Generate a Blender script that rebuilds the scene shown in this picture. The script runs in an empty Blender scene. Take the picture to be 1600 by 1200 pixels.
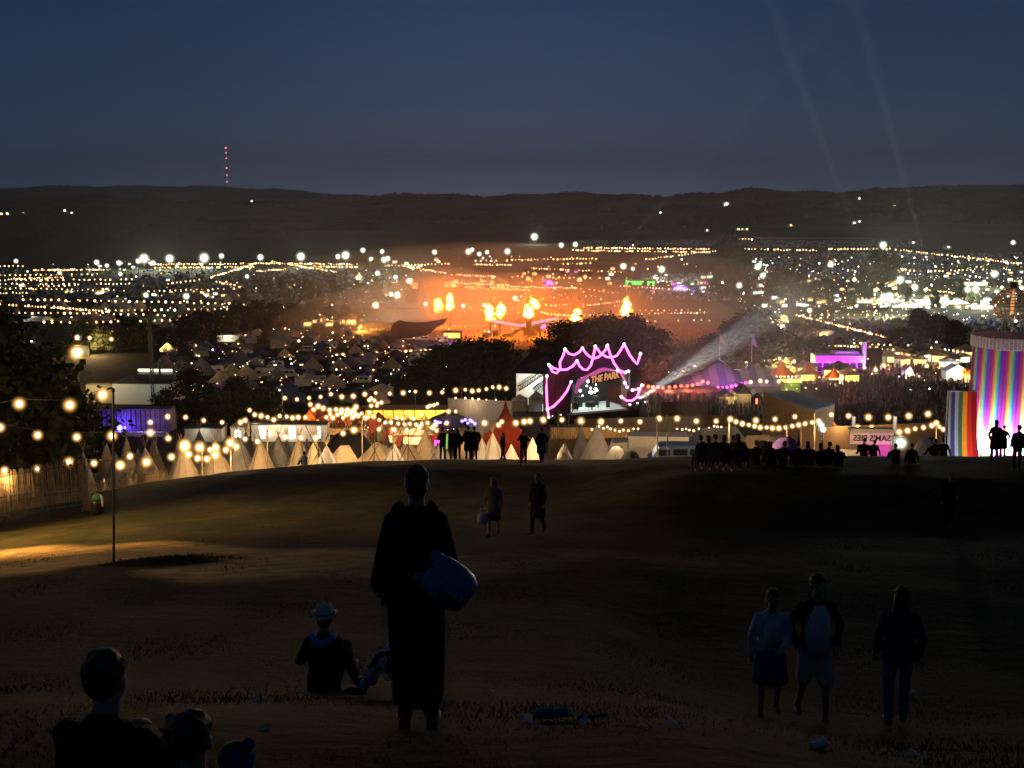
import bpy, bmesh, math, random
from mathutils import Vector, Matrix, Euler
random.seed(7)
R = math.radians
C = bpy.context.scene
COL = C.collection

# ------------------------------------------------------------------ camera, sky, exposure
F = 1800.0                       # focal length in pixels of a 1600 px wide frame
PITCH = R(9.15)
cd = bpy.data.cameras.new('camera')
cam = bpy.data.objects.new('camera', cd); COL.objects.link(cam)
cam.location = (0, 0, 0); cam.rotation_euler = (R(90) - PITCH, 0, 0)
cd.sensor_width = 36; cd.lens = 36 * F / 1600; cd.clip_start = .1; cd.clip_end = 30000
C.camera = cam

w = bpy.data.worlds.new("World"); C.world = w; w.use_nodes = True
nt = w.node_tree; N = nt.nodes; L = nt.links
bg = N['Background']
tc = N.new('ShaderNodeTexCoord'); sx = N.new('ShaderNodeSeparateXYZ'); L.new(tc.outputs['Generated'], sx.inputs[0])
rp = N.new('ShaderNodeValToRGB'); L.new(sx.outputs['Z'], rp.inputs[0])
e = rp.color_ramp.elements
e[0].position = 0.0; e[0].color = (.0900, .1060, .1950, 1)
e[1].position = .5; e[1].color = (.0090, .0150, .0300, 1)
for p_, c_ in ((.035, (.0520, .0760, .1380, 1)), (.09, (.0250, .0580, .1260, 1)), (.165, (.0105, .0410, .1060, 1))):
    k = e.new(p_); k.color = c_
nz = N.new('ShaderNodeTexNoise'); nz.inputs['Scale'].default_value = 3.0; nz.inputs['Detail'].default_value = 3
mpn = N.new('ShaderNodeMapping'); mpn.inputs['Scale'].default_value = (1, 1, 4); L.new(tc.outputs['Generated'], mpn.inputs[0]); L.new(mpn.outputs[0], nz.inputs[0])
mr = N.new('ShaderNodeMapRange'); mr.inputs['To Min'].default_value = .93; mr.inputs['To Max'].default_value = 1.07; L.new(nz.outputs[0], mr.inputs[0])
# the last of the dusk lies ahead of the viewer, a little right of the mast; the sky darkens to both sides
nrm = N.new('ShaderNodeVectorMath'); nrm.operation = 'DOT_PRODUCT'; nrm.inputs[1].default_value = (0, 1, 0); L.new(tc.outputs['Generated'], nrm.inputs[0])
mr2 = N.new('ShaderNodeMapRange'); mr2.inputs['From Min'].default_value = .70; mr2.inputs['From Max'].default_value = 1.0
mr2.inputs['To Min'].default_value = .85; mr2.inputs['To Max'].default_value = 1.0; L.new(nrm.outputs['Value'], mr2.inputs[0])
mm = N.new('ShaderNodeMath'); mm.operation = 'MULTIPLY'; L.new(mr.outputs[0], mm.inputs[0]); L.new(mr2.outputs[0], mm.inputs[1])
ax_ = N.new('ShaderNodeMath'); ax_.operation = 'ABSOLUTE'; L.new(sx.outputs['X'], ax_.inputs[0])
mr3 = N.new('ShaderNodeMapRange'); mr3.interpolation_type = 'SMOOTHSTEP'; mr3.inputs['From Min'].default_value = .02; mr3.inputs['From Max'].default_value = .33; L.new(ax_.outputs[0], mr3.inputs[0])
tint = N.new('ShaderNodeMixRGB'); tint.blend_type = 'MULTIPLY'; tint.inputs[2].default_value = (.50, .69, .75, 1); L.new(mr3.outputs[0], tint.inputs[0]); L.new(rp.outputs[0], tint.inputs[1])
L.new(tint.outputs[0], bg.inputs[0]); L.new(mm.outputs[0], bg.inputs[1])

C.view_settings.view_transform = 'Standard'; C.view_settings.look = 'None'
C.view_settings.exposure = 0; C.view_settings.gamma = 1
cy = C.cycles
cy.max_bounces = 4; cy.diffuse_bounces = 2; cy.glossy_bounces = 2; cy.transmission_bounces = 2; cy.volume_bounces = 0
cy.transparent_max_bounces = 12; cy.caustics_reflective = False; cy.caustics_refractive = False
cy.sample_clamp_indirect = 3.0; cy.use_denoising = True

# ------------------------------------------------------------------ the lie of the land
CP, SP = math.cos(PITCH), math.sin(PITCH)
def ray(px, py):
    """direction through a pixel of the 1600 x 1200 frame"""
    u = (px - 800) / F; v = (600 - py) / F
    return Vector((u, CP + v * SP, -SP + v * CP))
def slope(py):
    v = (600 - py) / F
    return (-SP + v * CP) / (CP + v * SP)
PROF = [(-40, 10), (-10, 1.2), (0, -1.25), (4.2, -2.72), (7.15, -3.5), (12, -5.35), (14, -6.05), (20, -7.5), (28, -8.9), (36, -10.35), (46, -11.9), (55, -12.95),
        (62, -14.2), (67, -15.6), (75, -18.4), (90, -23), (120, -30.5), (150, -36.5), (200, -43), (245, -47.2), (310, -50.5), (400, -54), (600, -59.5),
        (1000, -64), (1500, -65.5), (1900, -64), (14000, -64)]
def mkpchip(P):
    X = [p[0] for p in P]; Y = [p[1] for p in P]; n = len(P)
    d = [(Y[i+1]-Y[i])/(X[i+1]-X[i]) for i in range(n-1)]
    m = [d[0]] + [0 if d[i-1]*d[i] <= 0 else 2*d[i-1]*d[i]/(d[i-1]+d[i]) for i in range(1, n-1)] + [d[-1]]
    def f(x):
        if x <= X[0]: return Y[0] + m[0]*(x-X[0])
        if x >= X[-1]: return Y[-1]
        lo, hi = 0, n-1
        while hi-lo > 1:
            k = (lo+hi)//2
            if X[k] <= x: lo = k
            else: hi = k
        h = X[lo+1]-X[lo]; t = (x-X[lo])/h
        return (2*t**3-3*t*t+1)*Y[lo] + (t**3-2*t*t+t)*h*m[lo] + (-2*t**3+3*t*t)*Y[lo+1] + (t**3-t*t)*h*m[lo+1]
    return f
prof = mkpchip(PROF)
ridge1 = mkpchip([(-400, 314), (0, 312), (250, 309), (300, 316), (520, 311), (700, 306), (900, 306), (1050, 305), (1120, 304), (1160, 299), (1300, 300), (1400, 297), (1600, 298), (2000, 300)])
ridge2 = mkpchip([(-400, 300), (0, 297), (90, 292), (300, 292), (400, 295), (470, 299), (540, 305), (700, 312), (1300, 312), (1400, 298), (1450, 291), (1600, 290), (2000, 292)])
def ss(x, a, b):
    t = min(1, max(0, (x-a)/(b-a))); return t*t*(3-2*t)
def G(x, y):
    z = prof(y)
    if y < 140:
        fade = 1 - ss(y, 75, 140)
        if x < -3: z -= .0045*min(x+3, 0)**2*fade if x > -25 else (.0045*484 + (-25-x)*.12)*fade
        z -= .52*ss(x, .9, 3.6)*ss(y, 3.5, 11.5)*(1-ss(y, 17, 27))
        z += 1.1*ss(x, 1, 8)*ss(y, 34, 43)*(1-ss(y, 47, 62))
    elif y > 1900:
        px = 800 + 1780*x/y
        h1 = 4000*slope(ridge1(px)); h2 = 9000*slope(ridge2(px))
        wob = 5*math.sin(x*.011+y*.003) + 3*math.sin(x*.031+1.3)
        if y < 4000:
            t = (y-1900)/2100
            z = -64 + (h1+64)*(t*t*.35 + t*.65) + wob*t
        elif y < 5200: z = h1 + wob - 60*ss(y, 4000, 5200)
        elif y < 9000: z = (h1-60) + (h2-h1+60)*ss(y, 5200, 9000) + wob*ss(y, 7000, 9000)
        else: z = h2 + wob - 120*ss(y, 9000, 12000)
    return z
def hit(px, py, h=0.0):
    """where the sight line meets the ground raised by h"""
    d = ray(px, py); d = d / d.y
    y = 1.5; lastgap = None; y0 = y
    start = 70 if py < 716 else 1.5       # beyond the brow for anything above it
    y = y0 = start
    while y < 9500:
        gap = d.z*y - (G(d.x*y, y)+h)
        if gap < 0 and lastgap is not None and lastgap >= 0:
            a, b = y0, y
            for _ in range(30):
                m = (a+b)/2
                if d.z*m - (G(d.x*m, m)+h) < 0: b = m
                else: a = m
            return Vector((d.x*b, b, d.z*b - h))
        lastgap = gap; y0 = y; y *= 1.02
    return Vector((d.x*1800, 1800, G(d.x*1800, 1800)))
def at(px, Y):
    """ground point at distance Y seen in column px"""
    z = G(0, Y); x = 0
    for _ in range(4):
        x = (px-800)/F*(Y*CP - z*SP); z = G(x, Y)
    return Vector((x, Y, z))
def pt(px, py, Y):
    d = ray(px, py); return d*(Y/d.y)
def mpp(Y):                      # metres per (1600 wide) pixel at distance Y
    return (Y*CP - G(0, Y)*SP)/F
def proj(v):
    dz = v[1]*CP - v[2]*SP
    return (800+F*v[0]/dz, 600-F*(v[1]*SP+v[2]*CP)/dz)

# ------------------------------------------------------------------ materials
def mat(name, col, rough=.8, var=.25, scale=6.0, metal=0.0, emit=None, es=0.0, spec=.3, bump=0.0, trans=0.0):
    m = bpy.data.materials.new(name); m.use_nodes = True
    n = m.node_tree.nodes; l = m.node_tree.links; b = n['Principled BSDF']
    tc = n.new('ShaderNodeTexCoord'); nz = n.new('ShaderNodeTexNoise'); nz.inputs['Scale'].default_value = scale; nz.inputs['Detail'].default_value = 4
    l.new(tc.outputs['Object'], nz.inputs['Vector'])
    r = n.new('ShaderNodeValToRGB'); l.new(nz.outputs[0], r.inputs[0])
    r.color_ramp.elements[0].position = .3; r.color_ramp.elements[1].position = .7
    r.color_ramp.elements[0].color = tuple(c*(1-var) for c in col)+(1,); r.color_ramp.elements[1].color = tuple(min(1, c*(1+var)) for c in col)+(1,)
    l.new(r.outputs[0], b.inputs['Base Color'])
    b.inputs['Roughness'].default_value = rough; b.inputs['Metallic'].default_value = metal; b.inputs['Specular IOR Level'].default_value = spec
    if bump:
        bp = n.new('ShaderNodeBump'); bp.inputs['Strength'].default_value = bump; l.new(nz.outputs[0], bp.inputs['Height']); l.new(bp.outputs[0], b.inputs['Normal'])
    if emit:
        b.inputs['Emission Color'].default_value = tuple(emit)+(1,); b.inputs['Emission Strength'].default_value = es
    return m
def cloth(name, col, var=.15, scale=1.5, glow=.35):
    """canvas: lets part of the light behind it through"""
    m = mat(name, col, .9, var, scale, spec=.1)
    n = m.node_tree.nodes; l = m.node_tree.links; b = n['Principled BSDF']; out = n['Material Output']
    t = n.new('ShaderNodeBsdfTranslucent'); l.new(b.inputs['Base Color'].links[0].from_socket, t.inputs['Color'])
    mx = n.new('ShaderNodeMixShader'); mx.inputs[0].default_value = glow
    l.new(b.outputs[0], mx.inputs[1]); l.new(t.outputs[0], mx.inputs[2]); l.new(mx.outputs[0], out.inputs[0])
    return m
def emis(name, col, s, sampling='AUTO'):
    m = bpy.data.materials.new(name); m.use_nodes = True
    n = m.node_tree.nodes; l = m.node_tree.links; n.remove(n['Principled BSDF'])
    em = n.new('ShaderNodeEmission'); em.inputs[0].default_value = tuple(col)+(1,); em.inputs[1].default_value = s
    l.new(em.outputs[0], n['Material Output'].inputs[0])
    m.cycles.emission_sampling = sampling
    return m
def halo_ball(name, core, edge, s, k=12.0, gl=.9, sampling='AUTO'):
    """oversized lamp globe: camera bloom imitated by emission fading from a bright core to the rim"""
    m = bpy.data.materials.new(name); m.use_nodes = True
    n = m.node_tree.nodes; l = m.node_tree.links; n.remove(n['Principled BSDF'])
    lw = n.new('ShaderNodeLayerWeight'); lw.inputs[0].default_value = .5
    inv = n.new('ShaderNodeMath'); inv.operation = 'SUBTRACT'; inv.inputs[0].default_value = 1; l.new(lw.outputs['Facing'], inv.inputs[1])
    def power(e_, mul):
        q = n.new('ShaderNodeMath'); q.operation = 'POWER'; q.inputs[1].default_value = e_; l.new(inv.outputs[0], q.inputs[0])
        z = n.new('ShaderNodeMath'); z.operation = 'MULTIPLY'; z.inputs[1].default_value = mul; l.new(q.outputs[0], z.inputs[0]); return z.outputs[0]
    e1 = n.new('ShaderNodeEmission'); e1.inputs[0].default_value = tuple(core)+(1,); l.new(power(k, s), e1.inputs[1])      # bright core
    e2 = n.new('ShaderNodeEmission'); e2.inputs[0].default_value = tuple(edge)+(1,); l.new(power(15, gl), e2.inputs[1])     # painted halo, imitates camera bloom
    ad = n.new('ShaderNodeAddShader'); l.new(e1.outputs[0], ad.inputs[0]); l.new(e2.outputs[0], ad.inputs[1])
    tr = n.new('ShaderNodeBsdfTransparent'); ms = n.new('ShaderNodeAddShader')                                          # clear at the rim
    l.new(tr.outputs[0], ms.inputs[0]); l.new(ad.outputs[0], ms.inputs[1])
    l.new(ms.outputs[0], n['Material Output'].inputs[0])
    m.cycles.emission_sampling = sampling
    return m
M = {}
M['black'] = mat('black_paint', (.012, .012, .013), .7)
M['dark'] = mat('dark_metal', (.03, .03, .032), .5, metal=.4)
M['steel'] = mat('galvanised_steel', (.32, .32, .33), .45, metal=.6)
M['wood'] = mat('weathered_wood', (.26, .17, .09), .85, .4, 9)
M['pole'] = mat('wooden_pole', (.20, .15, .10), .8, .3, 12)
M['canvas'] = cloth('cream_canvas', (.58, .47, .32))
M['canvas_w'] = cloth('white_canvas', (.54, .52, .48))
M['canvas_g'] = cloth('grey_canvas', (.24, .235, .245), glow=.2)
M['canvas_b'] = cloth('brown_canvas', (.25, .15, .07))
M['canvas_d'] = cloth('charcoal_canvas', (.05, .05, .055), glow=.08)
M['canvas_bl'] = cloth('blue_canvas', (.07, .11, .30), glow=.2)
M['canvas_pu'] = cloth('violet_canvas', (.20, .12, .42), glow=.25)
M['canvas_r'] = cloth('red_canvas', (.24, .055, .032), glow=.3)
M['canvas_o'] = cloth('orange_canvas', (.72, .20, .03), glow=.4)
M['canvas_gr'] = cloth('green_canvas', (.10, .20, .06), glow=.25)
M['white'] = mat('white_panel', (.70, .70, .68), .5, .08)
M['beige'] = mat('beige_panel', (.48, .40, .27), .7, .15)
M['grey'] = mat('grey_panel', (.30, .30, .31), .6, .15)
M['glass'] = mat('dark_glass', (.01, .012, .016), .08, spec=.6)
M['rubber'] = mat('black_rubber', (.02, .02, .02), .9)
M['bulb'] = halo_ball('festoon_bulb_halo', (1, .82, .50), (1, .50, .13), 24, 130, 1.5)
M['bulb_f'] = emis('festoon_bulb_clear', (1, .62, .27), 4.2)
M['bulb_w'] = emis('white_bulb', (1, .93, .80), 6.0)
M['flood'] = halo_ball('floodlight_halo', (1, .98, .88), (.78, .86, .60), 34, 85, 1.7)
M['flood_y'] = halo_ball('sodium_halo', (1, .80, .36), (1, .54, .10), 30, 70, 1.8)
M['led_white'] = emis('cool_white_lamp', (.95, 1, .95), 9)
M['warm'] = emis('warm_lit_panel', (1, .62, .20), 2.6)
M['warmwhite'] = emis('warm_white_lit_panel', (1, .88, .60), 3.2)
M['whitelit'] = emis('white_lit_panel', (.92, 1, .90), 3.2)
M['greenlit'] = emis('green_lit_panel', (.10, 1, .16), 2.2)
M['pinklit'] = emis('pink_lit_panel', (1, .10, .75), 2.4)
M['purplelit'] = emis('purple_lamp', (.42, .05, 1), 14)
M['bluelit'] = emis('blue_lamp', (.10, .07, 1), 14)
M['redlit'] = emis('red_lamp', (1, .10, .06), 6)
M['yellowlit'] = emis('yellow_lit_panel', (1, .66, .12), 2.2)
M['neon'] = emis('pink_neon_tube', (1, .20, .72), 2.6)

# ------------------------------------------------------------------ mesh builder and object helpers
class MB:
    def __init__(s): s.v = []; s.f = []; s.sm = False; s.mi = []
    def add(s, vs, fs, mi=0):
        o = len(s.v); s.v += [tuple(v) for v in vs]; s.f += [tuple(i+o for i in f) for f in fs]; s.mi += [mi]*len(fs); return s
    def box(s, c, d, rz=0, mi=0, rx=0, ry=0):
        m = Euler((rx, ry, rz)).to_matrix(); c = Vector(c); vs = []
        for x in (-.5, .5):
            for y in (-.5, .5):
                for z in (-.5, .5): vs.append(c + m @ Vector((x*d[0], y*d[1], z*d[2])))
        return s.add(vs, [(0,1,3,2), (4,6,7,5), (0,4,5,1), (2,3,7,6), (0,2,6,4), (1,5,7,3)], mi)
    def tube(s, a, b, r0, r1=None, n=8, caps=True, mi=0):
        a = Vector(a); b = Vector(b); r1 = r0 if r1 is None else r1
        d = (b-a); 
        if d.length < 1e-6: return s
        q = d.normalized().to_track_quat('Z', 'Y'); vs = []
        for (p, r) in ((a, r0), (b, r1)):
            for i in range(n):
                t = 2*math.pi*i/n; vs.append(p + q @ Vector((r*math.cos(t), r*math.sin(t), 0)))
        fs = [(i, (i+1) % n, n+(i+1) % n, n+i) for i in range(n)]
        if caps: fs += [tuple(range(n-1, -1, -1)), tuple(range(n, 2*n))]
        return s.add(vs, fs, mi)
    def path(s, pts, r, n=5, mi=0):
        pts = [Vector(p) for p in pts]; vs = []; fs = []
        for k, p in enumerate(pts):
            d = (pts[min(k+1, len(pts)-1)] - pts[max(k-1, 0)])
            if d.length < 1e-9: d = Vector((0, 0, 1))
            q = d.normalized().to_track_quat('Z', 'Y'); rr = r[k] if isinstance(r, (list, tuple)) else r
            for i in range(n):
                t = 2*math.pi*i/n; vs.append(p + q @ Vector((rr*math.cos(t), rr*math.sin(t), 0)))
        for k in range(len(pts)-1):
            for i in range(n): fs.append((k*n+i, k*n+(i+1) % n, (k+1)*n+(i+1) % n, (k+1)*n+i))
        fs += [tuple(range(n-1, -1, -1)), tuple(range((len(pts)-1)*n, len(pts)*n))]
        return s.add(vs, fs, mi)
    def loft(s, rings, close=True, mi=0):
        n = len(rings[0]); vs = [p for r in rings for p in r]; fs = []
        for k in range(len(rings)-1):
            for i in range(n): fs.append((k*n+i, k*n+(i+1) % n, (k+1)*n+(i+1) % n, (k+1)*n+i))
        if close: fs += [tuple(range(n-1, -1, -1)), tuple(range((len(rings)-1)*n, len(rings)*n))]
        return s.add(vs, fs, mi)
    def ell(s, c, r, nu=14, nv=9, mi=0, rot=None):
        c = Vector(c); vs = []; fs = []
        if isinstance(r, (int, float)): r = (r, r, r)
        for j in range(1, nv):
            ph = math.pi*j/nv
            for i in range(nu):
                t = 2*math.pi*i/nu; p = Vector((r[0]*math.sin(ph)*math.cos(t), r[1]*math.sin(ph)*math.sin(t), r[2]*math.cos(ph)))
                vs.append(c + (rot @ p if rot else p))
        top = Vector((0, 0, r[2])); 
        vs.append(c + (rot @ top if rot else top)); vs.append(c - (rot @ top if rot else top)); T = len(vs)-2; B = T+1
        for j in range(nv-2):
            for i in range(nu): fs.append((j*nu+i, (j+1)*nu+i, (j+1)*nu+(i+1) % nu, j*nu+(i+1) % nu))
        for i in range(nu): fs.append((T, i, (i+1) % nu)); fs.append((B, (nv-2)*nu+(i+1) % nu, (nv-2)*nu+i))
        return s.add(vs, fs, mi)
    def prism(s, poly, y0, y1, mi=0):
        """outline in x,z pushed from y0 to y1"""
        n = len(poly); vs = [(x, y0, z) for x, z in poly] + [(x, y1, z) for x, z in poly]
        return s.add(vs, [tuple(range(n)), tuple(range(2*n-1, n-1, -1))] + [(i, n+i, n+(i+1) % n, (i+1) % n) for i in range(n)], mi)
    def build(s, name, mats, parent=None, smooth=False, loc=None):
        me = bpy.data.meshes.new(name); me.from_pydata(s.v, [], s.f)
        for m in (mats if isinstance(mats, (list, tuple)) else [mats]): me.materials.append(m)
        if any(s.mi): me.polygons.foreach_set('material_index', s.mi)
        if smooth: me.polygons.foreach_set('use_smooth', [True]*len(s.f))
        me.update()
        o = bpy.data.objects.new(name, me); COL.objects.link(o)
        if parent: o.parent = parent
        if loc: o.location = loc
        return o
def tag(o, label=None, cat=None, group=None, kind=None):
    if label: o['label'] = label
    if cat: o['category'] = cat
    if group: o['group'] = group
    if kind: o['kind'] = kind
    return o
def thing(name, label, cat, loc=(0, 0, 0), rz=0, group=None, s=1.0):
    o = bpy.data.objects.new(name, None); COL.objects.link(o); o.empty_display_size = .1
    o.location = loc; o.rotation_euler = (0, 0, rz); o.scale = (s, s, s)
    return tag(o, label, cat, group)
KIDS = {}
def dup(o, loc=None, rz=None, s=None, label=None, group=None):
    def cp(a, parent):
        c = a.copy(); COL.objects.link(c)
        if parent: c.parent = parent
        for ch in a.children: cp(ch, c)
        return c
    c = cp(o, None)
    if loc is not None: c.location = loc
    if rz is not None: c.rotation_euler = (0, 0, rz)
    if s is not None: c.scale = (s, s, s) if isinstance(s, (int, float)) else s
    if label: c['label'] = label
    if group: c['group'] = group
    return c
def inst(o, loc, s=1, rz=0, parent=None):
    c = o.copy(); COL.objects.link(c); c.location = loc; c.scale = (s, s, s) if isinstance(s, (int, float)) else s; c.rotation_euler = (0, 0, rz)
    if parent: c.parent = parent
    return c
def remesh(o, voxel, smooth=6, dec=1.0):
    """weld the overlapping limbs of a figure into one continuous skin"""
    m = o.modifiers.new('r', 'REMESH'); m.mode = 'VOXEL'; m.voxel_size = voxel; m.use_smooth_shade = True
    if smooth: k = o.modifiers.new('s', 'SMOOTH'); k.iterations = smooth; k.factor = .5
    dg = bpy.context.evaluated_depsgraph_get(); ev = o.evaluated_get(dg)
    me = bpy.data.meshes.new_from_object(ev, depsgraph=dg); me.name = o.data.name
    o.modifiers.clear(); old = o.data; o.data = me
    if not me.materials and old.materials:
        for q in old.materials: me.materials.append(q)
    me.polygons.foreach_set('use_smooth', [True]*len(me.polygons))
    return o
def text(name, body, size, material, parent=None, ext=.01, loc=(0, 0, 0), rot=(0, 0, 0), shear=0, bold=0.0, sx=1.0):
    cu = bpy.data.curves.new(name, 'FONT'); cu.body = body; cu.size = size; cu.extrude = ext; cu.align_x = 'CENTER'; cu.align_y = 'CENTER'; cu.shear = shear; cu.offset = bold
    o = bpy.data.objects.new(name, cu); COL.objects.link(o)
    dg = bpy.context.evaluated_depsgraph_get(); me = bpy.data.meshes.new_from_object(o.evaluated_get(dg), depsgraph=dg)
    bpy.data.objects.remove(o)
    o = bpy.data.objects.new(name, me); COL.objects.link(o); me.materials.clear(); me.materials.append(material)
    o.location = loc; o.rotation_euler = rot; o.scale = (sx, 1, 1)
    if parent: o.parent = parent
    return o
def pointlight(name, loc, w_, col, parent=None, r=.3):
    l = bpy.data.lights.new(name, 'POINT'); l.energy = w_; l.color = col; l.shadow_soft_size = r
    o = bpy.data.objects.new(name, l); COL.objects.link(o); o.location = loc
    if parent: o.parent = parent
    return o
def ordinal(i):
    b = ['first', 'second', 'third', 'fourth', 'fifth', 'sixth', 'seventh', 'eighth', 'ninth', 'tenth', 'eleventh', 'twelfth', 'thirteenth', 'fourteenth', 'fifteenth',
         'sixteenth', 'seventeenth', 'eighteenth', 'nineteenth', 'twentieth']
    if i < 20: return b[i]
    return ['twenty', 'thirty', 'forty', 'fifty', 'sixty', 'seventy', 'eighty', 'ninety'][(i+1)//10-2] + ('-'+b[(i+1) % 10-1] if (i+1) % 10 else '')

# ------------------------------------------------------------------ ground: one sheet from under the camera to beyond the hills
def build_ground():
    ys = [-14, -8, -4, -1]; y = .6
    while y < 12500:
        ys.append(y); y += max(.22, y*.0135)
    NA = 340; vs = []; fs = []
    for yy in ys:
        half = max(26, abs(yy)*.85)
        for i in range(NA+1):
            t = i/NA*2-1
            x = half*(.55*t + .45*t**3); z = G(x, yy)
            if yy < 70:
                z += .03*math.sin(x*1.3+yy*.5)*math.sin(yy*.9-x*.4)
            vs.append((x, yy, z))
    n = NA+1
    for k in range(len(ys)-1):
        for i in range(NA): fs.append((k*n+i, k*n+i+1, (k+1)*n+i+1, (k+1)*n+i))
    me = bpy.data.meshes.new('ground'); me.from_pydata(vs, [], fs); me.polygons.foreach_set('use_smooth', [True]*len(fs))
    at_ = me.color_attributes.new('wear', 'FLOAT_COLOR', 'POINT'); cols = []
    for (x, yy, z) in vs:
        dry = hay = wood = 0
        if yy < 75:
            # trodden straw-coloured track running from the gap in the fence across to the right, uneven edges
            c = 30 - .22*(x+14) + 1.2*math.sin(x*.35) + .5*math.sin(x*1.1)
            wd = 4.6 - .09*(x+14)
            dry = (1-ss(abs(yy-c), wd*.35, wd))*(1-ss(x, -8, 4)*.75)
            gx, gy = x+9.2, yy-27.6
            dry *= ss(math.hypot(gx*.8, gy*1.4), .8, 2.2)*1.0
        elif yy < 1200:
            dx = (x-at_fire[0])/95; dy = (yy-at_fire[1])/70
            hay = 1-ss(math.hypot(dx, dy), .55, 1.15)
        if yy > 1900: wood = ss(yy, 1900, 2100)
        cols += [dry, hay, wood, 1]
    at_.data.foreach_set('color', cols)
    m = bpy.data.materials.new('grass_slope'); m.use_nodes = True
    n_ = m.node_tree.nodes; l = m.node_tree.links; b = n_['Principled BSDF']; b.inputs['Roughness'].default_value = .95; b.inputs['Specular IOR Level'].default_value = .05
    tcn = n_.new('ShaderNodeTexCoord')
    def noise(sc, det, mp=None):
        z = n_.new('ShaderNodeTexNoise'); z.inputs['Scale'].default_value = sc; z.inputs['Detail'].default_value = det; z.inputs['Roughness'].default_value = .65
        if mp:
            q = n_.new('ShaderNodeMapping'); q.inputs['Scale'].default_value = mp; l.new(tcn.outputs['Object'], q.inputs[0]); l.new(q.outputs[0], z.inputs['Vector'])
        else: l.new(tcn.outputs['Object'], z.inputs['Vector'])
        return z
    def mix(f, a, c, typ='MIX'):
        x = n_.new('ShaderNodeMixRGB'); x.blend_type = typ
        for i_, v in ((0, f), (1, a), (2, c)):
            if isinstance(v, (int, float)): x.inputs[i_].default_value = v
            elif isinstance(v, tuple): x.inputs[i_].default_value = v
            else: l.new(v, x.inputs[i_])
        return x.outputs[0]
    big = noise(.35, 5); mid = noise(2.0, 8, (.8, 1.15, 1)); fine = noise(22, 4)
    rp = n_.new('ShaderNodeValToRGB'); l.new(mid.outputs[0], rp.inputs[0])
    rp.color_ramp.elements[0].position = .36; rp.color_ramp.elements[0].color = (.014, .016, .008, 1)
    rp.color_ramp.elements[1].position = .66; rp.color_ramp.elements[1].color = (.037, .034, .020, 1)
    rb = n_.new('ShaderNodeValToRGB'); l.new(big.outputs[0], rb.inputs[0])
    rb.color_ramp.elements[0].position = .4; rb.color_ramp.elements[0].color = (.45, .55, .40, 1); rb.color_ramp.elements[1].position = .62; rb.color_ramp.elements[1].color = (1.2, 1.1, .95, 1)
    c1 = mix(1.0, rp.outputs[0], rb.outputs[0], 'MULTIPLY')
    rf = n_.new('ShaderNodeValToRGB'); l.new(fine.outputs[0], rf.inputs[0]); rf.color_ramp.elements[0].color = (.45, .45, .45, 1); rf.color_ramp.elements[1].color = (1.5, 1.5, 1.5, 1)
    c1 = mix(1.0, c1, rf.outputs[0], 'MULTIPLY')
    va = n_.new('ShaderNodeVertexColor'); va.layer_name = 'wear'; sp = n_.new('ShaderNodeSeparateColor'); l.new(va.outputs[0], sp.inputs[0])
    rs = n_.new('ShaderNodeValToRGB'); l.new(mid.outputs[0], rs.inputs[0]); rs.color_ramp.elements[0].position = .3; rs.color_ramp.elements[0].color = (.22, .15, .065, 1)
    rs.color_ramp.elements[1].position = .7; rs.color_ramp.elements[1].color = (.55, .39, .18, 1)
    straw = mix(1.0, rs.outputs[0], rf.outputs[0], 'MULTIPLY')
    # broken edge of the track
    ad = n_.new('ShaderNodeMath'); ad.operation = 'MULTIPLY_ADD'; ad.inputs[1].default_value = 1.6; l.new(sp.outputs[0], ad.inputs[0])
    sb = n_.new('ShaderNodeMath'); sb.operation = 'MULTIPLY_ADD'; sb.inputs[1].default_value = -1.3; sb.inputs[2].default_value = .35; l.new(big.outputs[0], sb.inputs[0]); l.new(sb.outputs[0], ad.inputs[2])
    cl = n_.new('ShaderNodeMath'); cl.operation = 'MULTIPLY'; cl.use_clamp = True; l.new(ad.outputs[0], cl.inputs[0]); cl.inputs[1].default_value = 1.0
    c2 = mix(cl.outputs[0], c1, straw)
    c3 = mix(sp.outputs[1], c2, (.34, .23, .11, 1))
    fld = noise(.004, 3, (1, 1.6, 1)); rw = n_.new('ShaderNodeValToRGB'); l.new(fld.outputs[0], rw.inputs[0])
    rw.color_ramp.elements[0].position = .42; rw.color_ramp.elements[0].color = (.02, .03, .012, 1); rw.color_ramp.elements[1].position = .6; rw.color_ramp.elements[1].color = (.07, .08, .03, 1)
    c4 = mix(sp.outputs[2], c3, rw.outputs[0])
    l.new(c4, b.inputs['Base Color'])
    bp = n_.new('ShaderNodeBump'); bp.inputs['Strength'].default_value = .7; bp.inputs['Distance'].default_value = .15; l.new(mid.outputs[0], bp.inputs['Height']); l.new(bp.outputs[0], b.inputs['Normal'])
    me.materials.append(m)
    o = bpy.data.objects.new('ground', me); COL.objects.link(o); o['kind'] = 'structure'
at_fire = at(800, 485)
build_ground()
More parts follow.
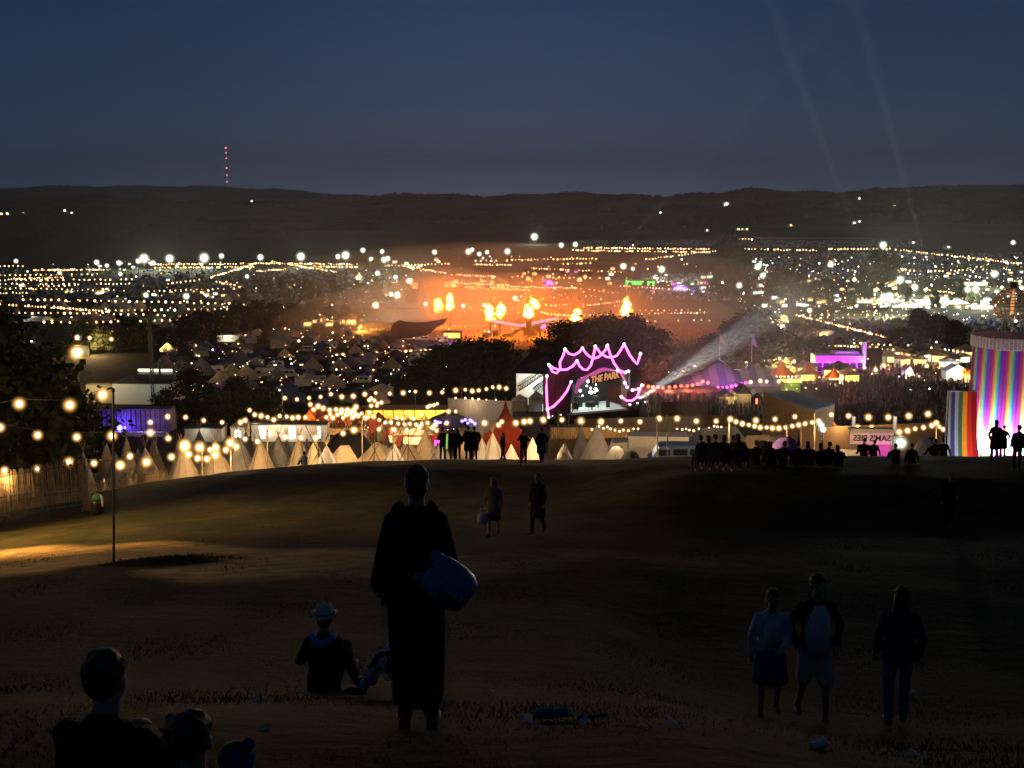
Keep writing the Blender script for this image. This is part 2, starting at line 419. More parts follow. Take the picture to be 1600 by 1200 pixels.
# ------------------------------------------------------------------ people
M['skin'] = mat('skin', (.36, .22, .16), .6, .08, 8)
M['hair_d'] = mat('dark_hair', (.020, .014, .010), .6, .3, 40)
M['hair_b'] = mat('brown_hair', (.07, .035, .018), .6, .3, 40)
M['hair_bl'] = mat('fair_hair', (.30, .20, .10), .6, .3, 40)
M['cl_black'] = mat('black_fabric', (.010, .010, .011), .95, .2, 12, spec=.05, bump=.5)
M['cl_navy'] = mat('navy_fabric', (.015, .020, .055), .9, .2, 12, spec=.05, bump=.5)
M['cl_grey'] = mat('grey_fabric', (.09, .09, .10), .9, .2, 12, spec=.05, bump=.5)
M['cl_white'] = mat('white_fabric', (.62, .62, .64), .9, .1, 12, spec=.05, bump=.5)
M['cl_pale'] = mat('pale_denim', (.46, .50, .58), .9, .15, 12, spec=.05, bump=.5)
M['cl_blue'] = mat('blue_fabric', (.03, .05, .24), .9, .15, 12, spec=.05, bump=.5)
M['cl_red'] = mat('dark_red_fabric', (.06, .010, .008), .9, .2, 12, spec=.05, bump=.5)
M['cl_brown'] = mat('brown_fabric', (.05, .032, .02), .9, .2, 12, spec=.05, bump=.5)
M['cl_stone'] = mat('stone_fabric', (.20, .19, .17), .9, .12, 12, spec=.05, bump=.5)
M['shoe'] = mat('dark_shoe', (.02, .02, .02), .6)
M['shoe_w'] = mat('white_shoe', (.6, .6, .58), .6)

M['cl_short'] = mat('pale_cotton', (.46, .44, .40), .9, .12, 12, spec=.05, bump=.5)
def V(*a): return Vector(a)
def pose_stand(step=0.0, arms='down', lean=0.0, armbend=.05):
    J = dict(pel=V(0, 0, .95), chest=V(0, lean*.5, 1.28), neck=V(0, lean*.8, 1.47), head=V(0, lean+.015, 1.635))
    for s, k in ((-1, 'L'), (1, 'R')):
        st = step*s
        J['hip'+k] = V(.09*s, 0, .92); J['kn'+k] = V(.105*s, .04+st*.5, .50+abs(st)*.02); J['an'+k] = V(.11*s, st-(.06 if st < 0 else 0), .085+(.06 if st < -.05 else 0)); J['to'+k] = J['an'+k]+V(.03*s, .15, -.05)
        J['sh'+k] = V(.172*s, lean*.7, 1.39)
        if arms == 'down': J['el'+k] = V(.245*s, -.03-st*.3+lean*.5, 1.14); J['wr'+k] = V(.25*s, armbend-st*.5+lean*.4, .90)
        elif arms == 'photo': J['el'+k] = V(.27*s, .14, 1.22); J['wr'+k] = V(.10*s, .30, 1.50)
        elif arms == 'front': J['el'+k] = V(.25*s, .02, 1.14); J['wr'+k] = V(.10*s, .24, 1.12)
        elif arms == 'pocket': J['el'+k] = V(.30*s, -.06, 1.15); J['wr'+k] = V(.22*s, .08, .95)
        elif arms == 'hold': 
            if s < 0: J['el'+k] = V(.25*s, -.02, 1.14); J['wr'+k] = V(.12*s, .26, 1.08)
            else: J['el'+k] = V(.25*s, -.02, 1.13); J['wr'+k] = V(.25*s, .06, .89)
    return J
def pose_sit(knee=.42, seat=.11, lean=-.04, arms='knees', foot=.62, tilt=0.0):
    J = dict(pel=V(0, 0, seat), chest=V(0, lean+.02, seat+.34), neck=V(0, lean+.06, seat+.52), head=V(tilt, lean+.10, seat+.68-abs(tilt)*.3))
    for s, k in ((-1, 'L'), (1, 'R')):
        J['hip'+k] = V(.09*s, .04, seat); J['kn'+k] = V(.15*s, foot*.6, max(knee, seat)); J['an'+k] = V(.12*s, foot, .08); J['to'+k] = J['an'+k]+V(.03*s, .15, -.04)
        J['sh'+k] = V(.172*s, lean+.05, seat+.45)
        if arms == 'knees': J['el'+k] = V(.26*s, lean+.20, seat+.26); J['wr'+k] = V(.12*s, lean+.42, seat+.30)
        elif arms == 'back': J['el'+k] = V(.27*s, lean-.03, seat+.22); J['wr'+k] = V(.30*s, lean-.06, .05)
        elif arms == 'side': J['el'+k] = V(.28*s, lean+.04, seat+.22); J['wr'+k] = V(.36*s if s > 0 else .16*s, lean+.10 if s > 0 else lean+.36, .06 if s > 0 else seat+.24)
    return J
def limb(mb, a, b, r0, r1, n=10):
    mb.tube(a, b, r0, r1, n); mb.ell(a, r0, n, 6); mb.ell(b, r1, n, 6)
def ering(c, rx, ry, n=18, rot=0, sq=1.0):
    out = []
    for i in range(n):
        t = 2*math.pi*i/n; cx, sy_ = math.cos(t), math.sin(t)
        if sq != 1.0: cx = math.copysign(abs(cx)**sq, cx); sy_ = math.copysign(abs(sy_)**sq, sy_)
        out.append((c[0]+rx*cx*math.cos(rot)-ry*sy_*math.sin(rot), c[1]+ry*sy_*math.cos(rot)+rx*cx*math.sin(rot), c[2]))
    return out
def torso(mb, J, g=0.0, low=True):
    p, c, n = J['pel'], J['chest'], J['neck']
    up = n-p
    L_ = lambda t: p+up*t
    mb.loft([ering(L_(-.12), .155+g, .105+g), ering(L_(.0), .165+g, .115+g), ering(L_(.28), .140+g, .098+g), ering(c, .178+g, .115+g), ering(L_(.84), .185+g, .105+g), ering(L_(.96), .10+g, .07+g)])
def hand(mb, w, d, s, size=1.0):
    """palm, four unequal bent fingers and a thumb off the side of the palm"""
    d = d.normalized(); side = d.cross(V(0, 0, 1))
    side = side.normalized() if side.length > .2 else V(0, 1, 0)
    nrm_ = side.cross(d).normalized(); k = size
    mb.ell(w+d*.045*k, (.022*k, .040*k, .048*k), 8, 6, rot=Matrix((nrm_, side, d)).transposed())
    for i, (o, ln) in enumerate(((-.028, .058), (-.010, .070), (.010, .066), (.027, .050))):
        a = w+d*.080*k+side*o*k; b = a+(d*.8+nrm_*.35*s)*ln*.5*k; c = b+(d*.35+nrm_*.7*s)*ln*.5*k
        mb.tube(a-d*.02*k, b, .0095*k, .0085*k, 6); mb.tube(b, c, .0085*k, .007*k, 6)
    a = w+d*.03*k-side*.030*k; b = a+(d*.5-side*.8)*.035*k; c = b+(d*.8-side*.1+nrm_*.3*s)*.03*k
    mb.tube(a, b, .012*k, .010*k, 6); mb.tube(b, c, .010*k, .008*k, 6)
def head(mb, J, face=1):
    h = J['head']; n = J['neck']
    mb.tube(n-V(0, 0, .05), h-V(0, 0, .05), .062, .055, 12)
    mb.ell(h+V(0, -.005, .025), (.076, .095, .100), 16, 12)
    mb.ell(h+V(0, .025, -.045), (.058, .068, .068), 14, 9)
    mb.tube(h+V(0, .088, .012), h+V(0, .112, -.022), .009, .016, 8)
    mb.ell(h+V(0, .084, -.062), (.026, .012, .010), 8, 5)
    for s in (-1, 1): mb.ell(h+V(.078*s, -.005, -.005), (.014, .024, .034), 8, 6); mb.ell(h+V(.032*s, .083, .018), (.014, .010, .009), 8, 5)
def person(label, loc, rz=0, s=1.0, J=None, top='cl_black', legs='cl_black', hair='hair_d', hairlen=0, kind='jacket', shoes='shoe', group=None, voxel=.022, tilt=None, bare=False, low=None):
    t = thing('person', label, 'person', loc, rz, group, s)
    b = MB(); torso(b, J); head(b, J)
    for k, sg in (('L', -1), ('R', 1)):
        limb(b, J['sh'+k], J['el'+k], .048, .038); limb(b, J['el'+k], J['wr'+k], .038, .026)
        hand(b, J['wr'+k], J['wr'+k]-J['el'+k], sg)
        limb(b, J['hip'+k], J['kn'+k], .082, .052); limb(b, J['kn'+k], J['an'+k], .054, .036)
        b.ell((J['an'+k]+J['to'+k])/2-V(0, 0, .012), (.038, .09, .032), 8, 6)
    remesh(b.build('body', M['skin'], t), voxel*.65, 3)
    # jacket
    c = MB(); torso(c, J, .022)
    for k in 'LR':
        limb(c, J['sh'+k], J['el'+k], .060, .054); d = (J['wr'+k]-J['el'+k]); limb(c, J['el'+k], J['el'+k]+d*.93, .054, .042)
    p = J['pel']
    if kind == 'coat':
        for (z, a, bb) in ((0, 0, 0),): pass
        c.loft([ering(p+V(0, 0, .1), .19, .14), ering(p+V(0, 0, -.15), .22, .17), ering(p+V(0, 0, -.45), .235, .18)])
    elif kind == 'jacket': c.loft([ering(p+V(0, -.01, .12), .18, .135), ering(p+V(0, -.01, -.10), .195, .145)])
    c.ell(J['neck']+V(0, -.02, .0), (.085, .075, .045), 12, 6)
    remesh(c.build({'coat': 'coat', 'jacket': 'jacket', 'shirt': 'shirt'}[kind], M[top], t), voxel, 3)
    q = MB()
    if legs:
        if low == 'skirt':
            q.loft([ering(p+V(0, 0, .10), .165, .12), ering(p+V(0, 0, -.10), .20, .16), ering(p+V(0, .01, -.42), .235, .19)])
            q.build('skirt', M[legs], t, True)
        else:
            for k in 'LR':
                kk = J['kn'+k]; an = J['an'+k]
                limb(q, J['hip'+k], kk, .098, .070)
                if low == 'shorts': limb(q, J['hip'+k]+V(0, 0, -.02), J['hip'+k].lerp(kk, .9), .105, .100)
                else: limb(q, kk, kk.lerp(an, .92), .070, .056)
            q.loft([ering(p+V(0, 0, .08), .168, .125), ering(p+V(0, 0, -.10), .175, .13)])
            remesh(q.build('shorts' if low == 'shorts' else 'trousers', M[legs], t), voxel, 3)
    for k in 'LR':
        f = MB(); a = J['an'+k]; to = J['to'+k]; mid = (a+to)/2
        f.ell(mid-V(0, 0, .018), (.046, .125, .040), 10, 6, rot=Euler((0, 0, -.15 if k == 'R' else .15)).to_matrix()); f.ell(a-V(0, 0, .02), (.045, .055, .055), 10, 6)
        f.build('shoe', M[shoes], t, True)
    h = J['head']; hb = MB()
    hb.ell(h+V(0, -.020, .045), (.086, .098, .090), 16, 10)
    if hairlen == 0: hb.ell(h+V(0, -.045, .01), (.080, .066, .075), 14, 8)
    elif hairlen == 1: hb.ell(h+V(0, -.055, -.05), (.088, .058, .13), 14, 10)
    else: hb.loft([ering(h+V(0, -.03, .05), .088, .085), ering(h+V(0, -.05, -.05), .102, .070), ering(h+V(0, -.065, -.18), .12, .060), ering(h+V(0, -.08, -.30), .085, .035)])
    if voxel < .02:
        for i in range(60):
            a = random.uniform(0, 6.28); f_ = random.uniform(.1, 1.45); hb.ell(h+V(.085*math.sin(f_)*math.cos(a), -.02+.097*math.sin(f_)*math.sin(a), .045+.088*math.cos(f_)), random.uniform(.012, .021), 6, 5)
    remesh(hb.build('hair', M[hair], t), .016 if voxel > .02 else .011, 2)
    return t

# --- the tall figure in the middle of the picture, seen from behind, in a long black changing robe
def robed_man():
    base = at(654, 7.45)
    t = thing('person', 'tall person in a long black hooded robe seen from behind, blue bag at the hip', 'person', base, R(2), None, 1.07)
    J = pose_stand(0, 'pocket'); J['head'] = V(.01, .03, 1.60); J['neck'] = V(0, .01, 1.44)
    for k, sg in (('L', -1), ('R', 1)): J['sh'+k] = V(.145*sg, -.01, 1.36); J['el'+k] = V(.212*sg, -.01, 1.13); J['wr'+k] = V(-.225, .03, .93) if sg < 0 else V(.205, .07, .93)
    b = MB(); torso(b, J); head(b, J)
    for k, sg in (('L', -1), ('R', 1)):
        limb(b, J['sh'+k], J['el'+k], .05, .04); limb(b, J['el'+k], J['wr'+k], .04, .028); hand(b, J['wr'+k], J['wr'+k]-J['el'+k], sg)
        limb(b, J['hip'+k], J['kn'+k], .085, .055); limb(b, J['kn'+k], J['an'+k], .057, .038)
        b.ell((J['an'+k]+J['to'+k])/2-V(0, 0, .012), (.038, .10, .032), 8, 6)
    remesh(b.build('body', M['skin'], t), .012, 3)
    r = MB()
    r.loft([ering((0, .0, 1.47), .075, .07), ering((0, -.005, 1.43), .135, .10), ering((0, -.01, 1.37), .185, .120), ering((0, -.01, 1.24), .202, .140), ering((0, -.01, 1.05), .200, .150),
            ering((-.005, -.01, .85), .205, .160), ering((0, -.01, .6), .200, .160), ering((.004, -.01, .38), .190, .155), ering((.0, -.01, .22), .182, .150), ering((0, -.01, .19), .17, .14)])
    for k in 'LR':
        e_ = J['el'+k]; sh = J['sh'+k]; wr = V(.225 if k == 'R' else -.255, .07 if k == 'R' else .03, .93)
        limb(r, sh, e_, .085, .078, 14); limb(r, e_, wr+V(0, .0, .03), .078, .070, 14)
    # creases and folds down the back
    for (x, z0, z1, rr) in ((-.10, .95, .2, .02), (.03, .8, .18, .022), (.13, .7, .2, .018), (-.17, .75, .25, .02), (.08, 1.2, 1.0, .016)):
        r.path([(x, -.140, z0), (x+.02, -.160, (z0+z1)/2), (x+.01, -.145, z1)], [.005, rr, .012], 8)
    remesh(r.build('robe', M['cl_black'], t), .014, 4)
    h = MB()  # hood lying in a roll on the shoulders
    h.path([(-.10, .06, 1.47), (-.135, -.02, 1.455), (-.115, -.10, 1.43), (-.05, -.15, 1.40), (.02, -.155, 1.395), (.09, -.125, 1.415), (.13, -.04, 1.45), (.10, .05, 1.475)],
           [.03, .038, .045, .05, .05, .045, .038, .03], 12)
    h.ell((0, -.13, 1.36), (.11, .045, .075), 12, 8)
    remesh(h.build('hood', M['cl_black'], t), .014, 4)
    hh = J['head']; hb = MB(); hb.ell(hh+V(0, -.018, .040), (.083, .101, .086), 18, 12); hb.ell(hh+V(0, -.045, -.005), (.077, .068, .078), 16, 9)
    for i in range(70):
        a = random.uniform(0, 6.28); f_ = random.uniform(.1, 1.3); p = hh+V(.08*math.sin(f_)*math.cos(a), -.018+.098*math.sin(f_)*math.sin(a), .04+.083*math.cos(f_))
        hb.ell(p, random.uniform(.010, .017), 6, 5)
    remesh(hb.build('hair', M['hair_b'], t), .009, 2)
    for k, x in (('L', -.085), ('R', .088)):
        q = MB(); limb(q, V(x, 0, .40), V(x*1.08, -.01, .10), .066, .054, 12); remesh(q.build('trouser_leg', M['cl_black'], t), .014, 2)
        f = MB(); f.ell((x*1.1, .05, .045), (.048, .14, .045), 12, 7); f.ell((x*1.1, -.04, .055), (.045, .055, .06), 12, 7); f.build('shoe', M['shoe'], t, True)
    return t
man = robed_man(); man.scale = (.97, 1.07, 1.07)
def dry_bag():
    base = pt(697, 906, 7.13)
    t = thing('dry_bag', 'blue waterproof bag with upside down lettering slung behind the hip of the tall robed figure', 'bag', base, 0)
    blue = mat('blue_vinyl', (.055, .17, .36), .45, .12, 5, spec=.4, bump=.1); shade_blue = mat('shaded_vinyl', (.012, .016, .05), .5, .12, 5)
    # axis runs from the rolled top (upper left) to the base (lower right)
    ang = R(-38); ax = V(math.cos(ang), 0, math.sin(ang)); ac = V(-ax.z, 0, ax.x); dp = V(0, 1, 0)
    def ring(u, hw, dd, n=26, off=0):
        out = []
        for i in range(n):
            q = 2*math.pi*i/n; cx, sx_ = math.cos(q), math.sin(q)
            cx = math.copysign(abs(cx)**.75, cx); sx_ = math.copysign(abs(sx_)**.75, sx_)
            out.append(ax*u + ac*(hw*cx+off) + dp*(dd*sx_))
        return out
    b = MB(); b.loft([ring(-.135, .118, .030), ring(-.10, .130, .060), ring(-.03, .138, .090), ring(.06, .140, .100), ring(.13, .130, .098), ring(.175, .105, .085), ring(.192, .07, .05)])
    b.build('bag_body', blue, t, True)
    # rolled closure: two ends folded up to either side of the buckle
    for s, nm in ((1, 1), (-1, 1)):
        e_ = MB(); e_.loft([ring(-.10, .044, .034, 14, .080*s), ring(-.145, .038, .026, 14, .086*s), ring(-.172, .026, .016, 14, .092*s), ring(-.18, .012, .01, 14, .094*s)])
        e_.build('rolled_end', blue, t, True)
    p = MB(); p.loft([ring(.00, .0725, .092, 26, -.073), ring(.06, .073, .1045, 26, -.075), ring(.13, .069, .1025, 26, -.070), ring(.178, .058, .090, 26, -.055)], True); p.build('shaded_half', shade_blue, t, True)  # shade on the lower half, put in as a darker shell
    st = MB(); st.path([ax*-.13+dp*.0, V(-.15, .03, .14), V(-.20, .13, .22)], .016, 6); st.build('shoulder_strap', M['cl_black'], t, True)
    ink = mat('printed_lettering', (.42, .45, .50), .6, .05)
    rot = Matrix((-ax, -ac*1.0, V(0, -1, 0))).transposed()
    def lay(body, size, u, v, nm):
        o = text(nm, body, size, ink, t, .002, bold=.0)
        me = o.data
        for vv in me.vertices:
            x, y, z = vv.co
            pos = ax*(u-x) + ac*(v-y)            # reads from lower right to upper left, upside down
            q = abs((v-y)/.14); 
            depth = -.1005*(max(0, 1-q**2.7))**(1/2.7) - .006 - z
            vv.co = pos + dp*depth
        return o
    lay('ICEMULE', .058, .045, -.012, 'lettering'); lay('COOLERS', .030, .005, .040, 'small_lettering')
    return t
dry_bag()

# --- people on the near slope
def P_(label, px, Y, **k):
    rz = k.pop('rz', 0)
    return person(label, at(px, Y), R(rz), **k)
# seated with the pale hat
t = P_('person in a white trilby hat and black waistcoat sitting on the grass with back turned', 507, 11.9, rz=-8, s=.98, J=pose_sit(.40, .11, -.02, 'side', .60), top='cl_black', legs='cl_black', hair='hair_b', voxel=.016)
hj = pose_sit(.40, .11, -.02, 'side', .60)['head']
hm = MB(); c_ = hj+V(0, 0, .075)
hm.loft([ering(c_+V(0, 0, -.012), .150, .165), ering(c_+V(0, 0, .0), .148, .163), ering(c_+V(0, 0, .006), .102, .115), ering(c_+V(0, 0, .06), .096, .108), ering(c_+V(0, 0, .105), .085, .098), ering(c_+V(0, .02, .120), .060, .065), ering(c_+V(0, .03, .108), .02, .03)])
for i, v in enumerate(hm.v):
    x, y, z = v
    if z < c_.z+.003: hm.v[i] = (x, y, z+.030*(abs(x)/.15)**2.2)
    if z > c_.z+.09: hm.v[i] = (x, y, z-.028*math.exp(-(x/.03)**2))
hat = hm.build('hat', mat('cream_straw', (.66, .62, .55), .8, .1, 30), t, True)
bd = MB(); bd.path([c_+V(.1045*math.cos(a/20*6.2832), .1175*math.sin(a/20*6.2832), .018) for a in range(21)], .010, 5); bd.build('hat_band', M['cl_grey'], hat)
cf = MB(); nj = pose_sit(.40, .11, -.02, 'side', .60)['neck']
cf.path([nj+V(-.12, .07, .01), nj+V(-.135, -.02, .0), nj+V(-.07, -.10, -.045), nj+V(.02, -.12, -.05), nj+V(.10, -.06, -.015), nj+V(.12, .05, .01)], [.022, .034, .044, .040, .03, .02], 10)
cf.build('collar', mat('bright_blue_collar', (.10, .22, .62), .9, .2), t, True)

# cow print trousers, half hidden behind the robe
cow = bpy.data.materials.new('cow_print'); cow.use_nodes = True
n = cow.node_tree.nodes; l = cow.node_tree.links; tcx = n.new('ShaderNodeTexCoord'); nzx = n.new('ShaderNodeTexNoise'); nzx.inputs['Scale'].default_value = 9; nzx.inputs['Detail'].default_value = .6
l.new(tcx.outputs['Object'], nzx.inputs[0]); rx_ = n.new('ShaderNodeValToRGB'); l.new(nzx.outputs[0], rx_.inputs[0]); rx_.color_ramp.interpolation = 'CONSTANT'
rx_.color_ramp.elements[0].color = (.012, .012, .016, 1); rx_.color_ramp.elements[1].position = .44; rx_.color_ramp.elements[1].color = (.52, .55, .66, 1)
l.new(rx_.outputs[0], n['Principled BSDF'].inputs[0]); n['Principled BSDF'].inputs['Roughness'].default_value = .9
M['cow'] = cow
P_('person in white and black cow print trousers sitting half hidden behind the robed figure', 655, 10.6, rz=72, s=.95, J=pose_sit(.46, .11, -.05, 'back', .58), top='cl_navy', legs='cow', hair='hair_d', voxel=.018)

# three walkers at lower right
t = P_('person in a pale blue denim jacket and blue skirt beside the one in shorts', 1200, 13.3, rz=172, s=.94, J=pose_stand(.10, 'hold'), top='cl_pale', legs='cl_blue', hair='hair_b', hairlen=1, low='skirt', voxel=.018)
sc_ = MB(); J_ = pose_stand(.10, 'hold'); sc_.loft([ering(J_['chest']+V(0, .085, -.24), .10, .07), ering(J_['chest']+V(0, .10, 0), .105, .065), ering(J_['chest']+V(0, .07, .13), .07, .06)]); sc_.build('white_top', M['cl_white'], t, True)
t = P_('person in an open dark jacket, white top and pale shorts walking up the slope', 1268, 13.3, rz=184, s=1.07, J=pose_stand(-.13, 'pocket'), top='cl_black', legs='cl_short', hair='hair_d', low='shorts', voxel=.018)
sc_ = MB(); J_ = pose_stand(-.13, 'pocket'); sc_.loft([ering(J_['pel']+V(0, .062, -.08), .150, .118), ering(J_['chest']+V(0, .062, -.12), .145, .115), ering(J_['chest']+V(0, .058, .05), .135, .105), ering(J_['chest']+V(0, .055, .15), .085, .07)]); sc_.build('white_top', M['cl_white'], t, True)
P_('person with long dark hair and dark blue clothes walking away down the slope', 1398, 12.9, rz=-6, s=.98, J=pose_stand(.09, 'down'), top='cl_navy', legs='cl_blue', hair='hair_d', hairlen=2, voxel=.018)

# near left corner: a seated adult and a child, heads and shoulders only
P_('dark haired person in black sitting largest and nearest at the lower left corner', 163, 4.5, rz=-12, s=1.0, J=pose_sit(.40, .12, .0, 'knees', .6), top='cl_black', legs='cl_black', hair='hair_b', voxel=.014)
P_('child with short brown hair sitting next to the adult at the lower left corner', 300, 4.0, rz=-5, s=.86, J=pose_sit(.40, .06, .0, 'knees', .6), top='cl_navy', legs='cl_navy', hair='hair_b', voxel=.014)
t = P_('person in a dark blue bobble hat sitting lowest at the bottom edge', 376, 4.05, rz=8, s=.74, J=pose_sit(.36, .03, .0, 'knees', .6), top='cl_navy', legs='cl_navy', hair='hair_d', voxel=.014)
hj = pose_sit(.36, .03, .0, 'knees', .6)['head']; hb_ = MB(); hb_.ell(hj+V(0, -.01, .045), (.096, .112, .10), 16, 10); hb_.ell(hj+V(.06, 0, .12), .035, 10, 7); hb_.build('hat', M['cl_blue'], t, True)

# walkers on the middle of the slope
t = P_('person in a pale shawl and dark red skirt carrying a pale bag upslope', 771, 32.5, rz=165, s=1.0, J=pose_stand(.12, 'down'), top='cl_stone', legs='cl_red', hair='hair_bl', hairlen=2, low='skirt', kind='coat')
bg_ = at(754, 32.3); q = thing('carrier_bag', 'pale bag carried by the walker in the dark red skirt', 'bag', bg_+V(0, 0, .42))
k_ = MB(); k_.loft([ering((0, 0, 0), .10, .06, 12), ering((0, 0, .03), .16, .09, 12), ering((0, 0, .22), .15, .08, 12), ering((0, 0, .30), .08, .04, 12)]); k_.build('bag_body', M['cl_white'], q, True)
k_ = MB(); k_.path([(-.07, 0, .29), (-.05, 0, .40), (.05, 0, .40), (.07, 0, .29)], .012, 6); k_.build('handle', M['cl_white'], q, True)
P_('person in a dark red poncho walking below the two standing on the brow', 840, 33, rz=150, s=1.06, J=pose_stand(.14, 'down'), top='cl_red', legs='cl_black', hair='hair_d', kind='coat')
P_('person in black walking alone up the dark slope at the right', 1481, 34.5, rz=178, s=1.0, J=pose_stand(.12, 'hold'), top='cl_black', legs='cl_black', hair='hair_d')

# on the brow
P_('thin person standing on the brow at the left end of the standing group', 692, 61, s=1.0, J=pose_stand(.02, 'front'), top='cl_black', legs='cl_black')
P_('left one of a close couple standing on the brow', 707, 61, rz=-8, s=.98, J=pose_stand(.0, 'pocket'), top='cl_black', legs='cl_black')
P_('right one of a close couple standing on the brow, head leaning in', 715.5, 61.3, rz=12, s=.96, J=pose_stand(.0, 'down'), top='cl_brown', legs='cl_black', hairlen=1)
P_('person in a long dark coat on the brow, standing left of the wide shouldered one', 732, 60.5, rz=-6, s=1.05, J=pose_stand(.0, 'pocket'), top='cl_black', legs='cl_black', kind='coat')
P_('wide shouldered person in a dark coat on the brow beside the red tent', 741, 61, rz=8, s=1.04, J=pose_stand(.0, 'pocket'), top='cl_brown', legs='cl_black', kind='coat')
P_('short person walking on the brow in front of the red tent', 786, 61, rz=60, s=.86, J=pose_stand(.16, 'front'), top='cl_red', legs='cl_black')
P_('person on the brow raising both hands to take a photo', 818, 56, s=1.0, J=pose_stand(.0, 'photo'), top='cl_black', legs='cl_brown')
P_('stout person in a black coat on the brow next to the one taking a photo', 846, 57, rz=20, s=1.06, J=pose_stand(.14, 'pocket'), top='cl_black', legs='cl_black', kind='coat')
J0 = pose_sit(.48, .45, .0, 'knees', .50)
for i, (px, Y, s_, lab) in enumerate(((1097, 44.5, 1.02, 'leftmost of the six people on camp chairs'), (1108, 45, .98, 'second from the left of the six people on camp chairs'), (1118, 44, 1.06, 'tallest of the six people on camp chairs'),
                                (1129, 45, 1.0, 'fourth from the left of the six people on camp chairs'), (1143, 44.5, 1.02, 'fifth from the left of the six people on camp chairs'), (1156, 44, 1.08, 'rightmost of the six people on camp chairs'))):
    P_(lab+' at the brow', px, Y, rz=random.uniform(-25, 25), s=s_*1.08, J=pose_sit(.48, .45, random.uniform(-.08, .08), random.choice(['knees', 'side', 'back']), .50, random.uniform(-.06, .06)), top=random.choice(['cl_black', 'cl_navy', 'cl_brown']), legs='cl_black', hairlen=random.choice([0, 0, 1]), group='people on camp chairs at the brow')
    ch = thing('camp_chair', 'dark camp chair under the '+lab.replace('from the left of the six people on camp chairs', 'of the six seated people from the left'), 'chair', at(px, Y), random.uniform(-.3, .3), 'camp chairs at the brow', 1.08)
    a_ = MB(); a_.box((0, .12, .36), (.52, .48, .03)); a_.build('seat', M['cl_navy'], ch)
    a_ = MB(); a_.box((0, -.16, .62), (.52, .03, .48), rx=.15); a_.build('backrest', M['cl_navy'], ch)
    for sx_ in (-1, 1):
        for sy_ in (-1, 1): a_ = MB(); a_.tube((.25*sx_, .12+.24*sy_, .36), (.28*sx_, .12-.2*sy_, .0), .012, n=6); a_.build('leg', M['dark'], ch)
sit_l = [(1180, 46.5, 'leftmost sitter of the row on the brow'), (1205, 46, 'second sitter of the row on the brow'), (1222, 46.5, 'third sitter of the row on the brow'), (1247, 46, 'sitter in front of the violet dome tent'),
         (1263, 46.3, 'sitter right of the violet dome tent'), (1283, 46, 'left one of two sitters close together on the brow'), (1294, 46.6, 'right one of two sitters close together on the brow'), (1310, 45.5, 'rightmost sitter of the row on the brow, broad shouldered'),
         (1350, 56, 'left one of the two small sitters below the pie banner'), (1365, 56, 'right one of the two small sitters below the pie banner'), (1460, 55, 'sitter beside the blue and white tent'), (1474, 55.5, 'sitter beside the rainbow cloth')]
for i, (px, Y, lab) in enumerate(sit_l):
    P_('person in dark clothes, '+lab, px, Y, rz=random.uniform(-20, 20), s=random.uniform(1.0, 1.2) if Y < 50 else random.uniform(.92, 1.05), J=pose_sit(random.uniform(.36, .50), .12, random.uniform(-.12, .06), random.choice(['knees', 'back', 'knees', 'side']), random.uniform(.5, .7), random.uniform(-.07, .07)), top=random.choice(['cl_black', 'cl_black', 'cl_navy']), legs='cl_black', hairlen=random.choice([0, 0, 0, 1]), group='people sitting on the brow')
P_('person in a long hooded coat standing in front of the ribbon tower', 1553, 48, s=1.02, J=pose_stand(.0, 'pocket'), top='cl_black', legs='cl_black', kind='coat', hairlen=1)
P_('short person standing between the two in front of the ribbon tower', 1566, 50, s=.84, J=pose_stand(.0, 'pocket'), top='cl_black', legs='cl_black', kind='coat')
P_('broad person in black standing at the right edge in front of the ribbon tower', 1588, 44, rz=-5, s=1.04, J=pose_stand(.02, 'down'), top='cl_black', legs='cl_black')
P_('person crouching low on the brow in front of the bright floodlight', 1400, 47, rz=10, s=.9, J=pose_sit(.42, .12, .02, 'knees', .6), top='cl_black', legs='cl_black')
P_('person crouching low on the brow between the floodlight and the blue and white tent', 1424, 47, rz=-10, s=.9, J=pose_sit(.42, .12, .02, 'back', .6), top='cl_black', legs='cl_black')
P_('person in a pale jacket sitting at the edge of the tipi field', 477, 64, rz=40, s=.9, J=pose_sit(.42, .12, .02, 'knees', .6), top='cl_pale', legs='cl_navy')
# ------------------------------------------------------------------ near left: reed fence, wires, post, bin bag
def reed_fence(label, px0, px1, Y0, Y1, hgt, name='reed_fence', n=None):
    a = at(px0, Y0); b = at(px1, Y1); Ln = (b-a).length; n = n or int(Ln/.045)
    t = thing(name, label, 'fence', a)
    mb = MB(); rnd = random.Random(3)
    for i in range(n):
        u = (i+rnd.uniform(-.3, .3))/n; x = a.x+(b.x-a.x)*u; y = a.y+(b.y-a.y)*u; z = G(x, y); h = hgt*rnd.uniform(.93, 1.04); jx = rnd.uniform(-.03, .03)
        p = V(x, y+rnd.uniform(-.015, .015), z-.1)-a
        mb.tube(p, p+V(jx, 0, h+.1), .022, .018, 5, False)
    mb.build('reed_screen', mat('split_reed', (.42, .29, .14), .85, .45, 3), t)
    return t, a, b
t, a, b = reed_fence('tall split reed fence glowing warm at the left edge', -70, 135, 53, 52, 1.95)
for u in (.15, .45, .75, 1.0):
    q = a.lerp(b, u); q.z = G(q.x, q.y); m_ = MB(); m_.tube(q-a+V(0, .06, -.1), q-a+V(0, .06, 2.0), .05, n=8); m_.build('post', M['pole'], t)
for h_ in (.5, 1.75):
    m_ = MB(); m_.path([V(a.x+(b.x-a.x)*u/12, a.y+(b.y-a.y)*u/12-.05, G(a.x+(b.x-a.x)*u/12, a.y+(b.y-a.y)*u/12)+h_)-a for u in range(13)], .012, 5); m_.build('wire', M['dark'], t)
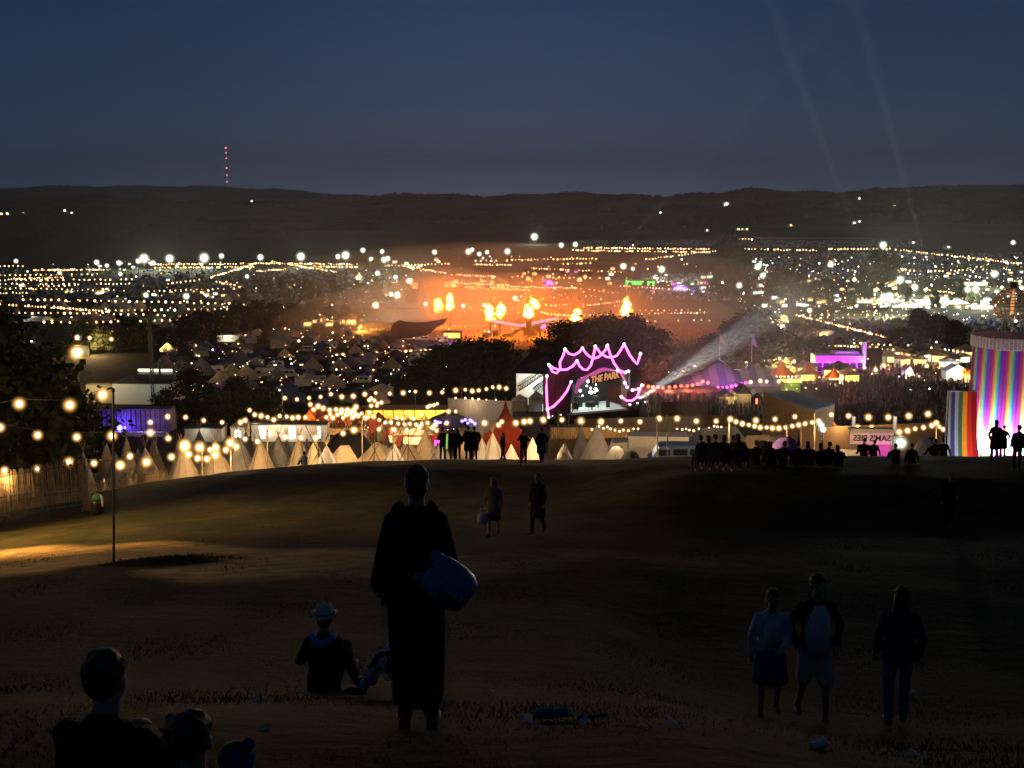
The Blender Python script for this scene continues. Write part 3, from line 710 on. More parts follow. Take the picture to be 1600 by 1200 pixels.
t, a, b = reed_fence('low picket fence running behind the brow to the foot of the tipis', 139, 262, 55, 62, .62, 'picket_fence', 75)
m_ = MB(); m_.path([V(a.x+(b.x-a.x)*u/8, a.y+(b.y-a.y)*u/8-.04, G(a.x+(b.x-a.x)*u/8, a.y+(b.y-a.y)*u/8)+.45)-a for u in range(9)], .02, 5); m_.build('rail', M['wood'], t)
# post with sacking at the fence end, bag on its hoop
q = at(137, 47.5); t = thing('fence_post', 'pale square post standing at the open end of the reed fence', 'post', q)
m_ = MB(); m_.box((0, 0, .82), (.26, .26, 1.7)); m_.box((0, 0, 1.69), (.32, .32, .06)); m_.box((0, 0, .06), (.36, .36, .16)); m_.build('shaft', mat('pale_post', (.44, .33, .19), .85, .2), t)
q = at(152, 45.5); t = thing('rubbish_bag', 'green and black rubbish bag slumped on a frame beside the pale fence post', 'rubbish bag', q)
m_ = MB(); m_.loft([ering((0, 0, 0), .22, .2, 12), ering((0, 0, .15), .27, .24, 12), ering((.02, 0, .5), .26, .22, 12), ering((.03, 0, .62), .22, .18, 12)]); m_.build('sack', mat('black_plastic', (.012, .012, .014), .3, .2, 8, spec=.6), t, True)
m_ = MB(); m_.loft([ering((.03, 0, .60), .235, .19, 12), ering((.02, 0, .75), .20, .16, 12), ering((0, 0, .86), .10, .08, 12)]); m_.build('lid', mat('green_plastic', (.06, .20, .12), .4), t, True)
m_ = MB(); m_.path([(.20, -.1, .85), (.26, -.12, .6), (.27, -.12, .35)], .02, 6); m_.build('strap', M['white'], t)
# crowd barriers lying along the foot of the reed fence
for i in range(3):
    A = at(-40+i*58, 48.3-i*.3); B = at(12+i*58, 47.6-i*.3); A.z += .05; B.z += .05; t = thing('crowd_barrier', ['steel crowd barrier nearest the left edge, leaning on the reed fence', 'steel crowd barrier in the middle of the three at the reed fence', 'steel crowd barrier next to the pale fence post'][i], 'barrier', A, 0, 'barriers along the reed fence')
    d = B-A; m_ = MB()
    for z0 in (.25, 1.05): m_.tube((0, 0, z0), d+V(0, .1, z0), .02, n=6)
    for e_ in (V(0, 0, 0), d): m_.tube(e_+V(0, 0, 0), e_+V(0, .05, 1.05), .02, n=6)
    m_.build('frame', M['steel'], t)
    m_ = MB()
    for k in range(1, 14): p = d*(k/14); m_.tube(p+V(0, 0, .25), p+V(0, .1*k/14, 1.05), .008, n=5)
    m_.build('bar', M['steel'], t)

# ------------------------------------------------------------------ festoon lighting
_b = MB(); _b.ell((0, 0, 0), 1, 12, 8); BULB = _b.build('bulb', M['bulb'], None, True); COL.objects.unlink(BULB)
_b = MB(); _b.ell((0, 0, 0), 1, 6, 4); BULBF = _b.build('bulb', M['bulb_f'], None, True); COL.objects.unlink(BULBF)
BV = {'w': BULB}
for nm, mm_ in (('r', 'redlit'), ('p', 'pinklit'), ('b', 'bluelit'), ('h', 'bulb_w')):
    o = BULBF.copy(); o.data = BULBF.data.copy(); o.data.materials[0] = M[mm_]; BV[nm] = o
NP = 0
def pole(label, px, py, Y, r=.045, group='festoon poles', name='light_pole'):
    q = at(px, Y); topz = slope(py)*Y
    h = max(1.5, topz-q.z); tp = pt(px, py, Y)
    t = thing(name, label, 'pole', q, 0, group)
    m_ = MB(); m_.tube((0, 0, -.3), (tp.x-q.x, 0, h), r, r*.75, 8); m_.build('shaft', M['pole'], t)
    m_ = MB(); m_.tube((tp.x-q.x, 0, h), (tp.x-q.x, 0, h+.08), r*1.3, r*1.1, 8); m_.build('cap', M['dark'], t)
    return t
def festoon(label, pts, D0, D1=None, rp=4.6, kind='w', group=None, cable=True, sizes=None, power=None):
    """bulbs at the places given, joined by one sagging cable"""
    D1 = D1 or D0; n = len(pts); P = []
    for i, (px, py) in enumerate(pts):
        u = i/max(1, n-1); Y = D0+(D1-D0)*u; P.append(pt(px, py, Y))
    t = thing('festoon_light_string', label, 'string lights', P[0], 0, group)
    b = BV[kind]
    for i, p in enumerate(P):
        r = (1.75 if kind == 'w' else 1)*rp*(sizes[i] if sizes else 1)*random.uniform(.78, 1.15)*p.y/F
        inst(b, p-P[0], r, parent=t)
        pw_ = power if power is not None else (110 if p.y < 55 else 820 if p.y < 140 else 900+.62*p.y**1.8*ss(p.y, 250, 370))
        if i % 3 == 1 and pw_ > 0 and p.y > 20: pointlight('bulb_light', p-P[0]-V(0, 0, r*1.2), pw_, {'w': (1, .62, .28), 'r': (1, .15, .1), 'p': (1, .1, .7), 'b': (.2, .1, 1)}.get(kind, (1, 1, 1)), t, r)
    if cable and n > 1:
        path = []; off = lambda p: V(0, 0, rp*.8*p.y/F)
        for i in range(n-1):
            for k in range(4):
                u = k/4; q = P[i].lerp(P[i+1], u); path.append(q-P[0]+off(q)-V(0, 0, .10*4*u*(1-u)*min(1.5, (P[i+1]-P[i]).length*.06)))
        path.append(P[-1]-P[0]+off(P[-1]))
        m_ = MB(); m_.path(path, max(.010, P[0].y*.00011), 4); m_.build('cable', M['rubber'], t)
    return t
NS = 'festoon strings hung over the tipi field'
festoon('highest near string at the left edge, widely spaced bulbs from the tall pole', [(-40, 645), (30, 631), (109, 633), (160, 617)], 27, 29, 10.5, group=NS, sizes=[1, 1.12, 1.05, 1.0])
festoon('second string of near lights at the left edge, sinking to the right', [(-45, 655), (0, 668), (59, 680), (120, 683), (175, 681)], 32, 40, 9.5, group=NS)
festoon('lowest string of near lights, running along the top of the reed fence', [(-40, 738), (7, 735), (58, 733), (108, 722), (147, 724), (188, 727)], 50, 62, 8.5, group=NS)
festoon('string of lights rising from the reed fence to the tall pole beside the brown tipi', [(188, 727), (203, 713), (229, 722), (268, 714), (289, 696)], 62, 75, 8.5, group=NS)
festoon('ring of bulbs hanging in front of the two toned tipi', [(289, 697), (312, 699), (328, 703), (337, 699), (353, 703), (360, 692), (369, 698)], 74, 80, 8.0, group=NS, sizes=[1.35, 1.2, .9, 1.1, 1.1, 1.1, .8])
festoon('lower ring of bulbs in front of the two toned tipi', [(295, 710), (309, 716), (323, 717), (336, 711)], 76, 78, 8.0, group=NS)
festoon('string of bulbs above the purple lit truck, from the lattice mast to the market', [(235, 660), (262, 651), (290, 652), (318, 657), (347, 660), (376, 660), (383, 657)], 150, 170, 5.6, group=NS)
festoon('short string of bulbs beside the purple lit truck', [(176, 681), (235, 676), (263, 685), (288, 696)], 100, 80, 7.0, group=NS)
pole('tall bare pole standing nearest on the slope beside the worn track', 177, 612, 28.2, .038, name='tall_pole')
for i, (px, py, Y) in enumerate(((126, 720, 58), (244, 667, 100), (276, 645, 140), (316, 690, 80), (333, 690, 82), (361, 690, 78), (418, 674, 78), (566, 655, 82))):
    pole(['pole behind the right end of the reed fence', 'pole right of the purple lit truck', 'pole with a small pale box on it above the truck', 'left pole at the ring of bulbs', 'middle pole at the ring of bulbs',
          'right pole at the ring of bulbs', 'pole in front of the lit cabin doors', 'pole left of the red market awning'][i], px, py, Y)
festoon('row of bulbs in front of the lit cabin doors', [(383, 686), (402, 690), (422, 677), (446, 683), (470, 684), (493, 684), (536, 677), (553, 672)], 78, 80, 6.4, group=NS)
festoon('row of bulbs over the pale canopies left of the couple', [(592, 671), (615, 671), (636, 672), (655, 667), (680, 664), (698, 661)], 78, 79, 5.6, group=NS)
MS = 'festoon strings behind and over the food market'
festoon('long string of lights on poles behind the food market', [(445, 622), (464, 624), (483, 622), (501, 620), (517, 616), (534, 620), (552, 619), (570, 616), (587, 614), (609, 615), (630, 614), (649, 612), (671, 614), (691, 613),
        (712, 610), (727, 609), (738, 611), (748, 610), (760, 608), (770, 605), (780, 605), (791, 607)], 238, 262, 4.6, group=MS)
for px, py, l_ in ((441, 612, 'pole at the left end of the long string behind the market'), (578, 610, 'pole behind the market above the red awning'), (649, 611, 'pole behind the market with the brightest bulb on it'), (721, 604, 'pole behind the market above the pale container'), (773, 602, 'pole behind the market nearest the stage')): pole(l_, px, py, 240, .09)
festoon('string of lights over the left end of the food market', [(390, 641), (398, 648), (408, 650), (418, 652), (428, 656), (437, 650), (448, 651), (457, 653), (466, 652), (477, 652)], 205, 200, 5.2, group=MS)
festoon('string of lights over the red market awning', [(485, 632), (490, 640), (497, 635), (505, 638), (515, 641), (525, 640), (534, 641), (543, 641), (552, 642), (556, 636)], 196, 200, 6.0, group=MS)
festoon('dense double row of bulbs under the red market awning', [(510, 652), (516, 647), (520, 653), (527, 648), (533, 645), (536, 653), (541, 648), (547, 646), (551, 652), (556, 648), (560, 650), (565, 646), (571, 653)], 190, 190, 5.2, group=MS, cable=False)
festoon('string of lights in front of the long yellow lit bar', [(577, 645), (584, 651), (593, 656), (602, 660), (611, 660), (620, 653), (629, 654), (640, 651), (646, 654), (659, 649)], 190, 190, 4.6, group=MS)
festoon('lower string of lights before the yellow lit bar', [(622, 662), (632, 663), (640, 662), (650, 663), (659, 662), (668, 661), (676, 668), (682, 673)], 175, 170, 4.8, group=MS)
festoon('small cluster of bulbs on a mast above the market', [(577, 625), (580, 622), (585, 626), (590, 630), (596, 629), (580, 634), (589, 634)], 205, 205, 4.2, group=MS, cable=False)
festoon('bulbs over the right end of the yellow lit bar', [(668, 636), (672, 634), (678, 633), (683, 631), (701, 643), (712, 643)], 200, 205, 4.2, group=MS)
festoon('string of white bulbs along the top of the pale container', [(712, 622), (727, 622), (738, 623), (748, 624), (760, 625), (775, 625)], 220, 225, 2.6, group=MS)
SS = 'festoon strings along the foot of the stage field'
festoon('row of large bulbs below the stage, from the red tent to the white marquee', [(757, 661), (779, 664), (784, 659), (806, 661), (819, 659), (828, 658), (849, 656), (878, 656), (908, 658), (939, 659), (970, 658), (1000, 659), (1030, 654), (1058, 654), (1088, 658), (1119, 658), (1141, 655)],
        78, 84, 6.4, group=SS)
festoon('sagging string of lights right of the white marquee', [(1141, 655), (1150, 659), (1160, 662), (1170, 664), (1179, 666), (1188, 668), (1198, 668), (1207, 669), (1217, 669), (1228, 668), (1238, 666), (1248, 664), (1258, 662), (1269, 660), (1279, 658)], 84, 96, 5.2, group=SS)
festoon('upper row of bulbs below the blue roofed barn', [(1181, 657), (1211, 655), (1242, 651), (1299, 648), (1326, 650), (1357, 652), (1388, 652), (1420, 650), (1450, 647)], 150, 155, 5.8, group=SS)
festoon('string of lights rising to the pole left of the rainbow cloth', [(1340, 668), (1352, 671), (1362, 668), (1405, 675), (1418, 673), (1430, 670), (1443, 668), (1456, 665), (1463, 661)], 130, 135, 5.6, group=SS)
festoon('short string of lights from the pole onto the rainbow cloth', [(1463, 661), (1468, 667), (1474, 671)], 134, 130, 5.4, group=SS)
for px, py, Y, l_ in ((1043, 650, 80, 'thin pale pole right of the string below the stage'), (1139, 655, 84, 'pole where the sagging string begins'), (1230, 668, 90, 'pole in the dip of the sagging string'), (1273, 645, 96, 'tall pale pole at the corner of the blue roofed barn'), (1463, 660, 134, 'pole left of the rainbow cloth'), (1027, 655, 80, 'pole under the row of bulbs below the stage')): pole(l_, px, py, Y, .06)
festoon('thick rope of tiny yellow lights on the fence below the stage', [(925, 671), (932, 669), (936, 666), (943, 669), (949, 667), (954, 670), (961, 672), (968, 674), (974, 672), (982, 673), (990, 670), (997, 670)], 150, 150, 2.4, group=SS)
festoon('thick rope of tiny yellow lights behind the white marquee', [(1058, 670), (1066, 671), (1072, 670), (1077, 672), (1084, 673), (1092, 670), (1100, 671), (1108, 669), (1116, 666), (1121, 667), (1127, 667)], 135, 140, 2.4, group=SS)
festoon('string of pink and red bulbs along the front of the blue big top', [(988, 602), (996, 601), (1005, 602), (1013, 604), (1020, 605), (1028, 605), (1036, 606), (1046, 605), (1055, 604), (1064, 603), (1074, 603), (1082, 602), (1090, 600), (1098, 596), (1106, 598)], 300, 300, 2.6, 'r')
festoon('string of pink bulbs right of the bright lamp at the big top', [(1122, 605), (1129, 605), (1136, 605), (1143, 604), (1150, 602), (1158, 599), (1165, 598)], 300, 300, 2.4, 'p')
festoon('string of lights on the trees between stage and big top', [(1012, 580), (1022, 580), (1033, 581), (1045, 581), (1058, 580), (1068, 579), (1078, 577), (1086, 572), (1097, 575), (1105, 578)], 345, 340, 4.0)
festoon('string of white bulbs in front of the blue big top', [(1173, 597), (1188, 595), (1198, 596), (1217, 596), (1234, 595), (1250, 594)], 290, 285, 4.4)
festoon('bulbs behind the peak of the blue big top', [(1154, 567), (1166, 566), (1178, 560), (1192, 557), (1202, 556), (1209, 560), (1218, 560), (1228, 561), (1241, 565), (1253, 567)], 370, 360, 3.6)
# mid camp rows
CSx = 'festoon strings over the camper field'
festoon('left row of bulbs over the campers, white and evenly spaced', [(255, 566), (275, 569), (293, 570), (309, 570), (324, 571), (337, 567), (360, 567), (386, 565), (397, 565), (409, 567), (434, 565), (446, 563)], 385, 400, 4.6, group=CSx)
festoon('middle row of bulbs over the campers, sagging to the left', [(409, 566), (434, 565), (446, 563), (458, 560), (468, 559), (480, 560), (503, 559), (514, 558), (526, 556), (536, 555)], 390, 400, 4.4, group=CSx)
festoon('right row of bulbs over the campers, rising to the dark trees', [(567, 556), (578, 555), (588, 552), (596, 553), (606, 554), (616, 553), (625, 552), (634, 550), (642, 549), (650, 550), (658, 549), (665, 548), (673, 546), (680, 545)], 400, 420, 4.0, group=CSx)
festoon('three bulbs in a row over the camp above the pale pyramid tent', [(452, 532), (467, 533), (482, 534), (539, 534), (552, 535), (581, 536)], 450, 450, 3.8, group=CSx)
festoon('row of bulbs in front of the stretch tent', [(565, 537), (595, 539), (612, 540), (666, 536), (690, 535), (722, 540)], 440, 440, 3.6, group=CSx)
festoon('loose upper row of bulbs behind the campers', [(463, 498), (486, 500), (500, 492), (510, 495), (520, 496), (532, 499), (545, 500), (555, 501), (565, 502), (580, 503)], 560, 560, 3.4, group=CSx)
festoon('bulbs along the left track beyond the tree', [(121, 528), (140, 528), (174, 530), (198, 570), (220, 571)], 400, 380, 4.4)
# ------------------------------------------------------------------ tents
def cone_shell(r, h, n=14, wall=0.0, sag=.06, flare=1.0, top=.02):
    """canvas cone with slack panels between the seams"""
    rings = []
    for k in range(7):
        u = k/6; rr = r*(1-u)+top*u
        if wall and k == 0: rings.append([(r*flare*math.cos(2*math.pi*i/(n*2)), r*flare*math.sin(2*math.pi*i/(n*2)), 0) for i in range(n*2)])
        z = wall + (h-wall)*u; ring = []
        for i in range(n*2):
            a = 2*math.pi*i/(n*2); q = rr*(1-(sag*math.sin(math.pi*u)+.03*(1-u) if i % 2 else .5*sag*math.sin(math.pi*u)))
            ring.append((q*math.cos(a), q*math.sin(a), z))
        rings.append(ring)
    return rings
def tipi(label, px, top, Y, halfpx, canvas='canvas', group=None, poles=True, wallmat=None, wall=.0, name='tipi', rz=0):
    if Y < 100 and group == NT and top < 735: top -= random.uniform(3, 12); halfpx *= random.uniform(1.1, 1.35)
    q = at(px, Y); h = slope(top)*Y - q.z; r = halfpx*mpp(Y)*(h/max(.8, h-1.2)) if wall == 0 else halfpx*mpp(Y)
    h = max(h, 1.6); t = thing(name, label, 'tent', q, rz, group)
    rg = cone_shell(r, h, 10 if wall == 0 else 12, wall)
    if wall:
        m_ = MB(); m_.loft(rg[1:], False); m_.build('canvas_roof', M[canvas], t)
        m_ = MB(); m_.loft(rg[:2], False); m_.build('canvas_wall', M[wallmat or canvas], t)
    else:
        m_ = MB(); m_.loft(rg, False); m_.build('canvas_cover', M[canvas], t)
    d_ = MB(); u0 = wall/h if wall else 0.0
    d_.add([(-.35*r*.5, -r*1.005, .05), (.35*r*.5, -r*1.005, .05), (.05, -r*.62, h*.40), (-.05, -r*.62, h*.40)], [(0, 1, 2, 3)]); d_.build('door_flap', M['canvas_d'], t)
    if poles:
        for k in range(5):
            a = k*1.256+.4; m_ = MB(); p = V(r*math.cos(a), r*math.sin(a), 0); m_.tube(p, V(0, 0, h)-(p-V(0, 0, h))*.16 , .03, .022, 6); m_.build('pole', M['pole'], t)
    return t
NT = 'bell tents and tipis just below the brow'
def dome(label, px, top, Y, w, canvas, group=None, door=True, rz=0, name='dome_tent', depth=1.0):
    q = at(px, Y); h = max(.9, slope(top)*Y-q.z); r = w*mpp(Y)/2
    t = thing(name, label, 'tent', q, rz, group)
    n = 20; rings = []
    for k in range(9):
        u = k/8*math.pi/2; rr = r*math.cos(u)**.8 if k < 8 else .03
        rings.append([(rr*math.cos(2*math.pi*i/n)*(1+.04*math.cos(8*math.pi*i/n)), depth*rr*math.sin(2*math.pi*i/n)*(1+.04*math.cos(8*math.pi*i/n)), h*math.sin(u)) for i in range(n)])
    m_ = MB(); m_.loft(rings, False); m_.build('flysheet', M[canvas], t, True)
    if door:
        d_ = MB(); pts = [(r*.42*math.cos(a/10*math.pi), -r*depth*.99*(1-.25*math.sin(a/10*math.pi))-.02, h*.62*math.sin(a/10*math.pi)+.02) for a in range(11)]
        d_.add(pts, [tuple(range(11))]); d_.build('door', M['canvas_d'], t)
        for k in (-1, 1):
            m_ = MB(); m_.path([(r*.75*math.cos(a/12*math.pi)*1.02, k*depth*.66*r*math.sin(a/12*math.pi)**.5 if False else k*r*depth*.62, h*1.0*math.sin(a/12*math.pi)*.80+.02) for a in range(13)], .02, 5); m_.build('pole_sleeve', M['grey'], t)
    return t
def ridge_tent(label, px, top, Y, wpx, hwall, canvas, rz=0, depth=5.0, group=None, name='marquee', wallmat=None, eave=.0, lit=None, hip=.0):
    """framed marquee: walls and a gabled roof"""
    q = at(px, Y); h = max(2.0, slope(top)*Y-q.z); w = wpx*mpp(Y); hw = h*hwall
    t = thing(name, label, 'tent', q, rz, group)
    m_ = MB(); e_ = .12
    x0, x1, y0, y1 = -w/2, w/2, -depth/2, depth/2
    m_.add([(x0-e_, y0-e_, hw), (x1+e_, y0-e_, hw), (x1+e_, y1+e_, hw), (x0-e_, y1+e_, hw), (x0+hip*w, 0, h), (x1-hip*w, 0, h)], [(0, 1, 5, 4), (2, 3, 4, 5), (3, 0, 4), (1, 2, 5)])
    m_.build('roof', M[canvas], t)
    m_ = MB()
    for (A, B) in (((x0, y0), (x1, y0)), ((x1, y0), (x1, y1)), ((x1, y1), (x0, y1)), ((x0, y1), (x0, y0))):
        m_.add([(A[0], A[1], 0), (B[0], B[1], 0), (B[0], B[1], hw), (A[0], A[1], hw)], [(0, 1, 2, 3)])
    m_.build('wall', M[wallmat or canvas], t)
    m_ = MB(); m_.tube((x0-e_, y0-e_, hw), (x1+e_, y0-e_, hw), .05, n=6); m_.build('eave', M['steel'], t)
    if lit:
        m_ = MB(); m_.box((0, y0-.03, hw*.5), (w*.7, .03, hw*.55)); m_.build('lit_opening', M[lit], t)
    return t

tipi('pale two toned tipi behind the picket fence, lowest of the row', 205, 742, 84, 34, 'canvas', NT, wall=.9, wallmat='canvas_b', name='bell_tent')
tipi('wide low white bell tent peeping over the picket fence', 165, 746, 78, 22, 'canvas_w', NT, poles=False, wall=.6, name='bell_tent')
tipi('dark bluish tipi between the fence and the tall pole', 136, 709, 96, 22, 'canvas_g', NT)
tipi('grey bell tent behind the tall pole', 186, 706, 100, 34, 'canvas_g', NT, poles=False)
tipi('brown walled bell tent left of the two toned tipi', 232, 707, 92, 32, 'canvas', NT, wall=1.3, wallmat='canvas_b', name='bell_tent')
tipi('two toned tipi, cream above and brown below, under the ring of bulbs', 290, 704, 84, 33, 'canvas', NT, wall=1.25, wallmat='canvas_b', name='bell_tent')
tipi('cream and brown tipi under the right end of the ring of bulbs', 341, 700, 85, 32, 'canvas', NT, wall=1.3, wallmat='canvas_b', name='bell_tent')
tipi('tall pale tipi right of the ring of bulbs', 376, 688, 88, 36, 'canvas_w', NT)
tipi('big grey tipi behind the ring of bulbs', 316, 672, 112, 40, 'canvas_g', NT)
tipi('big grey tipi left of the cabins with lit doors', 388, 674, 108, 38, 'canvas_g', NT)
tipi('slim pinkish tipi catching light on its right side', 410, 693, 86, 30, 'canvas', NT)
tipi('plain grey tipi with a smooth front, left of the yellow lit one', 438, 689, 88, 34, 'canvas_g', NT)
tipi('tipi with a yellow lit edge, left of the person in the pale jacket', 470, 694, 86, 26, 'canvas', NT)
tipi('tipi lit bright yellow from outside with dark poles across it', 494, 693, 84, 26, 'canvas', NT)
tipi('small grey tipi in front of the charcoal dome', 512, 702, 80, 20, 'canvas_g', NT)
dome('large charcoal dome tent behind the yellow lit tipi', 547, 672, 98, 92, 'canvas_d', NT)
ridge_tent('small cream canopy glowing in front of the charcoal dome', 540, 696, 84, 36, .62, 'canvas', rz=R(18), depth=3, group='cream canopies at the edge of the tipi field', name='canopy', hip=.3)
ridge_tent('cream canopy with dark poles across it, left of the grey pyramid', 590, 691, 86, 60, .60, 'canvas', rz=R(-6), depth=4, group='cream canopies at the edge of the tipi field', name='canopy', hip=.45)
ridge_tent('cream canopy with a grey wall, right of the grey pyramid', 638, 694, 88, 56, .62, 'canvas', rz=R(5), depth=4, group='cream canopies at the edge of the tipi field', name='canopy', wallmat='canvas_g', hip=.4)
tipi('grey pyramid tent between the two cream canopies', 606, 678, 100, 24, 'canvas_g', NT)
tipi('dark small tipi at the foot of the grey pyramid', 617, 700, 80, 18, 'canvas_g', NT)
tipi('warm lit cream tipi left of the thin person on the brow', 666, 681, 88, 25, 'canvas', NT)
tipi('grey tipi behind the close couple', 690, 696, 84, 22, 'canvas_g', NT)
tipi('pinkish tipi between the couple and the long coat', 722, 690, 86, 18, 'canvas', NT)
tipi('white tipi in front of the red tent', 770, 682, 84, 24, 'canvas_w', NT)
tipi('pale low tipi left of the white one before the red tent', 754, 694, 84, 20, 'canvas_w', NT)
tipi('pale small tipi between the short walker and the photographer', 799, 700, 82, 15, 'canvas_w', NT, poles=False)
tipi('pale tipi between the photographer and the stout person', 832, 694, 82, 18, 'canvas_w', NT, poles=False)
tipi('tall slim grey tipi, left one of the pair below the stage', 907, 665, 98, 17, 'canvas_g', NT, poles=False)
tipi('wide lilac grey tipi, right one of the pair below the stage', 932, 672, 90, 30, 'canvas_g', NT, poles=False)
tipi('small grey tipi left of the pair below the stage', 881, 705, 80, 16, 'canvas_g', NT, poles=False)
dome('grey dome tent right of the pair of tipis', 962, 697, 82, 38, 'canvas_g', NT)
dome('dark grey dome tent in front of the white lorry', 985, 703, 80, 40, 'canvas_d', NT)
dome('large violet dome tent behind the row of sitters', 1226, 683, 84, 62, 'canvas_pu', 'dome tents on the brow')
dome('dark dome tent left of the violet one', 1190, 688, 80, 44, 'canvas_d', 'dome tents on the brow')
dome('blue and white dome tent with a dark doorway right of the bright floodlight', 1443, 684, 66, 34, 'canvas_w', 'dome tents on the brow')
dome('bright blue flysheet of a dome tent behind the blue and white one', 1452, 683, 69, 30, 'canvas_bl', 'dome tents on the brow', door=False)
ridge_tent('white roofed marquee left of the people on camp chairs', 1120, 668, 118, 92, .58, 'canvas_w', rz=R(14), depth=7, group=None, hip=.18)
ridge_tent('pale brown canopy right of the white roofed marquee', 1182, 680, 108, 70, .62, 'canvas', rz=R(10), depth=5, name='canopy', hip=.25)
ridge_tent('white awning sloping down behind the two small sitters', 1325, 702, 96, 66, .45, 'canvas_w', rz=R(-14), depth=5, name='awning', hip=.3)
ridge_tent('low white canopy left of the violet dome tent', 1218, 681, 128, 50, .6, 'canvas_w', rz=R(12), depth=4, name='canopy', hip=.2)
for i, (px, Y, a1) in enumerate(((584, 76, .5), (612, 76, -.4), (636, 74, .6), (868, 74, .5), (884, 76, -.35), (497, 74, .7))):
    q = at(px, Y); t = thing('bare_tipi', ['crossed bare poles in front of the left cream canopy', 'crossed bare poles in front of the grey pyramid', 'crossed bare poles in front of the right cream canopy', 'bare poles leaning apart left of the pair of tipis', 'bundle of bare poles beside the small grey tipi', 'crossed bare poles before the yellow lit tipi'][i], 'poles', q, 0, 'bare tipi poles on the edge of the field')
    for k in range(3): m_ = MB(); m_.tube((-1.1+k*1.1, random.uniform(-.4, .4), 0), (1.2-k*1.0, 0, 4.3+random.uniform(-.4, .4)), .035, .028, 6); m_.build('pole', M['pole'], t)

r = random.Random(17)
for i in range(22):
    px = 150+i*25.5+r.uniform(-9, 9); c_ = r.choice(['canvas', 'canvas_g', 'canvas_w', 'canvas']); Y = r.uniform(100, 118); wl = r.choice([0, 0, 1.2])
    tipi({'canvas': 'cream', 'canvas_g': 'grey', 'canvas_w': 'white'}[c_]+' tipi in the back row of the tipi field', px, r.uniform(680, 702), Y, r.uniform(20, 30), c_, 'tipis of the back row', wall=wl, wallmat='canvas_b' if wl else None, poles=i % 2 == 0, rz=r.uniform(-1, 1))
# red tent with the pointed top
def red_tent():
    Y = 128; q = at(790, Y); t = thing('pole_tent', 'big red tent with one pointed peak in front of the stage', 'tent', q, R(6)); h = slope(625)*Y-q.z; k = mpp(Y)
    n = 32; rg = []
    for j in range(12):
        u = j/11; rr = (58*k)*(1-u)**1.75 + .06; z = h*.42 + h*.58*u
        rg.append([(rr*math.cos(2*math.pi*i/n)*(1-.05*(i % 4 == 2)*math.sin(math.pi*u)), rr*math.sin(2*math.pi*i/n)*(1-.05*(i % 4 == 2)*math.sin(math.pi*u)), z) for i in range(n)])
    m_ = MB(); m_.loft(rg, False); m_.build('canvas_roof', M['canvas_r'], t, True)
    m_ = MB(); m_.loft([[(58*k*.97*math.cos(2*math.pi*i/n), 58*k*.97*math.sin(2*math.pi*i/n), z) for i in range(n)] for z in (0, h*.43)], False); m_.build('canvas_wall', M['canvas_r'], t, True)
    m_ = MB(); m_.tube((0, 0, h*.9), (0, 0, h+.4), .07, n=6); m_.build('king_pole', M['dark'], t)
    pointlight('tent_lamp', (0, 0, h*.45), 900, (1, .35, .15), t)
    m_ = MB()
    for j in range(4): m_.path([(58*k*(.35+.16*s)*.9+j*.25, -58*k*.75, h*.55-(s*.9+j*.3)*h*.09) for s in range(5)], .10, 5)
    m_.build('pink_bunting', M['neon'], t)
red_tent()

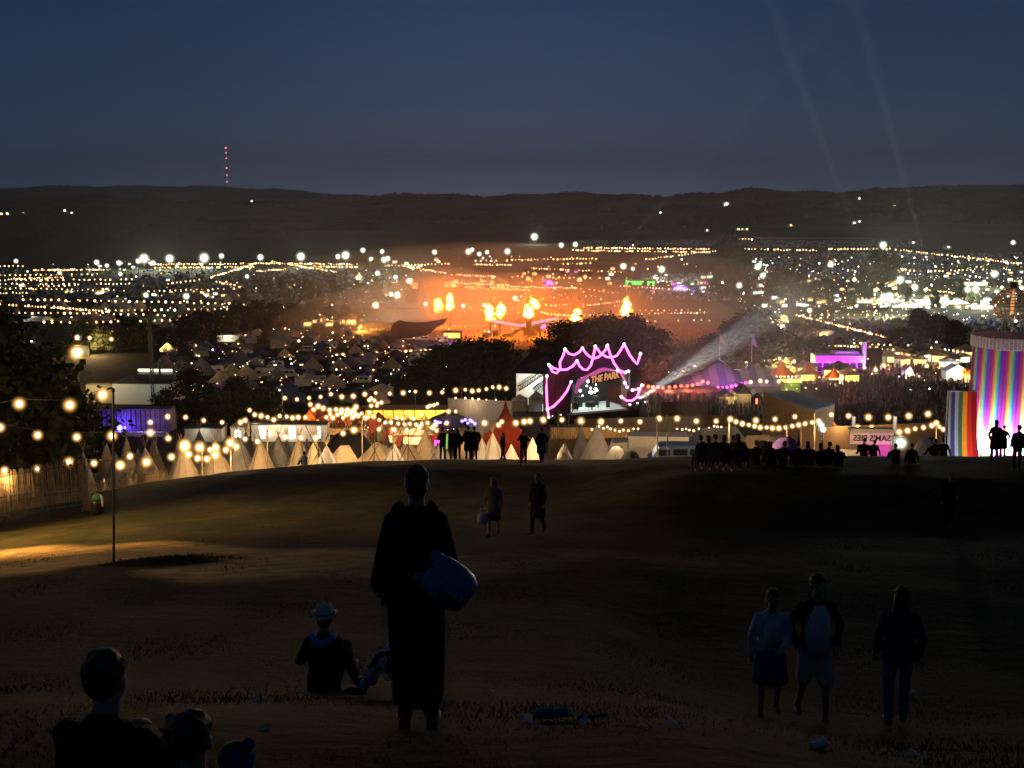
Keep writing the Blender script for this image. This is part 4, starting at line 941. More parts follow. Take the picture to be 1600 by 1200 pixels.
# ------------------------------------------------------------------ vehicles
def car(label, loc, rz, paint='grey', kind='car', group=None, s=1.0):
    names = {'car': 'parked_car', 'van': 'camper_van', 'caravan': 'caravan', 'lorry': 'lorry'}
    t = thing(names[kind], label, {'car': 'car', 'van': 'van', 'caravan': 'caravan', 'lorry': 'lorry'}[kind], loc, rz, group, s)
    if kind == 'car':
        prof_ = [(-2.1, .35), (2.1, .35), (2.12, .62), (1.95, .85), (1.05, .95), (.45, 1.42), (-1.1, 1.45), (-1.75, 1.02), (-2.08, .95)]; W = 1.7; win = [((-1.0, .98), (.40, 1.36))]; wh = (-1.3, 1.3)
    elif kind == 'van':
        prof_ = [(-2.5, .4), (2.5, .4), (2.52, .9), (2.2, 1.15), (1.7, 1.95), (1.4, 2.1), (-2.45, 2.15), (-2.52, 1.2)]; W = 1.95; win = [((-2.1, 1.3), (-.9, 1.85)), ((-.7, 1.3), (.5, 1.85)), ((.8, 1.25), (1.7, 1.8))]; wh = (-1.6, 1.7)
    elif kind == 'caravan':
        prof_ = [(-2.4, .45), (2.3, .45), (2.5, 1.0), (2.35, 2.1), (2.0, 2.5), (-2.1, 2.55), (-2.45, 2.1), (-2.5, 1.1)]; W = 2.2; win = [((-2.0, 1.25), (-1.0, 1.85)), ((.7, 1.25), (1.8, 1.85))]; wh = (-.1, .55)
    else:
        prof_ = [(-4.2, .7), (2.2, .7), (2.2, 3.5), (-4.2, 3.5)]; W = 2.5; win = []; wh = (-3.2, -2.2, 3.4)
    m_ = MB(); m_.prism(prof_, -W/2, W/2)
    o = m_.build('body', M[paint], t)
    if kind == 'lorry':
        m_ = MB(); m_.prism([(2.3, .6), (4.3, .6), (4.3, 1.6), (3.9, 2.7), (2.3, 2.8)], -W/2+.05, W/2-.05); m_.build('cab', M['white'], t); win = [((2.9, 1.7), (3.8, 2.4))]
        m_ = MB(); m_.box((3.95, 0, 2.15), (.05, 2.0, .75), ry=-.3); m_.build('windscreen', M['glass'], t)
    for (a, b) in win:
        for sd in (-1, 1): m_ = MB(); m_.box(((a[0]+b[0])/2, sd*(W/2+.004), (a[1]+b[1])/2), (b[0]-a[0], .012, b[1]-a[1])); m_.build('window', M['glass'], t)
    if kind == 'car':
        m_ = MB(); m_.box((.77, 0, 1.19), (.03, 1.4, .62), ry=-.9); m_.build('windscreen', M['glass'], t)
        m_ = MB(); m_.box((-1.45, 0, 1.25), (.03, 1.35, .62), ry=.98); m_.build('rear_window', M['glass'], t)
    for x in wh:
        for sd in (-1, 1): m_ = MB(); m_.tube((x, sd*(W/2-.2), .32), (x, sd*(W/2+.01), .32), .32 if kind != 'lorry' else .48, n=14); m_.build('wheel', M['rubber'], t)
    for sd in (-1, 1): m_ = MB(); xx = max(p[0] for p in prof_)+(2.1 if kind == 'lorry' else 0); m_.box((xx, sd*W*.36, .72), (.05, .3, .16)); m_.build('headlight', M['white'], t)
    return t
M['paint_b'] = mat('blue_car_paint', (.05, .08, .16), .25, .1, spec=.5); M['paint_s'] = mat('silver_car_paint', (.28, .29, .31), .25, .1, spec=.5); M['paint_r'] = mat('dark_red_car_paint', (.16, .02, .02), .25, .1, spec=.5)
M['paint_w'] = mat('white_car_paint', (.62, .62, .60), .3, .06, spec=.5)
q = at(1012, 105); q.z = slope(718)*105-.6
car('white lorry with a blue van in front of it below the stage field', q, R(176), 'white', 'lorry', s=.86)
q = at(1058, 96); q.z = slope(722)*96-.5
car('blue camper van with a long dark side window in front of the white lorry', q, R(178), 'paint_b', 'van', s=1.0)
protos = [car('x', (0, 0, -500), 0, p, k) for k, p in (('car', 'paint_b'), ('car', 'paint_s'), ('car', 'paint_r'), ('van', 'paint_w'), ('van', 'paint_b'), ('caravan', 'white'))]
pn = ['dark blue car', 'silver car', 'dark red car', 'white camper van', 'blue camper van', 'white caravan']
USED = set()
def place_proto(pl, i, loc, rz, label, group, s=1.0):
    if i not in USED:
        USED.add(i); o = pl[i]; o.location = loc; o.rotation_euler = (0, 0, rz); o.scale = (s, s, s); o['label'] = label; o['group'] = group; return o
    return dup(pl[i], loc, rz, s, label, group)
place_proto(protos, 5, hit(415, 590), R(3), 'white caravan with small dark windows at the left end of the camper field', 'vehicles in the camper field', 1.15)
place_proto(protos, 3, hit(448, 590), R(5), 'white camper van parked right of the caravan', 'vehicles in the camper field', 1.15)
rnd = random.Random(11)
taken = []
def free(q, d):
    for p in taken:
        if abs(p.x-q.x) < d*1.4 and abs(p.y-q.y) < d*2: return False
    taken.append(q); return True
k = 0
for i in range(400):
    if k >= 54: break
    px = rnd.uniform(270, 690); py = rnd.uniform(528, 618)
    if px < 430 and py > 585: continue
    if px > 640 and py > 575: continue
    q = hit(px, py)
    if not free(q, 3.6): continue
    j = rnd.choice([0, 1, 1, 2, 0, 3, 3, 4, 5]); k += 1
    place_proto(protos, j, q, rnd.choice([0, 3.14])+rnd.uniform(-.25, .25), pn[j]+' parked among the tents of the camper field', 'vehicles in the camper field')

# ------------------------------------------------------------------ the camper field: bell tents, gazebos, domes
def bell_proto(c):
    t = thing('bell_tent', 'x', 'tent', (0, 0, -500)); rg = cone_shell(2.6, 3.1, 10, .7)
    m_ = MB(); m_.loft(rg[1:], False); m_.build('canvas_roof', M[c], t); m_ = MB(); m_.loft(rg[:2], False); m_.build('canvas_wall', M[c], t)
    m_ = MB(); m_.add([(-.5, -2.62, .02), (.5, -2.62, .02), (0, -1.55, 1.7)], [(0, 1, 2)]); m_.build('door_flap', M['canvas_d'], t); return t
def dome_proto(c):
    t = thing('dome_tent', 'x', 'tent', (0, 0, -500)); n = 16
    rg = [[(max(.03, 1.7*math.cos(u*math.pi/12)**.8)*math.cos(2*math.pi*i/n), .8*max(.03, 1.7*math.cos(u*math.pi/12)**.8)*math.sin(2*math.pi*i/n), 1.5*math.sin(u*math.pi/12)) for i in range(n)] for u in range(7)]
    m_ = MB(); m_.loft(rg, False); m_.build('flysheet', M[c], t, True)
    m_ = MB(); m_.add([(.6*math.cos(a/8*math.pi), -1.36+.28*math.sin(a/8*math.pi), .02+.9*math.sin(a/8*math.pi)) for a in range(9)], [tuple(range(9))]); m_.build('door', M['canvas_d'], t); return t
def gaz_proto(c):
    t = thing('gazebo', 'x', 'tent', (0, 0, -500)); m_ = MB()
    m_.add([(-2, -2, 2.1), (2, -2, 2.1), (2, 2, 2.1), (-2, 2, 2.1), (0, 0, 3.1)], [(0, 1, 4), (1, 2, 4), (2, 3, 4), (3, 0, 4)])
    m_.add([(-2, -2, 1.8), (2, -2, 1.8), (2, 2, 1.8), (-2, 2, 1.8), (-2, -2, 2.1), (2, -2, 2.1), (2, 2, 2.1), (-2, 2, 2.1)], [(0, 1, 5, 4), (1, 2, 6, 5), (2, 3, 7, 6), (3, 0, 4, 7)]); m_.build('roof', M[c], t)
    for x in (-1.95, 1.95):
        for y in (-1.95, 1.95): m_ = MB(); m_.tube((x, y, 0), (x, y, 2.0), .03, n=5); m_.build('leg', M['steel'], t)
    m_ = MB(); m_.add([(-2, 1.98, 0), (2, 1.98, 0), (2, 1.98, 1.9), (-2, 1.98, 1.9)], [(0, 1, 2, 3)]); m_.build('side_wall', M[c], t); return t
TP = [bell_proto('canvas'), bell_proto('canvas_g'), dome_proto('canvas_bl'), dome_proto('canvas_gr'), dome_proto('canvas_g'), gaz_proto('canvas_w'), gaz_proto('canvas_g'), dome_proto('canvas_pu'), gaz_proto('canvas_bl')]
TN = ['cream bell tent', 'grey bell tent', 'blue dome tent', 'green dome tent', 'grey dome tent', 'white gazebo', 'grey gazebo', 'violet dome tent', 'blue gazebo']
USED_T = set()
def place_tent(j, q, rz, label, group, s=1.0):
    if j not in USED_T:
        USED_T.add(j); o = TP[j]; o.location = q; o.rotation_euler = (0, 0, rz); o.scale = (s, s, s); o['label'] = label; o['group'] = group; return o
    return dup(TP[j], q, rz, s, label, group)
for (px, py, j, s, lab) in ((345, 601, 0, 1.35, 'cream bell tent standing left of the front pair in the camper field'), (362, 592, 0, 1.5, 'largest cream bell tent of the front row in the camper field'), (385, 592, 0, 1.4, 'cream bell tent right of the largest one in the camper field'),
                          (346, 612, 7, 1.6, 'lilac dome tent below the largest cream bell tent'), (389, 607, 4, 1.6, 'pale grey dome tent at the edge of the bushes'), (315, 585, 1, 1.7, 'grey bell tent behind the bush left of the cream ones'), (284, 583, 1, 1.5, 'grey bell tent at the corner of the long white marquee'),
                          (376, 570, 1, 1.6, 'grey bell tent with a white cap in the second row'), (440, 546, 5, 1.9, 'wide pale pyramid gazebo in the middle of the camper field'), (445, 557, 0, .9, 'small cream bell tent below the wide pale gazebo'), (488, 578, 0, 1.3, 'cream bell tent right of the camper van'), (545, 572, 1, 1.3, 'grey bell tent left of the white coach')):
    q = hit(px, py); taken.append(q); place_tent(j, q, rnd.uniform(-.5, .5), lab, 'tents in the camper field', s)
k = 0
for i in range(900):
    if k >= 130: break
    px = rnd.uniform(255, 700); py = rnd.uniform(522, 632)
    if px < 430 and py > 578 and px > 250: continue
    if px > 640 and py > 572: continue
    if py > 600 and px > 600: continue
    q = hit(px, py)
    if not free(q, 4.0): continue
    j = rnd.choice([0, 0, 1, 1, 2, 3, 4, 4, 5, 6, 7, 8]); k += 1
    place_tent(j, q, rnd.uniform(-.6, .6), TN[j]+' among the vehicles of the camper field', 'tents in the camper field', rnd.uniform(.9, 1.35))
# second camp beyond it, left, around the rows of lights
for i in range(60):
    px = rnd.uniform(0, 420); py = rnd.uniform(455, 512); q = hit(px, py)
    j = rnd.choice([0, 1, 4, 5, 6]); place_tent(j, q, rnd.uniform(-.6, .6), TN[j]+' in the far left camp between the rows of lights', 'tents between the rows of lights', rnd.uniform(1, 1.8))
for i in range(70):
    px = rnd.uniform(1200, 1500); py = rnd.uniform(500, 545); q = hit(px, py)
    j = rnd.choice([1, 4, 2, 6, 3, 8]); place_tent(j, q, rnd.uniform(-.6, .6), TN[j]+' in the dim camp behind the violet lit bar', 'tents behind the violet lit bar', rnd.uniform(.9, 1.4))
# ------------------------------------------------------------------ trees
M['leaf'] = mat('leaves', (.045, .055, .018), .85, .45, .9, spec=.05)
M['leaf2'] = mat('dark_leaves', (.030, .036, .014), .85, .45, .9, spec=.05)
M['bark'] = mat('bark', (.07, .05, .035), .9, .3, 8)
def crown_mesh(seed, H, W, n, base=.22, lm='leaf', spread=1.0):
    """leaf clumps through the volume of several limbs' worth of foliage; uneven outline with gaps"""
    r = random.Random(seed); mb = MB(); cl = []
    for i in range(26):
        a = r.uniform(0, 6.283); u = r.uniform(base, 1); rad = W*.5*math.sin(math.pi*min(1, (u-base)/(1-base)*.86+.14))**.7*r.uniform(.35, 1.0)
        cl.append((V(rad*math.cos(a), rad*math.sin(a), H*u), W*r.uniform(.12, .22)))
    for i in range(n):
        c, cr = r.choice(cl); p = c + V(r.gauss(0, 1), r.gauss(0, 1), r.gauss(0, .8))*cr*.55
        s = r.uniform(.018, .042)*W*spread; e1 = V(r.gauss(0, 1), r.gauss(0, 1), r.gauss(0, 1)).normalized(); e2 = e1.cross(V(r.gauss(0, 1), r.gauss(0, 1), r.gauss(0, 1))).normalized()
        mb.add([p-e1*s-e2*s*.55, p+e1*s*.4-e2*s, p+e1*s*1.1+e2*s*.2, p+e2*s], [(0, 1, 2, 3)])
    return mb, cl
def tree_proto(seed, H, W, n, base=.22, lm='leaf', spread=1.0, name='tree'):
    t = thing(name, 'x', 'tree', (0, 0, -500)); mb, cl = crown_mesh(seed, H, W, n, base, lm, spread); mb.build('crown', M[lm], t)
    m_ = MB(); m_.path([(0, 0, -.6), (.1, 0, H*.2), (-.1, .1, H*.45), (0, 0, H*.75)], [H*.028, H*.022, H*.015, H*.005], 8)
    for c, cr in cl[:9]: m_.path([(0, 0, H*.22+.1*c.z), (c.x*.5, c.y*.5, (c.z+H*.25)*.5), tuple(c)], [H*.010, H*.007, H*.003], 5)
    m_.build('trunk', M['bark'], t); return t
TR = [tree_proto(1, 12, 10, 2600), tree_proto(2, 12, 12, 2600, .12, 'leaf2'), tree_proto(3, 12, 8, 2200), tree_proto(4, 5, 8, 1800, .05, 'leaf2', .8, 'bush'), tree_proto(5, 12, 11, 5000, .08, 'leaf2', .7)]
USED_R = set()
def tree(j, px, base_py, top_py, label, group=None, Y=None, wide=1.0, rz=None):
    q = at(px, Y) if Y else hit(px, base_py); h = slope(top_py)*q.y - q.z; H0 = 5 if j == 3 else 12; s = h/H0
    rz = random.uniform(0, 6.28) if rz is None else rz
    if j not in USED_R:
        USED_R.add(j); o = TR[j]; o.location = q; o.rotation_euler = (0, 0, rz); o.scale = (s*wide, s*wide, s); o['label'] = label
        if group: o['group'] = group
        return o
    o = dup(TR[j], q, rz, (s*wide, s*wide, s), label, group)
    return o
gL = 'big dark trees at the left edge'
tree(4, -8, 0, 500, 'tall black tree at the left edge, highest of the big trees there', gL, 128, 1.0)
tree(4, 46, 0, 572, 'broad black tree second from the left edge', gL, 118, .9)
tree(1, 24, 0, 600, 'lower black tree filling the gap at the left edge', gL, 104, 1.25)
tree(1, 100, 0, 620, 'black tree nearest the tall bare pole', gL, 116, 1.1)
tree(4, -70, 0, 540, 'black tree just beyond the left edge', gL, 112, 1.2)
gM = 'dark bushes in front of the camper field'
tree(4, 300, 657, 583, 'large dark bush right of the long white marquee', gM, None, 1.15)
tree(4, 372, 668, 598, 'large dark bush below the lilac dome tent', gM, None, 1.15)
tree(1, 262, 660, 612, 'dark bush at the right end of the long white marquee', gM, None, 1.1)
tree(1, 412, 662, 612, 'dark bush between the lilac dome tent and the market', gM, None, 1.2)
tree(1, 340, 672, 622, 'dark low bush below the beige wall', gM, None, 1.2)
gH = 'line of dark trees beyond the camper field'
for i, (px, b, tp, j, lab) in enumerate(((290, 545, 497, 1, 'dark tree left end'), (318, 540, 490, 4, 'dark tree second from left'), (345, 532, 488, 1, 'dark tree third from left'), (372, 525, 479, 4, 'tallest brown lit tree'), (402, 520, 474, 1, 'brownish tree right of the tallest'), (430, 516, 476, 4, 'brown tree near the middle'),
        (458, 510, 478, 1, 'greenish tree right of the middle'), (487, 506, 476, 4, 'dark tree behind the white lamp'), (515, 503, 480, 1, 'green lit tree'), (540, 500, 478, 4, 'dark tree near the marquee'), (562, 498, 482, 1, 'small tree by the marquee'), (205, 545, 500, 4, 'dark tree left of the lattice mast'), (165, 552, 510, 1, 'dark tree by the sodium lamp'),
        (128, 545, 505, 4, 'dark tree behind the sodium lamp'), (232, 550, 508, 1, 'dark tree behind the lattice mast'), (262, 545, 515, 2, 'yellow lit tree over the small pavilion'))):
    tree(j, px, b, tp, lab+' in the tree line beyond the camper field', gH, None, 1.3)
gD = 'dark trees between camper field and fire stage'
for i, (px, b, tp, j, lab) in enumerate(((665, 606, 562, 1, 'lower tree at the left end of the dark clump'), (690, 612, 548, 4, 'left tree of the dark clump'), (722, 612, 540, 4, 'dark tree second from left in the clump'), (752, 612, 538, 1, 'dark tree in the middle of the clump'), (780, 610, 540, 4, 'highest dark tree in the clump'),
        (812, 600, 552, 1, 'dark tree right of the clump beside the stage roof'), (640, 614, 585, 1, 'low bush left of the dark clump'), (610, 618, 590, 1, 'low dark bush above the long string of lights'), (838, 590, 548, 4, 'dark tree behind the stage roof'))):
    tree(j, px, b, tp, lab, gD, None, 1.35)
gS = 'big dark trees behind the stage'
for i, (px, b, tp, j, lab) in enumerate(((880, 590, 512, 4, 'left tree of the big dark group behind the stage'), (915, 590, 509, 1, 'second tree of the big dark group behind the stage'), (950, 590, 503, 4, 'third tree of the big dark group behind the stage'), (985, 592, 503, 4, 'tallest tree of the big dark group behind the stage'), (1015, 595, 520, 1, 'right tree of the big dark group behind the stage'),
        (1035, 592, 545, 4, 'dark tree low beside the light beam'), (1062, 588, 552, 1, 'dark tree left of the blue big top'), (1092, 585, 545, 4, 'dark tree behind the first flag'), (1145, 575, 508, 4, 'tall dark tree between the two flags'), (1178, 572, 492, 1, 'tall dark tree hung with coloured lights'), (1205, 570, 512, 4, 'dark tree right of the coloured lights'),
        (1110, 580, 530, 1, 'dark tree behind the big top peak'))):
    tree(j, px, b, tp, lab, gS, None, 1.3)
gR = 'dark trees on the right of the valley'
for i, (px, b, tp, j, lab) in enumerate(((1245, 565, 530, 4, 'dark tree left of the violet lit bar'), (1275, 562, 532, 1, 'dark tree just behind the violet lit bar'), (1310, 556, 530, 4, 'dark round tree above the violet lit bar'), (1435, 535, 488, 4, 'round dark tree below the row of white stalls'), (1462, 538, 495, 1, 'dark tree right of the round one'), (1490, 545, 505, 4, 'dark tree left of the ribbon tower'),
        (1405, 548, 515, 1, 'dark tree in the middle of the dim camp'), (1425, 572, 548, 2, 'tree glowing orange from lights in its branches'), (1380, 540, 520, 3, 'low bush in the dim camp'), (1345, 470, 448, 4, 'dark tree among the far stalls'), (1225, 470, 425, 4, 'dark far tree above the far stalls'), (1250, 465, 430, 1, 'wide dark far tree above the stalls'), (1275, 470, 440, 4, 'dark far tree right of the wide one'), (1210, 462, 428, 1, 'dark far tree next to the white lamp'))):
    tree(j, px, b, tp, lab, gR, None, 1.35)
gF = 'far trees standing among the lights'
for i, (px, b, tp, j) in enumerate(((1130, 468, 385, 4), (1142, 465, 376, 1), (1150, 460, 384, 4), (1122, 455, 400, 2), (1160, 458, 395, 1), (572, 425, 405, 1), (583, 428, 408, 4), (710, 430, 400, 4), (722, 430, 398, 1), (735, 432, 404, 4), (1365, 440, 395, 4), (1380, 445, 398, 1), (1395, 440, 400, 4), (930, 440, 420, 1), (1350, 462, 420, 1),
        (590, 470, 440, 4), (610, 472, 446, 1), (640, 474, 448, 4), (560, 470, 440, 1), (520, 472, 440, 4), (480, 468, 438, 1), (440, 466, 440, 4), (410, 468, 445, 1), (380, 470, 450, 4), (660, 478, 455, 1), (500, 480, 455, 4), (450, 480, 458, 1), (1300, 480, 450, 4), (1330, 482, 455, 1), (1420, 478, 452, 4), (1460, 482, 455, 1), (1500, 470, 440, 4), (1520, 478, 448, 1))):
    tree(j, px, b, tp, 'dark tree among the far lights, one of many scattered over the fields', gF, None, .62)
# hedges and woods on the far hillsides: read as one mass
r = random.Random(5); mb = MB()
for hd in range(46):
    px0 = r.uniform(-20, 1620); py0 = r.uniform(308, 374); a = hit(px0, py0); L_ = r.uniform(150, 700); an = r.choice([0, 0, .3, -.3, 1.2])
    for k in range(int(L_/9)):
        x = a.x+(k*9-L_/2)*math.cos(an)+r.uniform(-4, 4); y = max(1920, a.y+(k*9-L_/2)*math.sin(an)+r.uniform(-4, 4)); s = r.uniform(5, 9); z = G(x, y)
        mb.add([(x-s, y, z), (x+s, y, z), (x+s*.8, y+1, z+s*1.1), (x, y, z+s*r.uniform(1.3, 1.9)), (x-s*.8, y-1, z+s*1.1), (x, y-s, z), (x, y+s, z), (x, y, z+s*1.3)], [(0, 1, 2, 3, 4), (5, 6, 7)])
for k in range(2600):
    px = r.uniform(-30, 1630); yy = r.choice([3990, 3960, 3930, 8990, 8950]); x = (px-800)/1780*yy; z = G(x, yy); s = r.uniform(4, 9)*(1.3 if yy > 5000 else 1)
    mb.add([(x-s, yy, z-3), (x+s, yy, z-3), (x+s*.8, yy+1, z+s*.8), (x, yy, z+s*r.uniform(.8, 1.3)), (x-s*.8, yy-1, z+s*.7)], [(0, 1, 2, 3, 4)])
o = mb.build('hedgerow_woodland', M['leaf2']); tag(o, 'dark hedges and woods lining the far hillsides', 'woodland', None, 'stuff')
# short grass of the near slope
r = random.Random(9); mb = MB()
for k in range(60000):
    y = 2.6+34*r.random()**1.9; x = r.uniform(-1, 1)*(1.2+y*.5); z = G(x, y); hh = r.uniform(.008, .030); a = r.uniform(0, 6.28); d = V(math.cos(a), math.sin(a), 0)*r.uniform(.003, .007)*(1+y*.05); lx = r.uniform(-.04, .04); ly = r.uniform(-.04, .04)
    mb.add([(x-d.x, y-d.y, z-.03), (x+d.x, y+d.y, z-.03), (x+lx, y+ly, z+hh)], [(0, 1, 2)])
gx, gy = -9.2, 28.2
for k in range(2400):   # uncut tuft round the foot of the tall pole
    a = r.uniform(0, 6.28); q_ = r.random()**.6; x = gx+.6+1.9*q_*math.cos(a); y = gy+1.0*q_*math.sin(a); z = G(x, y); hh = r.uniform(.05, .17)*(1.15-q_); d = V(math.cos(a*3), math.sin(a*3), 0)*.02
    mb.add([(x-d.x, y-d.y, z-.03), (x+d.x, y+d.y, z-.03), (x+r.uniform(-.1, .1), y+r.uniform(-.1, .1), z+hh)], [(0, 1, 2)])
M['grass'] = mat('grass_blades', (.042, .044, .021), .9, .5, .7, spec=.05)
o = mb.build('grass', M['grass']); tag(o, 'short worn grass of the dark slope with a longer tuft at the tall pole', 'grass', None, 'stuff')
# ------------------------------------------------------------------ the stage with the pink garlands
def stage():
    Y = 240; th = R(24); base = at(925, Y); nrm_ = V(math.sin(th), -math.cos(th), 0); ex = V(math.cos(th), math.sin(th), 0)
    t = thing('festival_stage', 'open air stage outlined in glowing pink garlands with a sign reading THE PARK', 'stage', base, th)
    Mi = Matrix.Rotation(-th, 3, 'Z')
    def on(px, py, off=0.0):
        """local point on the stage front, off metres in front of it"""
        d = ray(px, py); p0 = base+nrm_*off; k = (p0-V(0, 0, 0)).dot(nrm_)/d.dot(nrm_); return Mi @ (d*k-base)
    a = on(893, 648); b_ = on(1000, 634); zf = .5*(a.z+b_.z)
    xl, xr = on(893, 640).x, on(978, 630).x
    top_l = on(903, 606).z; zt = on(940, 578).z
    xL, xR = on(856, 640).x, on(1000, 625).x
    m_ = MB(); m_.box(((xl+xr)/2, 5, zf*.5), (xr-xl+2, 10, zf)); m_.build('stage_floor', mat('pale_stage_floor', (.55, .60, .56), .35, .1, 3), t)
    m_ = MB(); m_.box((0, -.3, zf*.42), (xR-xL, .3, zf*.84)); m_.build('apron', M['black'], t)
    m_ = MB(); m_.box(((xl+xr)/2, 10.2, zt*.5), (xr-xl+2, .3, zt)); m_.build('back_wall', M['black'], t)
    red = mat('dark_red_boards', (.08, .03, .028), .8, .35, 4)
    for (x0, x1, zz) in ((xL, xl-.2, on(870, 585).z), (xr+.2, xR, on(985, 578).z)):
        m_ = MB(); m_.box(((x0+x1)/2, 1.2, zz/2), (x1-x0, 2.4, zz))
        for q in range(5): m_.box((x0+(x1-x0)*(q+.5)/5, -.06, zz/2), (.12, .14, zz*.96))
        m_.build('wing_tower', red, t)
    # crown of painted boards over the opening
    cr = MB(); pts = [on(*p) for p in ((858, 588), (860, 572), (870, 582), (884, 548), (898, 552), (910, 544), (922, 556), (930, 541), (942, 556), (950, 540), (962, 556), (976, 537), (988, 556), (992, 568), (1000, 552), (1000, 585), (978, 584), (945, 574), (903, 592), (899, 600), (880, 590))]
    cr.prism([(p.x, p.z) for p in pts], .15, .5); cr.build('crown_board', mat('plum_boards', (.05, .02, .04), .8, .4, 2), t)
    # roof behind
    zr = on(930, 558).z
    m_ = MB(); m_.add([(xL, .6, zr*.82), (xR, .6, zr*.82), (xR, 12, zr*.8), (xL, 12, zr*.8), (xL+3, 6, zr), (xR-3, 6, zr)], [(0, 1, 5, 4), (2, 3, 4, 5), (3, 0, 4), (1, 2, 5)]); m_.build('roof', M['black'], t)
    # pink arch over the opening, faint emission stands in for light on it
    arc = [on(*p, .35) for p in ((899, 614), (902, 600), (911, 590), (925, 583), (937, 576), (945, 574), (957, 577), (972, 583), (977, 592))]
    inn = [on(*p, .35) for p in ((901, 616), (906, 603), (914, 595), (927, 588), (938, 582), (947, 579), (957, 580), (971, 585), (976, 594))]
    ar = MB(); n_ = len(arc); ar.add([tuple(p) for p in arc]+[tuple(p) for p in inn], [(i, i+1, n_+i+1, n_+i) for i in range(n_-1)])
    ar.add([tuple(p+V(0, .5, 0)) for p in arc]+[tuple(p+V(0, .5, 0)) for p in inn], [(i, i+1, n_+i+1, n_+i) for i in range(n_-1)])
    ar.build('arch', mat('pink_arch_glow', (.85, .30, .62), .6, .1, 2, emit=(1, .16, .62), es=.22), t)
    # sign
    sg = on(945, 590, .45); e1 = on(924, 594, .45); e2 = on(964, 586, .45); an = math.atan2(e2.z-e1.z, e2.x-e1.x)
    m_ = MB(); m_.box((sg.x, sg.y+.12, sg.z), ((e2-e1).length+1.2, .12, 1.9), ry=-an); m_.build('sign_board', M['black'], t)
    text('sign_lettering', 'THE PARK', 1.95, emis('orange_sign_letters', (1, .42, .16), .75), t, .05, (sg.x, sg.y, sg.z), (R(90), -an, 0), shear=.25, bold=.06, sx=(e2-e1).length/8.0)
    # band equipment
    for (x, y, w_, d_, h_) in ((-3.6, 4, 1.2, .8, 1.5), (-1.8, 6, 1.5, 1, 2.2), (.6, 5, 1.8, 1.4, 1.1), (2.6, 6.5, 1.2, .8, 2.0), (3.8, 3, .7, .5, 1.6)):
        m_ = MB(); m_.box(((xl+xr)/2+x, y, zf+h_/2), (w_, d_, h_)); m_.tube(((xl+xr)/2+x, y-.5, zf), ((xl+xr)/2+x+.2, y-.5, zf+1.7), .04, n=5); m_.build('band_equipment', M['dark'], t)
    for (x, z, r_) in ((.9, .62, .28), (2.0, .70, .22), (-.6, .80, .16), (2.6, .42, .20), (1.4, .35, .24), (-2.6, .78, .15), (3.1, .75, .14)):
        p = V((xl+xr)/2+x, 6.2, zf+(zt-zf)*z); m_ = MB(); m_.ell(p, r_, 10, 6); m_.tube(p+V(0, .1, 0), p+V(0, .6, 0), r_*.9, r_*.5, 8); m_.build('stage_lamp', M['led_white'], t)
    pointlight('stage_wash', ((xl+xr)/2+1.2, 4.5, zf+(zt-zf)*.72), 2600, (.92, 1, .93), t, .5); pointlight('stage_wash', ((xl+xr)/2-3, 4.0, zf+(zt-zf)*.62), 900, (.92, 1, .93), t, .5)
    for x, z in ((-5.2, .95), (5.0, .95), (0, .98)):   # lighting truss under the roof
        m_ = MB(); A = V((xl+xr)/2+x-2.4, 2.2, zf+(zt-zf)*z); B = A+V(4.8, 0, 0)
        for o_ in (V(0, 0, 0), V(0, 0, -.6), V(0, .5, -.3)): m_.tube(A+o_, B+o_, .07, n=5)
        for k_ in range(9): a_ = A.lerp(B, k_/9); m_.tube(a_, A.lerp(B, (k_+.5)/9)+V(0, 0, -.6), .04, n=4)
        m_.build('lighting_truss', M['steel'], t)
    rr = random.Random(8)
    for k_ in range(16): p = V((xl+xr)/2+rr.uniform(-.5, 4.2), 8.8, zf+(zt-zf)*rr.uniform(.2, .75)); m_ = MB(); m_.ell(p, rr.uniform(.12, .30), 8, 5); m_.build('backdrop_lamp', M['led_white'] if k_ % 3 else M['bulb_w'], t)
    # speaker hangs
    for x in (xl-.9, xr+.9):
        m_ = MB()
        for q in range(7): m_.box((x, -.7+q*.03, zt*.86-q*.55), (1.1, .7, .5), rx=.06*q)
        m_.build('speaker_stack', M['dark'], t)
    Gs = [[(450, 265), (490, 340), (530, 355), (570, 310), (565, 240), (600, 170), (620, 105)], [(620, 105), (660, 150), (710, 165), (760, 140), (800, 95)], [(800, 95), (840, 150), (880, 185), (920, 200), (960, 190), (1000, 160), (1040, 110), (1060, 65)],
          [(935, 75), (985, 140), (1050, 185), (1110, 190), (1160, 170), (1200, 110), (1235, 50)], [(935, 75), (915, 170), (890, 270), (850, 320), (810, 315), (770, 280), (745, 225)], [(745, 225), (700, 280), (640, 315), (560, 320), (500, 300), (450, 265)],
          [(1060, 65), (1090, 160), (1130, 250), (1180, 320), (1240, 345), (1280, 335)], [(1235, 50), (1290, 160), (1340, 230), (1370, 260), (1390, 200), (1405, 150)], [(430, 385), (425, 500), (430, 620), (435, 720), (450, 810)], [(435, 730), (500, 700), (580, 620), (640, 540), (680, 440)],
          [(1240, 450), (1265, 500)], [(1205, 600), (1260, 640), (1320, 640), (1370, 600), (1400, 520), (1420, 480)], [(1320, 530), (1350, 525), (1385, 520)], [(1165, 325), (1200, 345), (1250, 345)]]
    for g in Gs:
        P = [on(790+x*.15, 530+y*.15, .9) for x, y in g]; m_ = MB(); m_.path(P, .24, 6); ob = m_.build('garland', M['neon'], t)
        for p in (P[0], P[-1]):
            k_ = MB(); k_.ell(p, .30, 8, 5); k_.build('peak_lamp', M['bulb_w'], t)
    pl = [on(900, 560, 2.5), on(960, 560, 2.5), on(868, 605, 2.0), on(990, 610, 2.0), on(935, 570, 2.5)]
